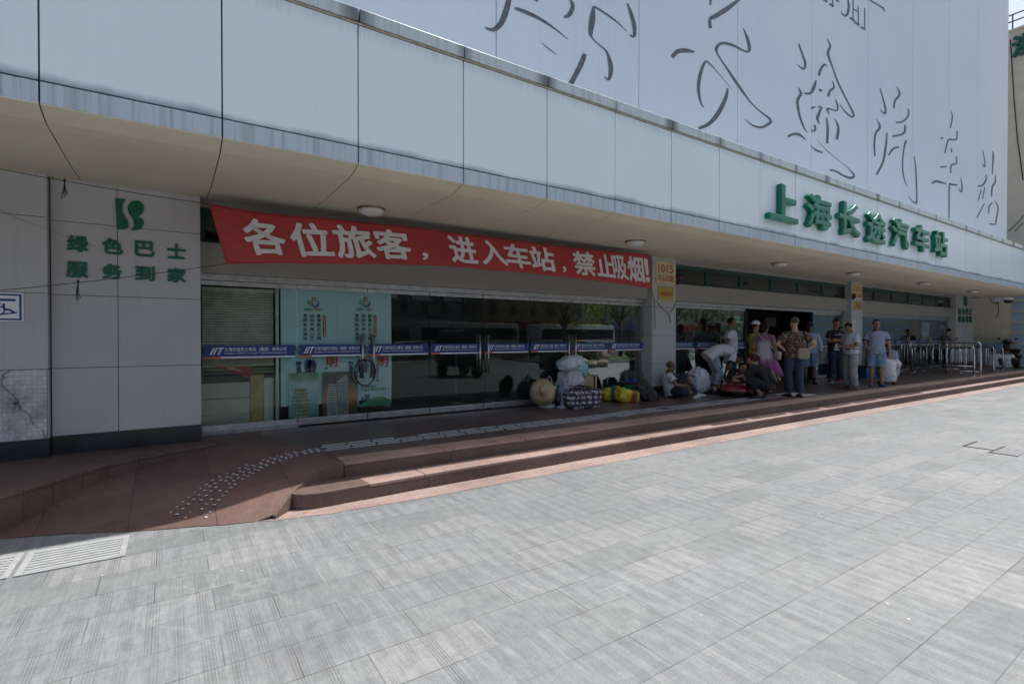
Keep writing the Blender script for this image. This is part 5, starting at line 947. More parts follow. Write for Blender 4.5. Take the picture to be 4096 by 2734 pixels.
t=thing("plaid_bag","purple, black and white plaid holdall on the platform in front of the suitcase","bag",(6.22,7.02,.3),R(-10)); m=MB(); lumpy(m,(0,0,.165),(.35,.18,.185),.55,5,.07,4,.07,flat=.165,n=64,m=40); m.ob("bag",plaid_mat(),t,smooth=True); m=MB()
for y in (-.06,.06): m.tube([(-.17,y,.30),(-.13,y*1.2,.375),(0,y*1.3,.40),(.13,y*1.2,.375),(.17,y,.30)],.012,6)
m.ob("handle",mBlk,t,smooth=True); MB().tube([(-.30,0,.315),(-.1,0,.352),(.1,0,.352),(.30,0,.315)],.006,6).ob("zip",mBlk,t)
# printed yellow sacks
def print_mat(n,a,b,c_,ph):
    m,t,p=newmat(n); g=nd(t,"ShaderNodeTexCoord").outputs[3]; s=nd(t,"ShaderNodeSeparateXYZ"); t.links.new(g,s.inputs[0]); f=math_(t,'ADD',math_(t,'MULTIPLY',s.outputs[0],1.55),math_(t,'ADD',ph,math_(t,'MULTIPLY',math_(t,'SUBTRACT',noise(t,5,g,3),.5),.25)))
    c=ramp(t,f,(.0,a),(.28,a),(.33,b),(.45,b),(.5,c_),(.62,a),(.78,a),(.8,(.42,.03,.02)),(.86,(.42,.03,.02)),(.88,a)); v=nd(t,"ShaderNodeTexVoronoi"); v.inputs['Scale'].default_value=16; t.links.new(g,v.inputs[0]); c=mixc(t,ramp(t,v.outputs[0],(.0,.7),(.18,.5),(.22,0.0)),c,(.06,.10,.30) if n[0]=='y' else (.3,.05,.02)); t.links.new(c,p.inputs['Base Color']); p.inputs['Roughness'].default_value=.35; bump(t,p,noise(t,12,g,4),.5,.01); return m
yel=(.62,.50,.03); mY1=print_mat("yellow_print",yel,(.01,.10,.06),(.45,.03,.03),.45); mY2=print_mat("yellow_red_print",yel,(.40,.06,.01),(.02,.12,.05),.30)
t=thing("yellow_sack","small yellow printed sack with a knotted end, left one","sack",(7.42,7.48,.3),R(-15)); m=MB(); lumpy(m,(0,0,.13),(.22,.13,.145),.75,8,.05,5,.05,flat=.13); m.ob("bag",mY1,t,smooth=True); m=MB(); lumpy(m,(-.27,-.02,.16),(.06,.05,.06),1,9,.05,9,.2,n=20,m=14); m.ob("knot",M("yellow_plastic",yel,.35,var=.2,sc=12),t,smooth=True)
t=thing("yellow_sack","larger yellow and orange printed sack lying in front of the green bucket","sack",(7.50,7.16,.3),R(-8)); m=MB(); lumpy(m,(0,0,.125),(.27,.15,.135),.62,10,.05,5,.05,eul(0,6,0),flat=.125); m.ob("bag",mY2,t,smooth=True)
t=thing("green_bucket","green plastic bucket behind the yellow sacks","bucket",(7.98,7.50,.3)); MB().lathe([(.12,0),(.158,.29),(.168,.30),(.163,.305),(.147,.29),(.115,.012),(.001,.01)],n=32,cap=False).ob("pail",M("green_plastic",(.02,.28,.10),.35),t,smooth=True); MB().tube([(-.16,0,.25),(-.19,-.05,.17),(-.14,-.11,.10)],.005,6).ob("bail",mWh,t)
t=thing("red_basin","red plastic basin set in the green bucket","basin",(7.98,7.50,.585)); MB().lathe([(.12,0),(.175,.055),(.19,.06),(.185,.066),(.165,.055),(.115,.008),(.001,.006)],n=36,cap=False).ob("basin",M("red_plastic",(.45,.02,.03),.3),t,smooth=True)
t=thing("blue_cloth","crumpled bright blue cloth lying in the red basin","cloth",(7.98,7.50,.615)); m=MB(); lumpy(m,(.01,0,.035),(.13,.12,.06),.9,12,.09,9,.2); m.ob("cloth",M("blue_cloth",(.01,.12,.45),.8,var=.25,sc=14),t,smooth=True)
t=thing("backpack","dark patterned backpack leaning back beside the yellow sacks","backpack",(7.95,7.05,.3),R(-20)); mBP=M("dark_print_fabric",(.045,.04,.045),.7,var=.9,sc=13,obj=True); m=MB(); lumpy(m,(-.03,0,.19),(.165,.13,.265),.7,14,.04,4,.04,eul(0,-38,0),flat=.19); m.ob("bag",mBP,t,smooth=True); m=MB(); lumpy(m,(.03,-.1,.15),(.12,.06,.16),.7,15,.03,5,.03,eul(0,-38,0)); m.ob("pocket",mBP,t,smooth=True); MB().tube([(-.17,0,.38),(-.02,.06,.44),(.12,.08,.28),(.22,.04,.06),(.26,-.02,.01)],.013,6).ob("strap",mBlk,t,smooth=True)
# by the seated man, and along the queue
t=thing("white_sack","stuffed white plastic sack standing between the seated and the bending man","sack",(10.02,7.36,.3)); m=MB(); lumpy(m,(0,0,.27),(.275,.24,.285),.72,17,.05,3.5,.07,flat=.27,stretch=(1.6,1.6,.5),n=72,m=48)
for k in range(16):
    a_=k*.3927; m.tube([(.20*math.cos(a_),.18*math.sin(a_),.50),(.10*math.cos(a_),.09*math.sin(a_),.555),(.03*math.cos(a_),.03*math.sin(a_),.575)],[.012,.017,.012],6)
m.ell((0,0,.58),(.05,.05,.035)); m.ob("bag",M("white_plastic",(.62,.63,.70),.4,var=.06,sc=5,bmp=.3,bsc=14),t,smooth=True)
t=thing("paper_bag","brown paper bag behind the seated man's raised leg","bag",(9.72,7.42,.3),R(20)); m=MB(); m.rings([[(x*k,y*k,z) for x,y in ((-.12,-.06),(.12,-.06),(.12,.06),(-.12,.06))] for z,k in ((0,.95),(.15,1.0),(.33,1.02),(.35,.9))],cap=False); m.ob("bag",M("kraft_paper",(.36,.27,.16),.8,var=.12),t); MB().tube([(-.05,-.06,.33),(-.04,-.06,.42),(.04,-.06,.42),(.05,-.06,.33)],.004,5).ob("handle",mStraw,t)
t=thing("blue_box","blue plastic crate with a dark lid beside the third pillar","box",(18.35,7.22,.3),R(-8)); mBx=M("blue_plastic",(.01,.11,.30),.4,var=.1); m=MB(); m.rings([[(x*k,y*k,z) for x,y in ((-.42,-.2),(.42,-.2),(.42,.2),(-.42,.2))] for z,k in ((0,.92),(.34,1.0))]); m.ob("tub",mBx,t,bev=.02); MB().box(-.44,.44,-.22,.22,.34,.385).ob("lid",mBlk,t,bev=.012); m=MB().ell((.18,-.05,.41),(.12,.06,.02)); m.ob("handle",mWh,t,smooth=True)
# ride-on toy car
t=thing("toy_car","dark red ride on toy car beside the crouching woman","toy car",(10.55,6.70,.3)); fw=Vector((-.915,-.40,0)); t.rotation_euler=(0,0,math.atan2(fw.y,fw.x)); t.scale=(1.2,1.25,1.2); mTR=M("toy_red",(.17,.005,.02),.18,coat=.8,var=.05); mTB=M("toy_black",(.012,.012,.012),.35)
st_=[(-.52,.19,.10,.30),(-.46,.22,.08,.36),(-.25,.24,.07,.33),(-.05,.235,.07,.27),(.1,.23,.07,.27),(.28,.235,.07,.265),(.42,.23,.08,.22),(.52,.20,.09,.17),(.56,.15,.10,.13)]
m=MB().rings([[(x,-w_,lo),(x,-w_*1.02,lo+(hi-lo)*.55),(x,-w_*.82,hi),(x,0,hi+.02),(x,w_*.82,hi),(x,w_*1.02,lo+(hi-lo)*.55),(x,w_,lo)] for x,w_,lo,hi in st_]); m.ob("body",mTR,t,smooth=True,bev=.01)
for x in (.33,-.33):
    for s_ in (-1,1):
        w_=MB().lathe([(.075,-.05),(.11,-.045),(.115,0),(.11,.045),(.075,.05)],(x,s_*.215,.115),(0,1,0),24).ob("wheel",mTB,t,smooth=True); MB().lathe([(.065,.0),(.06,.012),(.02,.008)],(x,s_*.262,.115),(0,s_,0),12).ob("rim",mHub,w_); MB().tube([(x+.135*math.cos(a_),s_*.245,.115+.135*math.sin(a_)) for a_ in [R(k*18) for k in range(11)]],.016,6).ob("wheel_arch",mTR,t,smooth=True)
MB().add([(.12,-.2,.29),(.12,.2,.29),(-.06,.17,.45),(-.06,-.17,.45),(.135,-.2,.285),(.135,.2,.285),(-.045,.17,.455),(-.045,-.17,.455)],[(0,1,2,3),(4,7,6,5),(0,4,5,1),(2,6,7,3),(0,3,7,4),(1,5,6,2)]).ob("windscreen",mTB,t); MB().lathe([(.07,-.008),(.082,0),(.07,.008)],(-.08,0,.40),(-.7,0,.5),20).ob("steering_wheel",mTB,t,smooth=True)
for s_ in (-1,1): MB().add([(.42,s_*.13,.252),(.42,s_*.19,.243),(.49,s_*.18,.205),(.46,s_*.12,.232)],[(0,1,2,3)]).ob("headlight",M("toy_lamp",(.25,.27,.27),.15),t); MB().box(.535,.555,s_*.04-(.07 if s_<0 else 0),s_*.04+(.07 if s_>0 else 0),.105,.135).ob("grille",mTB,t)
MB().add([(.25,-.06,.292),(.25,.06,.292),(.33,.06,.272),(.33,-.06,.272)],[(0,1,2,3)]).ob("sticker",mWh,t); MB().box(-.40,-.36,-.15,.15,.3,.46).box(-.38,-.18,-.15,.15,.28,.31).ob("seat",mTB,t,bev=.015)
# scooter at the far right
t=thing("motor_scooter","black motor scooter parked at the far right end of the platform","scooter",(29.75,6.36,.3),R(-60)); mSc=M("scooter_black",(.02,.02,.022),.3,coat=.4)
for y in (-.6,.6): w_=MB().lathe([(.14,-.05),(.22,-.05),(.235,0),(.22,.05),(.14,.05)],(0,y,.235),(1,0,0),24).ob("wheel",mTy,t,smooth=True); MB().lathe([(.14,-.02),(.14,.02)],(0,y,.235),(1,0,0),16).ob("rim",mHub,w_)
MB().rings([[(-w_,y,z0),(-w_*1.05,y,(z0+z1)/2),(-w_*.7,y,z1),(w_*.7,y,z1),(w_*1.05,y,(z0+z1)/2),(w_,y,z0)] for y,w_,z0,z1 in ((-.85,.08,.5,.62),(-.6,.14,.38,.70),(-.3,.15,.3,.70),(-.1,.14,.25,.5),(.15,.14,.24,.32),(.32,.14,.26,.36))]).ob("body",mSc,t,smooth=True); MB().rings([[(-w_,y,z),(0,y+.07,z),(w_,y,z),(w_*.8,y-.04,z),(-w_*.8,y-.04,z)] for y,w_,z in ((.42,.18,.28),(.44,.2,.55),(.40,.13,.85),(.36,.09,1.0))]).ob("leg_shield",mSc,t,smooth=True); MB().tube([(0,.6,.24),(0,.42,.7),(0,.34,1.0)],.03,8).tube([(-.33,.24,1.02),(0,.36,1.0),(.33,.24,1.02)],.018,8).ob("handlebar",mDark,t,smooth=True); m=MB(); lumpy(m,(0,-.42,.74),(.14,.36,.06),.7,20,.01,3); m.ob("saddle",mBlk,t,smooth=True)
for s_ in (-1,1): MB().tube([(s_*.2,.3,1.02),(s_*.27,.3,1.2)],.008,5).ell((s_*.28,.3,1.22),(.06,.015,.04)).ob("mirror",mDark,t,smooth=True); MB().ell((s_*.17,.46,.62),(.03,.03,.02)).ob("indicator",M("indicator_orange",(.7,.2,.02),.3),t,smooth=True)
t=thing("helmet","dark helmet resting on the scooter's handlebar","helmet",(30.05,6.53,1.33)); m=MB().ell((0,0,.06),(.14,.17,.13),None,24,14,lambda d:1 if d.z>-.4 else .8); m.ob("shell",mSc,t,smooth=True); MB().add([(-.12,-.14,.05),(.12,-.14,.05),(.10,-.175,.0),(-.10,-.175,.0)],[(0,1,2,3)]).ob("visor",mCarGl,t)
# ================================================================ people
def skin_mat(n,c): 
    m=M(n,c,.5,var=.10,sc=14,obj=True); p=m.node_tree.nodes["Principled BSDF"]; p.inputs['Subsurface Weight'].default_value=.08; p.inputs['Subsurface Radius'].default_value=(.01,.004,.002); return m
SK={'a':skin_mat("skin_tan",(.31,.165,.10)),'b':skin_mat("skin_brown",(.205,.10,.06)),'c':skin_mat("skin_fair",(.40,.24,.16))}
HR={'black':M("hair_black",(.010,.009,.009),.7,var=.4,sc=60,obj=True,spec=.2),'grey':M("hair_grey",(.07,.066,.062),.6,var=.4,sc=60,obj=True,spec=.2),'red':M("hair_auburn",(.06,.012,.008),.7,var=.4,sc=60,obj=True,spec=.2),'brown':M("hair_brown",(.018,.008,.007),.75,var=.4,sc=60,obj=True,spec=.2)}
mEye=M("eye_dark",(.01,.008,.008),.2); mLip=M("lips",(.26,.10,.075),.5)
_ck=bpy.data.textures.new("cloth_folds",'CLOUDS'); _ck.noise_scale=.085; _ck.noise_depth=3
def cloth(n,c,rough=.8,bmp=.25,**k): return M(n,c,rough,var=k.get('var',.07),sc=k.get('sc',8),bmp=bmp,bsc=220,obj=True)
def fuse(mb,vox,it=4,fold=0,sf=.5):
    """one continuous surface grown over overlapping volumes"""
    me=mb.mesh("tmp",[]); o=bpy.data.objects.new("tmp",me); COL.objects.link(o)
    r=o.modifiers.new("r",'REMESH'); r.mode='VOXEL'; r.voxel_size=vox; s=o.modifiers.new("s",'SMOOTH'); s.factor=sf; s.iterations=it
    bpy.context.view_layer.update(); res=bpy.data.meshes.new_from_object(o.evaluated_get(bpy.context.evaluated_depsgraph_get())); bpy.data.objects.remove(o); bpy.data.meshes.remove(me)
    if fold:
        sd_=len(bpy.data.objects)*.37; N_=[v.normal.copy() for v in res.vertices]
        for v,n_ in zip(res.vertices,N_):
            c=v.co; a_=mn.noise((c.x*11+c.z*4+sd_,c.y*11-c.z*3,c.z*2.6+sd_)); b_=mn.noise((c.x*5+sd_,c.y*5,c.z*13+c.x*6)); g_=1.35 if .78<c.z<1.05 or c.z<.3 else 1
            v.co=c+n_*fold*g_*max(-.06,.55*(.32-abs(a_))+.38*(.27-abs(b_)))
        res.update()
    for p in res.polygons: p.use_smooth=True
    return res
def limb(mb,pts,rad,n=12):
    """tapered limb with rounded joints"""
    for i in range(len(pts)-1):
        a,b=Vector(pts[i]),Vector(pts[i+1]); k=5; r0,r1=rad[i],rad[i+1]; d=(b-a).normalized()
        mb.tube([a-d*r0*.9]+[a-d*r0*.5]+[a.lerp(b,j/k) for j in range(k+1)]+[b+d*r1*.5,b+d*r1*.9],[r0*.35,r0*.85]+[r0+(r1-r0)*j/k for j in range(k+1)]+[r1*.85,r1*.35],n)
def torso(mb,J,secs,grow=0.0,n=22,lo=0.,hi=1.):
    """elliptical loft along the spine; secs = (t, half width, half depth)"""
    pel,mid,nk=J['pel'],J['mid'],J['neck']; hl=(J['hip'][1]-J['hip'][0]).normalized(); shl=(J['sho'][1]-J['sho'][0]).normalized(); rs=[]
    for t,w_,d_ in secs:
        tt=max(t,0); c=pel*(1-tt)**2+mid*2*tt*(1-tt)+nk*tt*tt; tan=((mid-pel)*(1-tt)+(nk-mid)*tt).normalized()
        if t<0: c=c+tan*t*.5
        lat=hl.lerp(shl,min(1,tt*1.2)); lat=(lat-tan*lat.dot(tan)).normalized(); fr=tan.cross(lat)
        rs.append([c+lat*(w_+grow)*math.cos(a)+fr*(d_+grow)*math.sin(a) for a in [2*math.pi*k/n for k in range(n)]])
    mb.rings(rs)
SEC=[(-.16,.06,.05),(-.10,.145,.10),(0,.165,.112),(.15,.158,.105),(.38,.138,.098),(.6,.156,.108),(.76,.166,.104),(.87,.138,.084),(.94,.094,.066),(1.0,.064,.055),(1.05,.05,.05)]
def V3(*a): return Vector(a)
def pose(**k):
    J=dict(pel=V3(0,0,.92),mid=V3(0,.02,1.18),neck=V3(0,-.02,1.42),head=V3(0,.02,1.575),hip=[V3(-.09,0,.90),V3(.09,0,.90)],sho=[V3(-.172,-.012,1.335),V3(.172,-.012,1.335)],elb=[V3(-.225,-.04,1.07),V3(.225,-.04,1.07)],wri=[V3(-.245,.04,.84),V3(.245,.04,.84)],kne=[V3(-.10,.02,.49),V3(.10,.02,.49)],ank=[V3(-.11,-.02,.085),V3(.11,-.02,.085)],toe=[V3(-.14,.17,.03),V3(.14,.17,.03)],hyaw=0,hpit=0,curl=[.5,.5],pn=[None,None])
    for a,b in k.items():
        if a in('hip','sho','elb','wri','kne','ank','toe'): J[a]=[V3(*q) if q is not None else J[a][i] for i,q in enumerate(b)]
        elif a in('pel','mid','neck','head'): J[a]=V3(*b)
        else: J[a]=b
    return J
def headrot(J): return eul(J['hpit'],0,J['hyaw'])
def person(label,at,rz,J,skin='a',hair=('short','black'),h=1.0,top=None,bottom=None,shoes=None,belly=0,wide=1.0,group=None,hs=1.0):
    """at = floor point; local +Y is forward. One continuous body, clothes and hair as children."""
    x,y,z=at; t=thing("person",label,"person",(x,y,z),R(rz),group or "people waiting on the platform"); t.scale=(h,h,h)
    Hc=J['head']; Hr=headrot(J); sm=SK[skin]; hv=lambda a,b,c: Hc+Hr@(Vector((a,b,c))*hs)
    secs=[(tt,w_*wide,d_*wide*(1+ (belly*max(0,1-abs(tt-.3)/.35)))) for tt,w_,d_ in SEC]
    mb=MB(); torso(mb,J,secs,-.012)
    mb.ell(hv(0,-.012,.03),(.073*hs,.093*hs,.088*hs),Hr,18,12); mb.ell(hv(0,.018,-.035),(.060*hs,.072*hs,.082*hs),Hr,16,10); mb.ell(hv(0,.062,-.085),(.030*hs,.028*hs,.024*hs),Hr,10,8); mb.ell(hv(0,.092,-.008),(.013*hs,.021*hs,.026*hs),Hr,10,8); mb.ell(hv(0,.088,-.05),(.024*hs,.012*hs,.014*hs),Hr,10,8); mb.ell(hv(0,.075,.032),(.048*hs,.02*hs,.012*hs),Hr,10,8)
    for s in (-1,1): mb.ell(hv(s*.075,-.008,-.008),(.012*hs,.022*hs,.032*hs),Hr,10,8)
    mb.tube([J['neck']-Vector((0,0,.03)),J['neck'].lerp(hv(0,-.02,-.07),.5),hv(0,-.01,-.03)],[.058*hs,.050*hs,.052*hs],14)
    for i in (0,1):
        s=J['sho'][i]; e=J['elb'][i]; w_=J['wri'][i]; limb(mb,[s,s.lerp(e,.4),e],[.048*wide,.046*wide,.037]); limb(mb,[e,e.lerp(w_,.3),w_],[.037,.039,.024])
        hp=J['hip'][i]; k=J['kne'][i]; a=J['ank'][i]; limb(mb,[hp,hp.lerp(k,.45),k],[.082*wide,.074*wide,.050],14); limb(mb,[k,k.lerp(a,.35),a],[.050,.053,.034],14); tt=J['toe'][i]; f=(tt-a); f.z=0; f.normalize(); limb(mb,[a+V3(0,0,-.02),a+f*.06+V3(0,0,-.045),a+f*.12+V3(0,0,-.06)],[.033,.028,.018])
        d=(w_-e).normalized(); pn=Vector(J['pn'][i]) if J['pn'][i] else (Vector((0,0,w_.z))-Vector((w_.x,w_.y-.0,w_.z)))*1.0
        pn=(pn-d*pn.dot(d)); pn=pn.normalized() if pn.length>1e-4 else d.orthogonal().normalized(); la=d.cross(pn); Hm=Matrix((la,d,pn)).transposed(); mb.ell(w_+d*.052,(.040,.054,.018),Hm,14,10)
    body=fuse(mb,.0095,3)
    # five fingers on each hand
    fb=MB()
    for i in (0,1):
        e=J['elb'][i]; w_=J['wri'][i]; d=(w_-e).normalized(); pn=Vector(J['pn'][i]) if J['pn'][i] else Vector((-w_.x,-w_.y,0)); pn=(pn-d*pn.dot(d)); pn=pn.normalized() if pn.length>1e-4 else d.orthogonal().normalized(); la=d.cross(pn); c=J['curl'][i]; sgn=1 if i==0 else -1
        fw_=Vector((0,1,0)); sgn=1 if la.dot(fw_)>=0 else -1
        for j,(off,L) in enumerate(((.030,.070),(.010,.078),(-.010,.073),(-.030,.058))):
            b0=w_+d*.090+la*off*sgn; cc=c*(1+.12*j); d1=(d*math.cos(cc*.7)+pn*math.sin(cc*.7)); d2=(d*math.cos(cc*1.7)+pn*math.sin(cc*1.7)); p1=b0+d1*L*.5; p2=p1+d2*L*.5; fb.tube([b0-d*.018,b0,p1,p1.lerp(p2,.6),p2],[.0088,.0092,.0085,.0078,.0045],8)
        th=(la*sgn*.75+d*.6+pn*.35).normalized(); b0=w_+d*.03+la*sgn*.028; p1=b0+th*.038; p2=p1+(th+d*.5+pn*.3).normalized()*.03; fb.tube([b0-th*.01,b0,p1,p2],[.012,.0115,.010,.005],8)
    b=bmesh.new(); b.from_mesh(body); fm=fb.mesh("f",[],True); b.from_mesh(fm); bpy.data.meshes.remove(fm); b.to_mesh(body); b.free(); body.name="body"; body.materials.append(sm)
    for p in body.polygons: p.use_smooth=True
    link("body",body,t)
    eb=MB()
    for s in (-1,1): eb.ell(hv(s*.030,.079,.008),(.013*hs,.008*hs,.006*hs),Hr,10,6)
    eb.ob("eyes",mEye,t,smooth=True); eb=MB()
    for s in (-1,1): eb.tube([hv(s*.016,.092,.030),hv(s*.032,.090,.034),hv(s*.048,.078,.028)],.0035*hs,5)
    if hair[0]!='none': eb.ob("eyebrows",HR[hair[1]] if hair[1]!='grey' else HR['black'],t,smooth=True)
    MB().ell(hv(0,.0965,-.05),(.020*hs,.006*hs,.006*hs),Hr,10,6).ob("mouth",mLip,t,smooth=True)
    # hair
    st,hc_=hair; HM=HR.get(hc_,HR['black']); seed=len(bpy.data.objects)%17
    def hairk(lo,side,fr):
        def f(d):
            jag=mn.noise(d*6+Vector((seed,0,0)))*.10; front=d.y>fr and d.z<lo+jag
            low=d.z<side+jag+(.25 if d.y>-.1 else 0)
            return .78 if (front or low) else 1.0+mn.noise(d*9+Vector((0,seed,0)))*.03
        return f
    if st=='short': MB().ell(hv(0,-.014,.030),(.080*hs,.102*hs,.098*hs),Hr,36,24,hairk(.52,-.45,.30)).ob("hair",HM,t,smooth=True)
    elif st=='bald': MB().ell(hv(0,-.014,.026),(.078*hs,.100*hs,.094*hs),Hr,36,24,lambda d: 1.0 if (d.y<.30 and -.5<d.z<.42-.25*max(0,d.y)) else .80).ob("hair",HM,t,smooth=True)
    elif st=='bob':
        m=MB().ell(hv(0,-.018,.022),(.098*hs,.118*hs,.112*hs),Hr,40,28,lambda d:(.70 if (d.y>.45 and d.z<.5) else 1.0)*(1+mn.noise(Vector((d.x*9,d.y*9,d.z*2)))*.05)); m.ell(hv(0,-.045,-.055),(.094*hs,.085*hs,.075*hs),Hr,30,18,lambda d:1+mn.noise(Vector((d.x*9,d.y*9,d.z*2)))*.07); m.ob("hair",HM,t,smooth=True)
    elif st=='tied':
        m=MB().ell(hv(0,-.016,.024),(.090*hs,.112*hs,.105*hs),Hr,36,24,lambda d:(.72 if (d.y>.35 and d.z<.5) else 1.0)*(1+mn.noise(Vector((d.x*8,d.y*8,d.z*3)))*.05)); m.ell(hv(0,-.12,-.02),(.055*hs,.05*hs,.06*hs),Hr,20,12,lambda d:1+mn.noise(d*7)*.1); m.ob("hair",HM,t,smooth=True)
    if st in('cap','capdark'):
        MB().ell(hv(0,-.014,.026),(.077*hs,.099*hs,.094*hs),Hr,36,24,hairk(.4,-.45,.3)).ob("hair",HM,t,smooth=True); cm=M("cap_cloth",(.68,.70,.72),.8,var=.05) if st=='cap' else M("cap_cloth_dark",(.03,.035,.05),.8)
        o=MB().ell(hv(0,-.014,.048),(.086*hs,.107*hs,.092*hs),Hr,30,18,lambda d:1 if d.z>-.12 else .8).ob("cap",cm,t,smooth=True); bp=[hv(a,b_,.046-.02*(b_>.1)) for a,b_ in ((-.075,.06),(-.065,.13),(-.03,.168),(.03,.168),(.065,.13),(.075,.06))]; MB().prism(bp,Hr@Vector((0,0,.006))).ob("peak",cm,o)
    # clothes
    if top:
        mb=MB(); ln=top.get('len',-.14); sl=top.get('sl',.62); ss=[q for q in secs if q[0]>=.0 and q[0]<=.97]; 
        ss=[(ln,secs[2][1]*1.0,secs[2][2]*1.02),(ln*.45,secs[2][1]*1.02,secs[2][2]*1.02)]+ss; torso(mb,J,ss,top.get('grow',.023)); 
        for i in (0,1):
            s=J['sho'][i]; e=J['elb'][i]; w_=J['wri'][i]; lg=top.get('loose',.02)
            c_=J['neck'].lerp(s,.30)-V3(0,0,.035)
            if sl<=1: q=s.lerp(e,sl); mb.tube([c_,s,s.lerp(q,.4),q],[.046,.048*wide+lg*.35,.050*wide+lg*.7,.046*wide+lg*1.05],14)
            else: q=e.lerp(w_,min(1,sl-1)); mb.tube([c_,s,s.lerp(e,.5),e,e.lerp(q,.5),q],[.055,.054*wide+lg*.5,.050+lg*.7,.044+lg*.7,.043+lg*.6,.032+lg*.6],14)
        me=fuse(mb,.0095,4,top.get('fold',.034)); me.materials.append(top['m']); so_=link("shirt",me,t)
        if top.get('collar'):
            nk=J['neck']; up=(J['head']-nk).normalized(); MB().tube([nk+V3(math.cos(a)*.068,math.sin(a)*.062+.005,.005+.012*(-math.sin(a)))+up*.0 for a in [2*math.pi*k/20 for k in range(20)]],.014,8,close=True).ob("collar",top['collar'],so_,smooth=True)
        if top.get('cuff'):
            for i in (0,1):
                s=J['sho'][i]; e=J['elb'][i]; q=s.lerp(e,sl-.05); q2=s.lerp(e,sl+.05); r_=.050*wide+top.get('loose',.02)+.003; MB().tube([q,q2],r_,16).ob("cuff",top['cuff'],so_,smooth=True)
    if bottom:
        mb=MB(); lg=bottom.get('loose',.014); to=bottom.get('to',1.93); cov=top is not None and top.get('len',-.14)<-.05; pss=[q for q in secs if -.17<=q[0]<=(.02 if cov else .18)]; torso(mb,J,[(q[0],q[1]-(.012 if cov and q[0]>-.05 else 0),q[2]-(.012 if cov and q[0]>-.05 else 0)) for q in pss]+([(.08,secs[3][1]-.03,secs[3][2]-.03)] if cov else [(.24,secs[3][1],secs[3][2])]),bottom.get('grow',.008))
        for i in (0,1):
            hp=J['hip'][i]; k=J['kne'][i]; a=J['ank'][i]
            if to<=1: q=hp.lerp(k,to); mb.tube([hp.lerp(J['kne'][i],.02),hp.lerp(J['kne'][i],.06),hp.lerp(q,.5),q],[.07,.086*wide+lg*.4,.078*wide+lg,.066+lg*1.25],16)
            else: q=k.lerp(a,to-1); mb.tube([hp.lerp(J['kne'][i],.02),hp.lerp(J['kne'][i],.06),hp.lerp(k,.5),k,k.lerp(q,.5),q],[.07,.086*wide+lg*.3,.076*wide+lg*.8,.056+lg,.054+lg*1.05,.044+lg*1.2],16)
        me=fuse(mb,.0095,4,bottom.get('fold',.034)); me.materials.append(bottom['m']); o=link("trousers" if to>1.5 else "shorts",me,t)
        if bottom.get('belt'):
            b2=MB(); torso(b2,J,[(.155,secs[3][1],secs[3][2]),(.21,secs[3][1],secs[3][2])],.026,28); b2.ob("belt",mBlk,o,smooth=True)
    if shoes:
        for i in (0,1):
            a=J['ank'][i]; tt=J['toe'][i]; f=Vector((tt.x-a.x,tt.y-a.y,tt.z-.03)); f.normalize(); la=Vector((f.y,-f.x,0)).normalized(); up=la.cross(f); b_=Vector((a.x,a.y,a.z-.085)); L=.205
            rs=[]
            for s_,w_,h_ in ((-.075,.022,.045),(-.06,.034,.075),(-.02,.037,.10 if shoes.get('high',1) else .07),(.03,.038,.09),(.09,.044,.062),(.14,.046,.048),(.185,.036,.035),(.205,.018,.022)):
                c=b_+f*s_; rs.append([c-la*w_+up*.004,c-la*w_*1.05+up*.022,c-la*w_*.8+up*h_*.75,c+up*h_,c+la*w_*.8+up*h_*.75,c+la*w_*1.05+up*.022,c+la*w_+up*.004])
            o=MB().rings(rs).ob("shoe",shoes['m'],t,smooth=True); o.modifiers.new("s",'SUBSURF').levels=1; o.modifiers["s"].render_levels=1
            if shoes.get('sole'):
                MB().rings([[b_+f*s_-la*w_+up*.0,b_+f*s_-la*w_+up*.018,b_+f*s_+la*w_+up*.018,b_+f*s_+la*w_+up*.0] for s_,w_ in ((-.078,.026),(-.05,.039),(.03,.041),(.11,.049),(.18,.042),(.21,.02))]).ob("sole",shoes['sole'],o)
    if shoes is not None and shoes.get('socks'):
        for i in (0,1): a=J['ank'][i]; k=J['kne'][i]; MB().tube([a-V3(0,0,.03),a,a.lerp(k,shoes.get('sh',.18))],[.037,.039,.047],14).ob("sock",shoes['socks'],t,smooth=True)
    return t
cWhite=cloth("white_cotton",(.60,.60,.64)); cWhite2=cloth("white_cotton_warm",(.58,.57,.60)); cDenim=cloth("light_denim",(.17,.25,.35),var=.22,sc=12); cDenimB=cloth("blue_denim",(.035,.12,.24),var=.2,sc=12); cNavy=cloth("navy_cloth",(.02,.028,.06)); cNavyJ=cloth("navy_jeans",(.022,.034,.065)); cBlack=cloth("black_cloth",(.012,.012,.015)); cYel=cloth("yellow_polo",(.50,.38,.09)); cGreyT=cloth("grey_trousers",(.24,.26,.25)); cPolo=cloth("pale_polo",(.44,.44,.52)); cBluePolo=cloth("blue_grey_polo",(.33,.37,.48),var=.2,sc=16); cBlueSh=cloth("pale_blue_shirt",(.30,.36,.47)); cGreyTee=cloth("grey_tee",(.15,.155,.16)); cJeansP=cloth("pale_jeans",(.27,.33,.39),var=.15,sc=10)
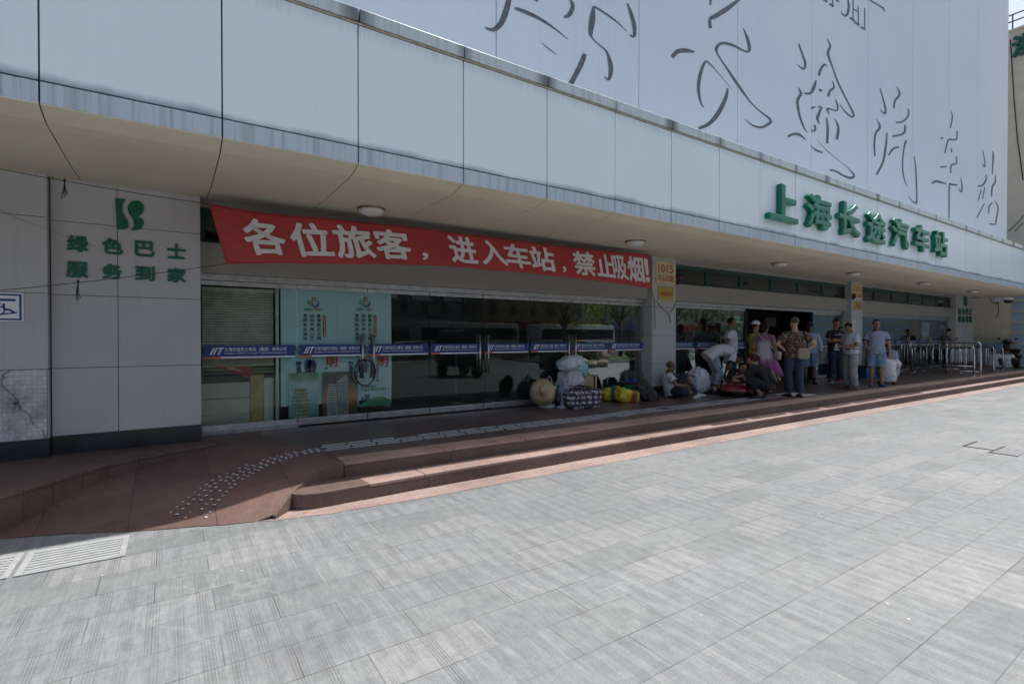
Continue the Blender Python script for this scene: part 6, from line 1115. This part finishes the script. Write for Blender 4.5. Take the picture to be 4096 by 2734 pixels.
def pattern_mat():
    m,t,p=newmat("patterned_shirt"); g=nd(t,"ShaderNodeTexCoord").outputs[3]; w_=nd(t,"ShaderNodeTexWave",bands_direction='Z'); w_.inputs['Scale'].default_value=9; w_.inputs['Distortion'].default_value=3.5; w_.inputs['Detail Scale'].default_value=6; t.links.new(g,w_.inputs[0]); n_=noise(t,26,g,2); f=math_(t,'MULTIPLY',ramp(t,w_.outputs[1],(.80,0.0),(.9,1.0)),ramp(t,n_,(.42,0.0),(.5,1.0))); n2=noise(t,9,g,1); c=mixc(t,f,(.018,.012,.012),(.50,.17,.07)); c=mixc(t,math_(t,'MULTIPLY',f,ramp(t,n2,(.5,0.0),(.55,.8))),c,(.5,.42,.33)); t.links.new(c,p.inputs['Base Color']); p.inputs['Roughness'].default_value=.7; return m
def dots_mat():
    m,t,p=newmat("speckled_polo"); g=nd(t,"ShaderNodeTexCoord").outputs[3]; v=nd(t,"ShaderNodeTexVoronoi"); v.inputs['Scale'].default_value=13; t.links.new(g,v.inputs[0]); c=mixc(t,ramp(t,v.outputs[0],(.0,1.0),(.14,1.0),(.18,0.0)),(.28,.31,.41),(.03,.04,.09)); t.links.new(c,p.inputs['Base Color']); p.inputs['Roughness'].default_value=.8; return m
def dress_mat():
    m,t,p=newmat("gradient_dress"); g=nd(t,"ShaderNodeTexCoord").outputs[3]; s=nd(t,"ShaderNodeSeparateXYZ"); t.links.new(g,s.inputs[0]); f=math_(t,'ADD',s.outputs[2],math_(t,'MULTIPLY',noise(t,9,g,3),.06)); t.links.new(ramp(t,math_(t,'DIVIDE',f,1.5),(.32,(.24,.055,.19)),(.52,(.34,.12,.30)),(.60,(.56,.50,.58)),(.80,(.56,.52,.58)),(.88,(.26,.12,.20))),p.inputs['Base Color']); p.inputs['Roughness'].default_value=.8; return m
shB={'m':M("shoe_black",(.015,.015,.017),.4),'sole':mBlk}; shBr={'m':M("shoe_brown",(.12,.035,.02),.4),'sole':mBlk}; shW={'m':M("shoe_white",(.52,.52,.52),.6),'sole':mWh,'socks':cNavy,'sh':.45}; shN={'m':M("shoe_navy",(.02,.05,.16),.6),'sole':mBlk}; shR={'m':M("shoe_red",(.30,.02,.04),.5),'sole':mWh}; shP={'m':M("shoe_purple",(.07,.02,.05),.6),'sole':mBlk,'socks':cWhite,'sh':.12}; shSan={'m':M("sandal_brown",(.16,.08,.045),.6),'sole':mBlk}
Z0=.302
def base(px,py,w_=None): 
    p=az(px,py,.3)
    if w_ is not None: q=aw(px,1348,w_); p=Vector((q.x,w_,.3))
    return (p.x,p.y,Z0)
A_=lambda x,y:(2600+x*.287,1200+y*.287); B_=lambda x,y:(3000+x*.287,1200+y*.287); C_=lambda x,y:(3400+x*.2963,1150+y*.2963)
# 1 seated man against the pillar
person("bald man in a white shirt sitting on the floor against the pillar",(8.93,7.28,Z0),-138,pose(pel=(0,.02,.115),mid=(0,-.04,.30),neck=(0,-.03,.52),head=(0,.03,.655),hip=[(-.09,.05,.115),(.09,.05,.115)],sho=[(-.18,-.02,.475),(.18,-.01,.465)],elb=[(-.32,.16,.42),(.27,.13,.27)],wri=[(-.33,.42,.44),(.12,.33,.25)],kne=[(-.17,.34,.46),(.33,.31,.13)],ank=[(-.17,.55,.10),(.07,.52,.085)],toe=[(-.14,.76,.04),(-.10,.64,.05)],hyaw=34,hpit=-4,curl=[.9,.6],pn=[(0,0,-1),(0,0,-1)]),'b',('bald','grey'),1.0,dict(m=cWhite2,sl=.55,loose=.03),dict(m=cNavy,to=1.02,loose=.03),shW)
# 2 bending man
person("man in a white tee and pale cropped jeans bending forward with a bottle",(10.48,7.22,Z0),-118,pose(pel=(0,-.13,.86),mid=(0,.10,1.05),neck=(0,.39,.89),head=(0,.53,.77),hip=[(-.09,-.10,.84),(.09,-.10,.84)],sho=[(-.175,.33,.875),(.175,.33,.865)],elb=[(-.22,.40,.60),(.24,.20,.61)],wri=[(-.16,.30,.42),(.20,.24,.42)],kne=[(-.10,.03,.46),(.11,.02,.46)],ank=[(-.13,-.08,.085),(.13,-.10,.085)],toe=[(-.15,.11,.03),(.15,.09,.03)],hyaw=-8,hpit=-62,curl=[1.0,.7],pn=[(1,0,0),(-1,0,0)]),'b',('short','black'),1.02,dict(m=cWhite,sl=.68,loose=.03,cuff=cNavyJ,len=-.24,grow=.03),dict(m=cJeansP,to=1.72,loose=.02),shP)
# 3 standing white tee
p3=base(*A_(1128,0),7.42)
person("man in a plain white tee standing with hands behind his back",p3,-140,pose(elb=[(-.27,-.14,1.12),(.27,-.14,1.12)],wri=[(-.07,-.20,.90),(.07,-.19,.88)],hyaw=14,curl=[.8,.8]),'b',('short','black'),1.035,dict(m=cWhite,sl=.66,loose=.028,len=-.26),dict(m=cDenimB,to=1.1,loose=.03),shB,belly=.12,wide=1.06)
# 4 yellow polo, white cap
p4_=base(*A_(1470,0),7.15)
person("person in a yellow polo and white cap beside the woman in the purple dress",p4_,-112,pose(elb=[(-.23,.02,1.10),(.24,.03,1.10)],wri=[(-.12,.22,1.02),(.14,.23,1.02)],hyaw=-4,curl=[.8,.8]),'a',('cap','black'),.985,dict(m=cYel,sl=.62,loose=.025),dict(m=cBlack,to=1.95,loose=.02),shB)
# 5 woman in the dress
p5=base(*B_(200,0),6.62); J5=pose(elb=[(-.24,-.06,1.08),(.25,-.05,1.08)],wri=[(-.16,.14,.94),(.20,.13,.95)],hyaw=-38)
t=person("woman with bobbed brown hair in a white to purple dress seen from behind",p5,-72,J5,'a',('bob','brown'),.955,None,None,shSan)
mb=MB(); n=44; rs=[]
for z,w_,d_,f in ((.40,.40,.34,.035),(.55,.35,.30,.03),(.75,.275,.235,.02),(.92,.205,.165,.01),(1.04,.155,.12,.0),(1.12,.15,.115,0),(1.25,.17,.125,0),(1.34,.165,.11,0),(1.40,.11,.085,0),(1.43,.07,.068,0)):
    rs.append([Vector((math.cos(a)*(w_+f*math.sin(a*11)),math.sin(a)*(d_+f*math.sin(a*11))-.01,z+.012*math.sin(a*5)*(f>0))) for a in [2*math.pi*k/n for k in range(n)]])
mb.rings(rs)
for i in (0,1): s=J5['sho'][i]; e=J5['elb'][i]; mb.tube([s.lerp(J5['neck'],.4),s,s.lerp(e,.38)],[.05,.066,.064],14)
o=mb.ob("dress",dress_mat(),t,smooth=True)
mBag=M("beige_leather",(.42,.38,.34),.5); R5=Matrix.Rotation(R(-72),3,'Z'); wp=lambda p,a,rz,h=1.0: Vector(p)+(Matrix.Rotation(R(rz),3,'Z')@Vector(a))*h
def bagthing(name,label,p,rz,loc,size,mat,strap=None,parts=()):
    t=thing(name,label,"bag",wp(p,loc,rz),R(rz)); m=MB(); lumpy(m,(0,0,0),size,.5,len(label),.01,4,.01); m.ob("bag",mat,t,smooth=True)
    if strap: MB().tube([Vector(q)-Vector(loc) for q in strap],.011,6).ob("strap",mat if name!='sling_bag' else mBlk,t,smooth=True)
    return t
bagthing("shoulder_bag","small beige shoulder bag hanging at the dress wearer's hip",p5,-72,(.29,-.02,.86),(.06,.13,.10),mBag,[(.27,-.09,.94),(.15,-.15,1.10),(-.02,-.165,1.26),(-.13,-.12,1.38),(-.15,-.01,1.42),(-.08,.11,1.32),(.12,.14,1.08),(.29,.09,.94)])
# 6 crouching woman in black with a backpack
p6=(10.42,6.02,Z0)
person("auburn haired woman in black crouching beside the toy car",p6,28,pose(pel=(0,-.06,.27),mid=(0,.0,.50),neck=(0,.16,.68),head=(0,.25,.80),hip=[(-.10,-.03,.26),(.10,-.03,.26)],sho=[(-.17,.13,.645),(.17,.13,.645)],elb=[(-.22,.34,.50),(.22,.34,.48)],wri=[(-.12,.52,.42),(.10,.53,.42)],kne=[(-.16,.36,.42),(.17,.34,.40)],ank=[(-.12,.06,.09),(.14,.04,.09)],toe=[(-.14,.25,.03),(.18,.23,.03)],hyaw=8,hpit=-28),'c',('tied','red'),1.0,dict(m=cBlack,sl=1.1,loose=.03,len=-.2),dict(m=cBlack,to=1.72,loose=.03),shB)
t=thing("backpack","black backpack with gold studs on the crouching woman's back","backpack",wp(p6,(.0,-.13,.47),28),R(28)); t.rotation_euler=(R(-26),0,R(28)); m=MB(); lumpy(m,(0,0,0),(.14,.085,.17),.6,30,.015,4,.02); m.ob("bag",M("backpack_black",(.018,.02,.03),.5),t,smooth=True); m=MB(); lumpy(m,(0,-.075,-.06),(.11,.045,.075),.6,31,.01,4); m.ob("pocket",M("backpack_black2",(.018,.02,.03),.5),t,smooth=True)
m=MB(); rn=random.Random(4); mGoldS=M("gold_stud",(.65,.48,.16),.25,1)
for k in range(70): m.ell((rn.uniform(-.115,.115),-.10-.012*rn.random(),-.115+rn.uniform(-.02,.02)),(.008,.008,.008),None,6,4)
for k in range(40): m.ell((-.125+rn.uniform(-.012,.012),-.055+rn.uniform(-.01,.01),rn.uniform(-.1,.1)),(.007,.007,.007),None,6,4)
m.ob("gold_studs",mGoldS,t); MB().tube([(-.05,.0,.16),(0,.02,.21),(.05,0,.16)],.01,6).ob("handle",mBlk,t)
# 7 toddler in the toy car
person("toddler in a white vest sitting in the red toy car",(10.66,6.72,.45),150,pose(pel=(0,0,.13),mid=(0,.0,.22),neck=(0,.05,.355),head=(0,.10,.47),hip=[(-.06,.02,.13),(.06,.02,.13)],sho=[(-.10,.045,.325),(.10,.045,.325)],elb=[(-.16,.10,.22),(.16,.10,.22)],wri=[(-.11,.20,.18),(.11,.20,.18)],kne=[(-.08,.2,.12),(.08,.2,.12)],ank=[(-.08,.3,.02),(.08,.3,.02)],toe=[(-.08,.38,.03),(.08,.38,.03)],hpit=-22,hyaw=10),'c',('short','brown'),.98,dict(m=cWhite,sl=.2,loose=.01,grow=-.03),None,None,wide=.62,hs=.92)
# 8 patterned shirt man, back turned
p8=(11.18,5.80,Z0)
person("grey haired man in a black and orange patterned shirt, back turned, hands on hips",p8,-44,pose(elb=[(-.37,-.10,1.12),(.37,-.10,1.12)],wri=[(-.18,-.02,.98),(.18,-.03,.98)],hyaw=18,kne=[(-.11,.02,.49),(.10,.02,.49)],toe=[(-.19,.15,.03),(.12,.18,.03)],curl=[.6,.6],pn=[(1,0,0),(-1,0,0)]),'c',('short','grey'),1.01,dict(m=pattern_mat(),sl=.7,loose=.035,len=-.16),dict(m=cNavyJ,to=1.97,loose=.026),shB,wide=1.03)
mCanvas=M("canvas_print",(.26,.21,.14),.8,var=.35,sc=30,obj=True)
bagthing("sling_bag","patterned canvas sling bag at the back of the patterned shirt man",p8,-44,(.12,-.185,.93),(.125,.035,.115),mCanvas,[(.19,-.19,1.02),(.21,-.15,1.2),(.16,-.09,1.40),(.12,.0,1.425),(.10,.11,1.33),(.02,.15,1.15)])
# 9 man behind him
p9=base(*B_(600,0),6.75)
person("bald man in a pale blue shirt half hidden behind the patterned shirt man",p9,112,pose(hyaw=-12,wri=[(-.24,.06,.84),(.25,.04,.84)]),'b',('bald','grey'),1.0,dict(m=cBlueSh,sl=.7,loose=.03),dict(m=cBlack,to=1.25,loose=.035),shSan,belly=.15)
# 10 man with dark cap
p10=base(*B_(835,0),7.2)
person("man in a dark cap, pale long sleeved shirt and denim shorts",p10,118,pose(hyaw=8,hpit=-14,elb=[(-.24,-.02,1.09),(.25,-.02,1.09)],wri=[(-.25,.06,.85),(.26,.05,.84)]),'b',('capdark','black'),1.0,dict(m=cBlueSh,sl=1.85,loose=.026),dict(m=cDenim,to=1.05,loose=.04),dict(shB,socks=cNavy,sh=.22))
# 11 man in black with folded arms
p11=(15.72,7.0,Z0)
person("tall man all in black with folded arms and red shoes",p11,150,pose(elb=[(-.25,.08,1.10),(.25,.08,1.10)],wri=[(.09,.19,1.13),(-.09,.22,1.16)],hyaw=-6,hpit=-16,curl=[.4,.4],pn=[(0,-1,0),(0,-1,0)],ank=[(-.14,-.02,.085),(.13,-.04,.085)],toe=[(-.26,.13,.03),(.2,.14,.03)]),'a',('short','black'),1.055,dict(m=cBlack,sl=.6,loose=.026),dict(m=cNavy,to=1.95,loose=.02),shR,wide=1.03)
m=MB(); addtext(m,"ARMANI JEANS",-.13,.13,-.018,.018,0,.012); addtext(m,"V",-.02,.02,.03,.06,0,.01); q=wp(p11,(-.0,.158,1.33),150,1.055); o=m.mesh("shirt_lettering",[mWh],fix=False)
pr11=[x for x in bpy.data.objects if x.get('label','').startswith("tall man all in black")][0]; ol=link("shirt_lettering",o,pr11,(0,.160,1.275)); ol.rotation_euler=(R(-4),0,R(180))
# 12 legs of someone behind them
person("person in dark shorts standing mostly hidden behind the two men at the pillar",base(*B_(1265,0),7.35),140,pose(),'c',('short','black'),.93,dict(m=cBlack,sl=.6),dict(m=cBlack,to=.95,loose=.03),shB)
# 13 man with bottle and paper
p13=(13.98,5.88,Z0)
person("stout man in a pale polo and grey trousers reading a slip of paper",p13,62,pose(elb=[(-.24,.04,1.10),(.25,.05,1.09)],wri=[(-.08,.30,1.09),(.07,.31,1.07)],head=(0,.06,1.56),hpit=-34,curl=[.9,.9],pn=[(1,0,.3),(-1,0,.3)],toe=[(-.15,.17,.03),(.15,.16,.03)]),'b',('short','black'),.97,dict(m=cPolo,sl=.66,loose=.03,collar=cPolo,len=-.02),dict(m=cGreyT,to=1.97,loose=.036,belt=1),shBr,belly=.35,wide=1.06)
t=thing("water_bottle","clear water bottle with red cap held by the man in grey trousers","bottle",wp(p13,(.0,.405,1.06),62,.97)); t.rotation_euler=(R(20),0,R(62)); MB().lathe([(.03,-.07),(.032,-.06),(.032,.05),(.014,.085),(.013,.095)],n=16).ob("bottle",M("clear_pet",(.5,.55,.58),.1),t,smooth=True); MB().lathe([(.017,.095),(.017,.115),(.001,.116)],n=14).ob("cap",mPR,t,smooth=True)
o=MB().box(-.045,.045,-.002,.002,-.055,.055).ob("paper_slip",mWh); tag(o,"small white paper slip in the hands of the man in grey trousers","paper"); o.location=wp(p13,(-.06,.42,1.03),62,.97); o.rotation_euler=(R(-35),0,R(62))
# 14 blue polo
p14=(15.33,5.84,Z0)
person("man in a speckled blue polo and ripped denim shorts standing near the step",p14,108,pose(hyaw=24,elb=[(-.25,-.04,1.10),(.25,.03,1.09)],wri=[(-.28,.06,.86),(.16,.20,.93)],toe=[(-.21,.14,.03),(.10,.18,.03)]),'a',('short','black'),1.025,dict(m=dots_mat(),sl=.66,loose=.026,collar=cNavy,cuff=cNavy,len=-.16),dict(m=cDenim,to=.98,loose=.035),shN,wide=1.05)
# 15 squatting in white, 16 squatting behind
p15=(16.28,5.93,Z0)
person("man in a white shirt squatting with his back to the plaza",p15,-70,pose(pel=(0,-.06,.20),mid=(0,-.10,.45),neck=(0,.10,.66),head=(0,.20,.75),hip=[(-.11,-.03,.20),(.11,-.03,.20)],sho=[(-.18,.07,.62),(.18,.07,.62)],elb=[(-.24,.32,.50),(.26,.33,.48)],wri=[(-.20,.52,.36),(.24,.55,.33)],kne=[(-.20,.34,.46),(.20,.34,.46)],ank=[(-.15,.08,.09),(.15,.08,.09)],toe=[(-.19,.26,.03),(.19,.26,.03)],hpit=-30,hyaw=30,curl=[.8,1.1]),'a',('short','black'),1.0,dict(m=cWhite,sl=.66,loose=.03,len=-.2,grow=.02),dict(m=cGreyT,to=1.6,loose=.03),shBr,wide=1.06)
p16=base(*C_(560,0),6.9)
person("man in a blue shirt squatting behind the white shirted one",p16,-30,pose(pel=(0,-.06,.40),mid=(0,-.10,.62),neck=(0,.06,.84),head=(0,.14,.95),hip=[(-.11,-.03,.38),(.11,-.03,.38)],sho=[(-.18,.04,.80),(.18,.04,.80)],elb=[(-.24,.25,.64),(.26,.26,.62)],wri=[(-.12,.44,.52),(.12,.45,.50)],kne=[(-.16,.36,.44),(.16,.36,.44)],ank=[(-.14,.30,.09),(.14,.30,.09)],toe=[(-.17,.48,.03),(.17,.48,.03)],hpit=-25,hyaw=30),'b',('short','black'),1.0,dict(m=cBlueSh,sl=.66,loose=.03),dict(m=cNavy,to=1.9),shB)
# stool under him
t=thing("stool","low dark stool under the man in the blue shirt","stool",(p16[0],p16[1],.3)); MB().lathe([(.15,.26),(.15,.285),(.001,.285)],n=20).ob("seat",mBlk,t)
for a in range(4): MB().tube([(.1*math.cos(a*1.57+.8),.1*math.sin(a*1.57+.8),.27),(.15*math.cos(a*1.57+.8),.15*math.sin(a*1.57+.8),.0)],.012,6).ob("leg",mBlk,t)
# 17 man with phone behind the railings
p17=base(*C_(1290,0),7.2)
person("man in a grey tee looking at his phone behind the railings",p17,-122,pose(neck=(0,.05,1.40),head=(0,.13,1.54),elb=[(-.22,.16,1.12),(.22,.16,1.12)],wri=[(-.06,.36,1.22),(.05,.37,1.22)],hpit=-28,curl=[1,1],pn=[(1,0,.2),(-1,0,.2)],kne=[(-.1,.14,.52),(.1,.02,.49)]),'a',('short','black'),.97,dict(m=cGreyTee,sl=.66,loose=.03),dict(m=cNavyJ,to=1.95,loose=.02),shR)
o=MB().box(-.035,.035,-.004,.004,-.07,.07).ob("phone",M("phone_black",(.01,.01,.012),.15),bev=.003); tag(o,"dark phone held up by the man in the grey tee","phone"); o.location=wp(p17,(0,.455,1.26),-122,.97); o.rotation_euler=(R(-40),0,R(-122))
# 18, 19 sitting by the far wall
sit=lambda **k: pose(pel=(0,0,.12),mid=(0,-.08,.34),neck=(0,-.02,.57),head=(0,.05,.70),hip=[(-.1,.03,.12),(.1,.03,.12)],sho=[(-.18,-.02,.53),(.18,-.02,.53)],elb=[(-.26,.16,.36),(.26,.16,.36)],wri=[(-.10,.36,.42),(.10,.37,.42)],kne=[(-.16,.40,.42),(.16,.40,.42)],ank=[(-.14,.58,.09),(.14,.58,.09)],toe=[(-.17,.77,.04),(.17,.77,.04)],**k)
person("person in a pale top sitting on the floor behind the closed loop railing",(28.5,6.62,Z0),-100,sit(hpit=-25),'a',('short','black'),1.0,dict(m=cWhite,sl=.5),dict(m=cNavy,to=1.0,loose=.03),shB); p19=(28.75,6.28,Z0)
person("man sitting on the floor with a phone beside the motor scooter",p19,-100,sit(hpit=-20),'b',('short','black'),1.0,dict(m=cWhite2,sl=.4),dict(m=cBlack,to=1.0,loose=.03),shB)
o=MB().box(-.035,.035,-.004,.004,-.07,.07).ob("phone",bpy.data.materials["phone_black"],bev=.003); tag(o,"dark phone in the hands of the man sitting beside the scooter","phone"); o.location=wp(p19,(0,.46,.47),-100); o.rotation_euler=(R(-40),0,R(-100))
# small held things
t=thing("water_bottle","red capped bottle in the bending man's hand","bottle",wp((10.48,7.22,Z0),(-.13,.27,.33),-118,1.02)); t.rotation_euler=(R(70),0,R(-60)); MB().lathe([(.03,-.08),(.033,-.06),(.033,.05),(.014,.085)],n=16).ob("bottle",bpy.data.materials["clear_pet"],t,smooth=True); MB().lathe([(.018,.085),(.018,.108),(.001,.109)],n=14).ob("cap",mPR,t,smooth=True)
bagthing("sling_bag","black sling bag across the seated man's chest",(8.93,7.28,Z0),-138,(.03,.17,.24),(.12,.05,.09),mBlk,[(-.07,.17,.30),(-.10,.135,.42),(-.10,.05,.555),(-.05,-.06,.56),(.05,-.06,.56),(.10,.06,.55),(.09,.14,.42),(.10,.18,.28)])
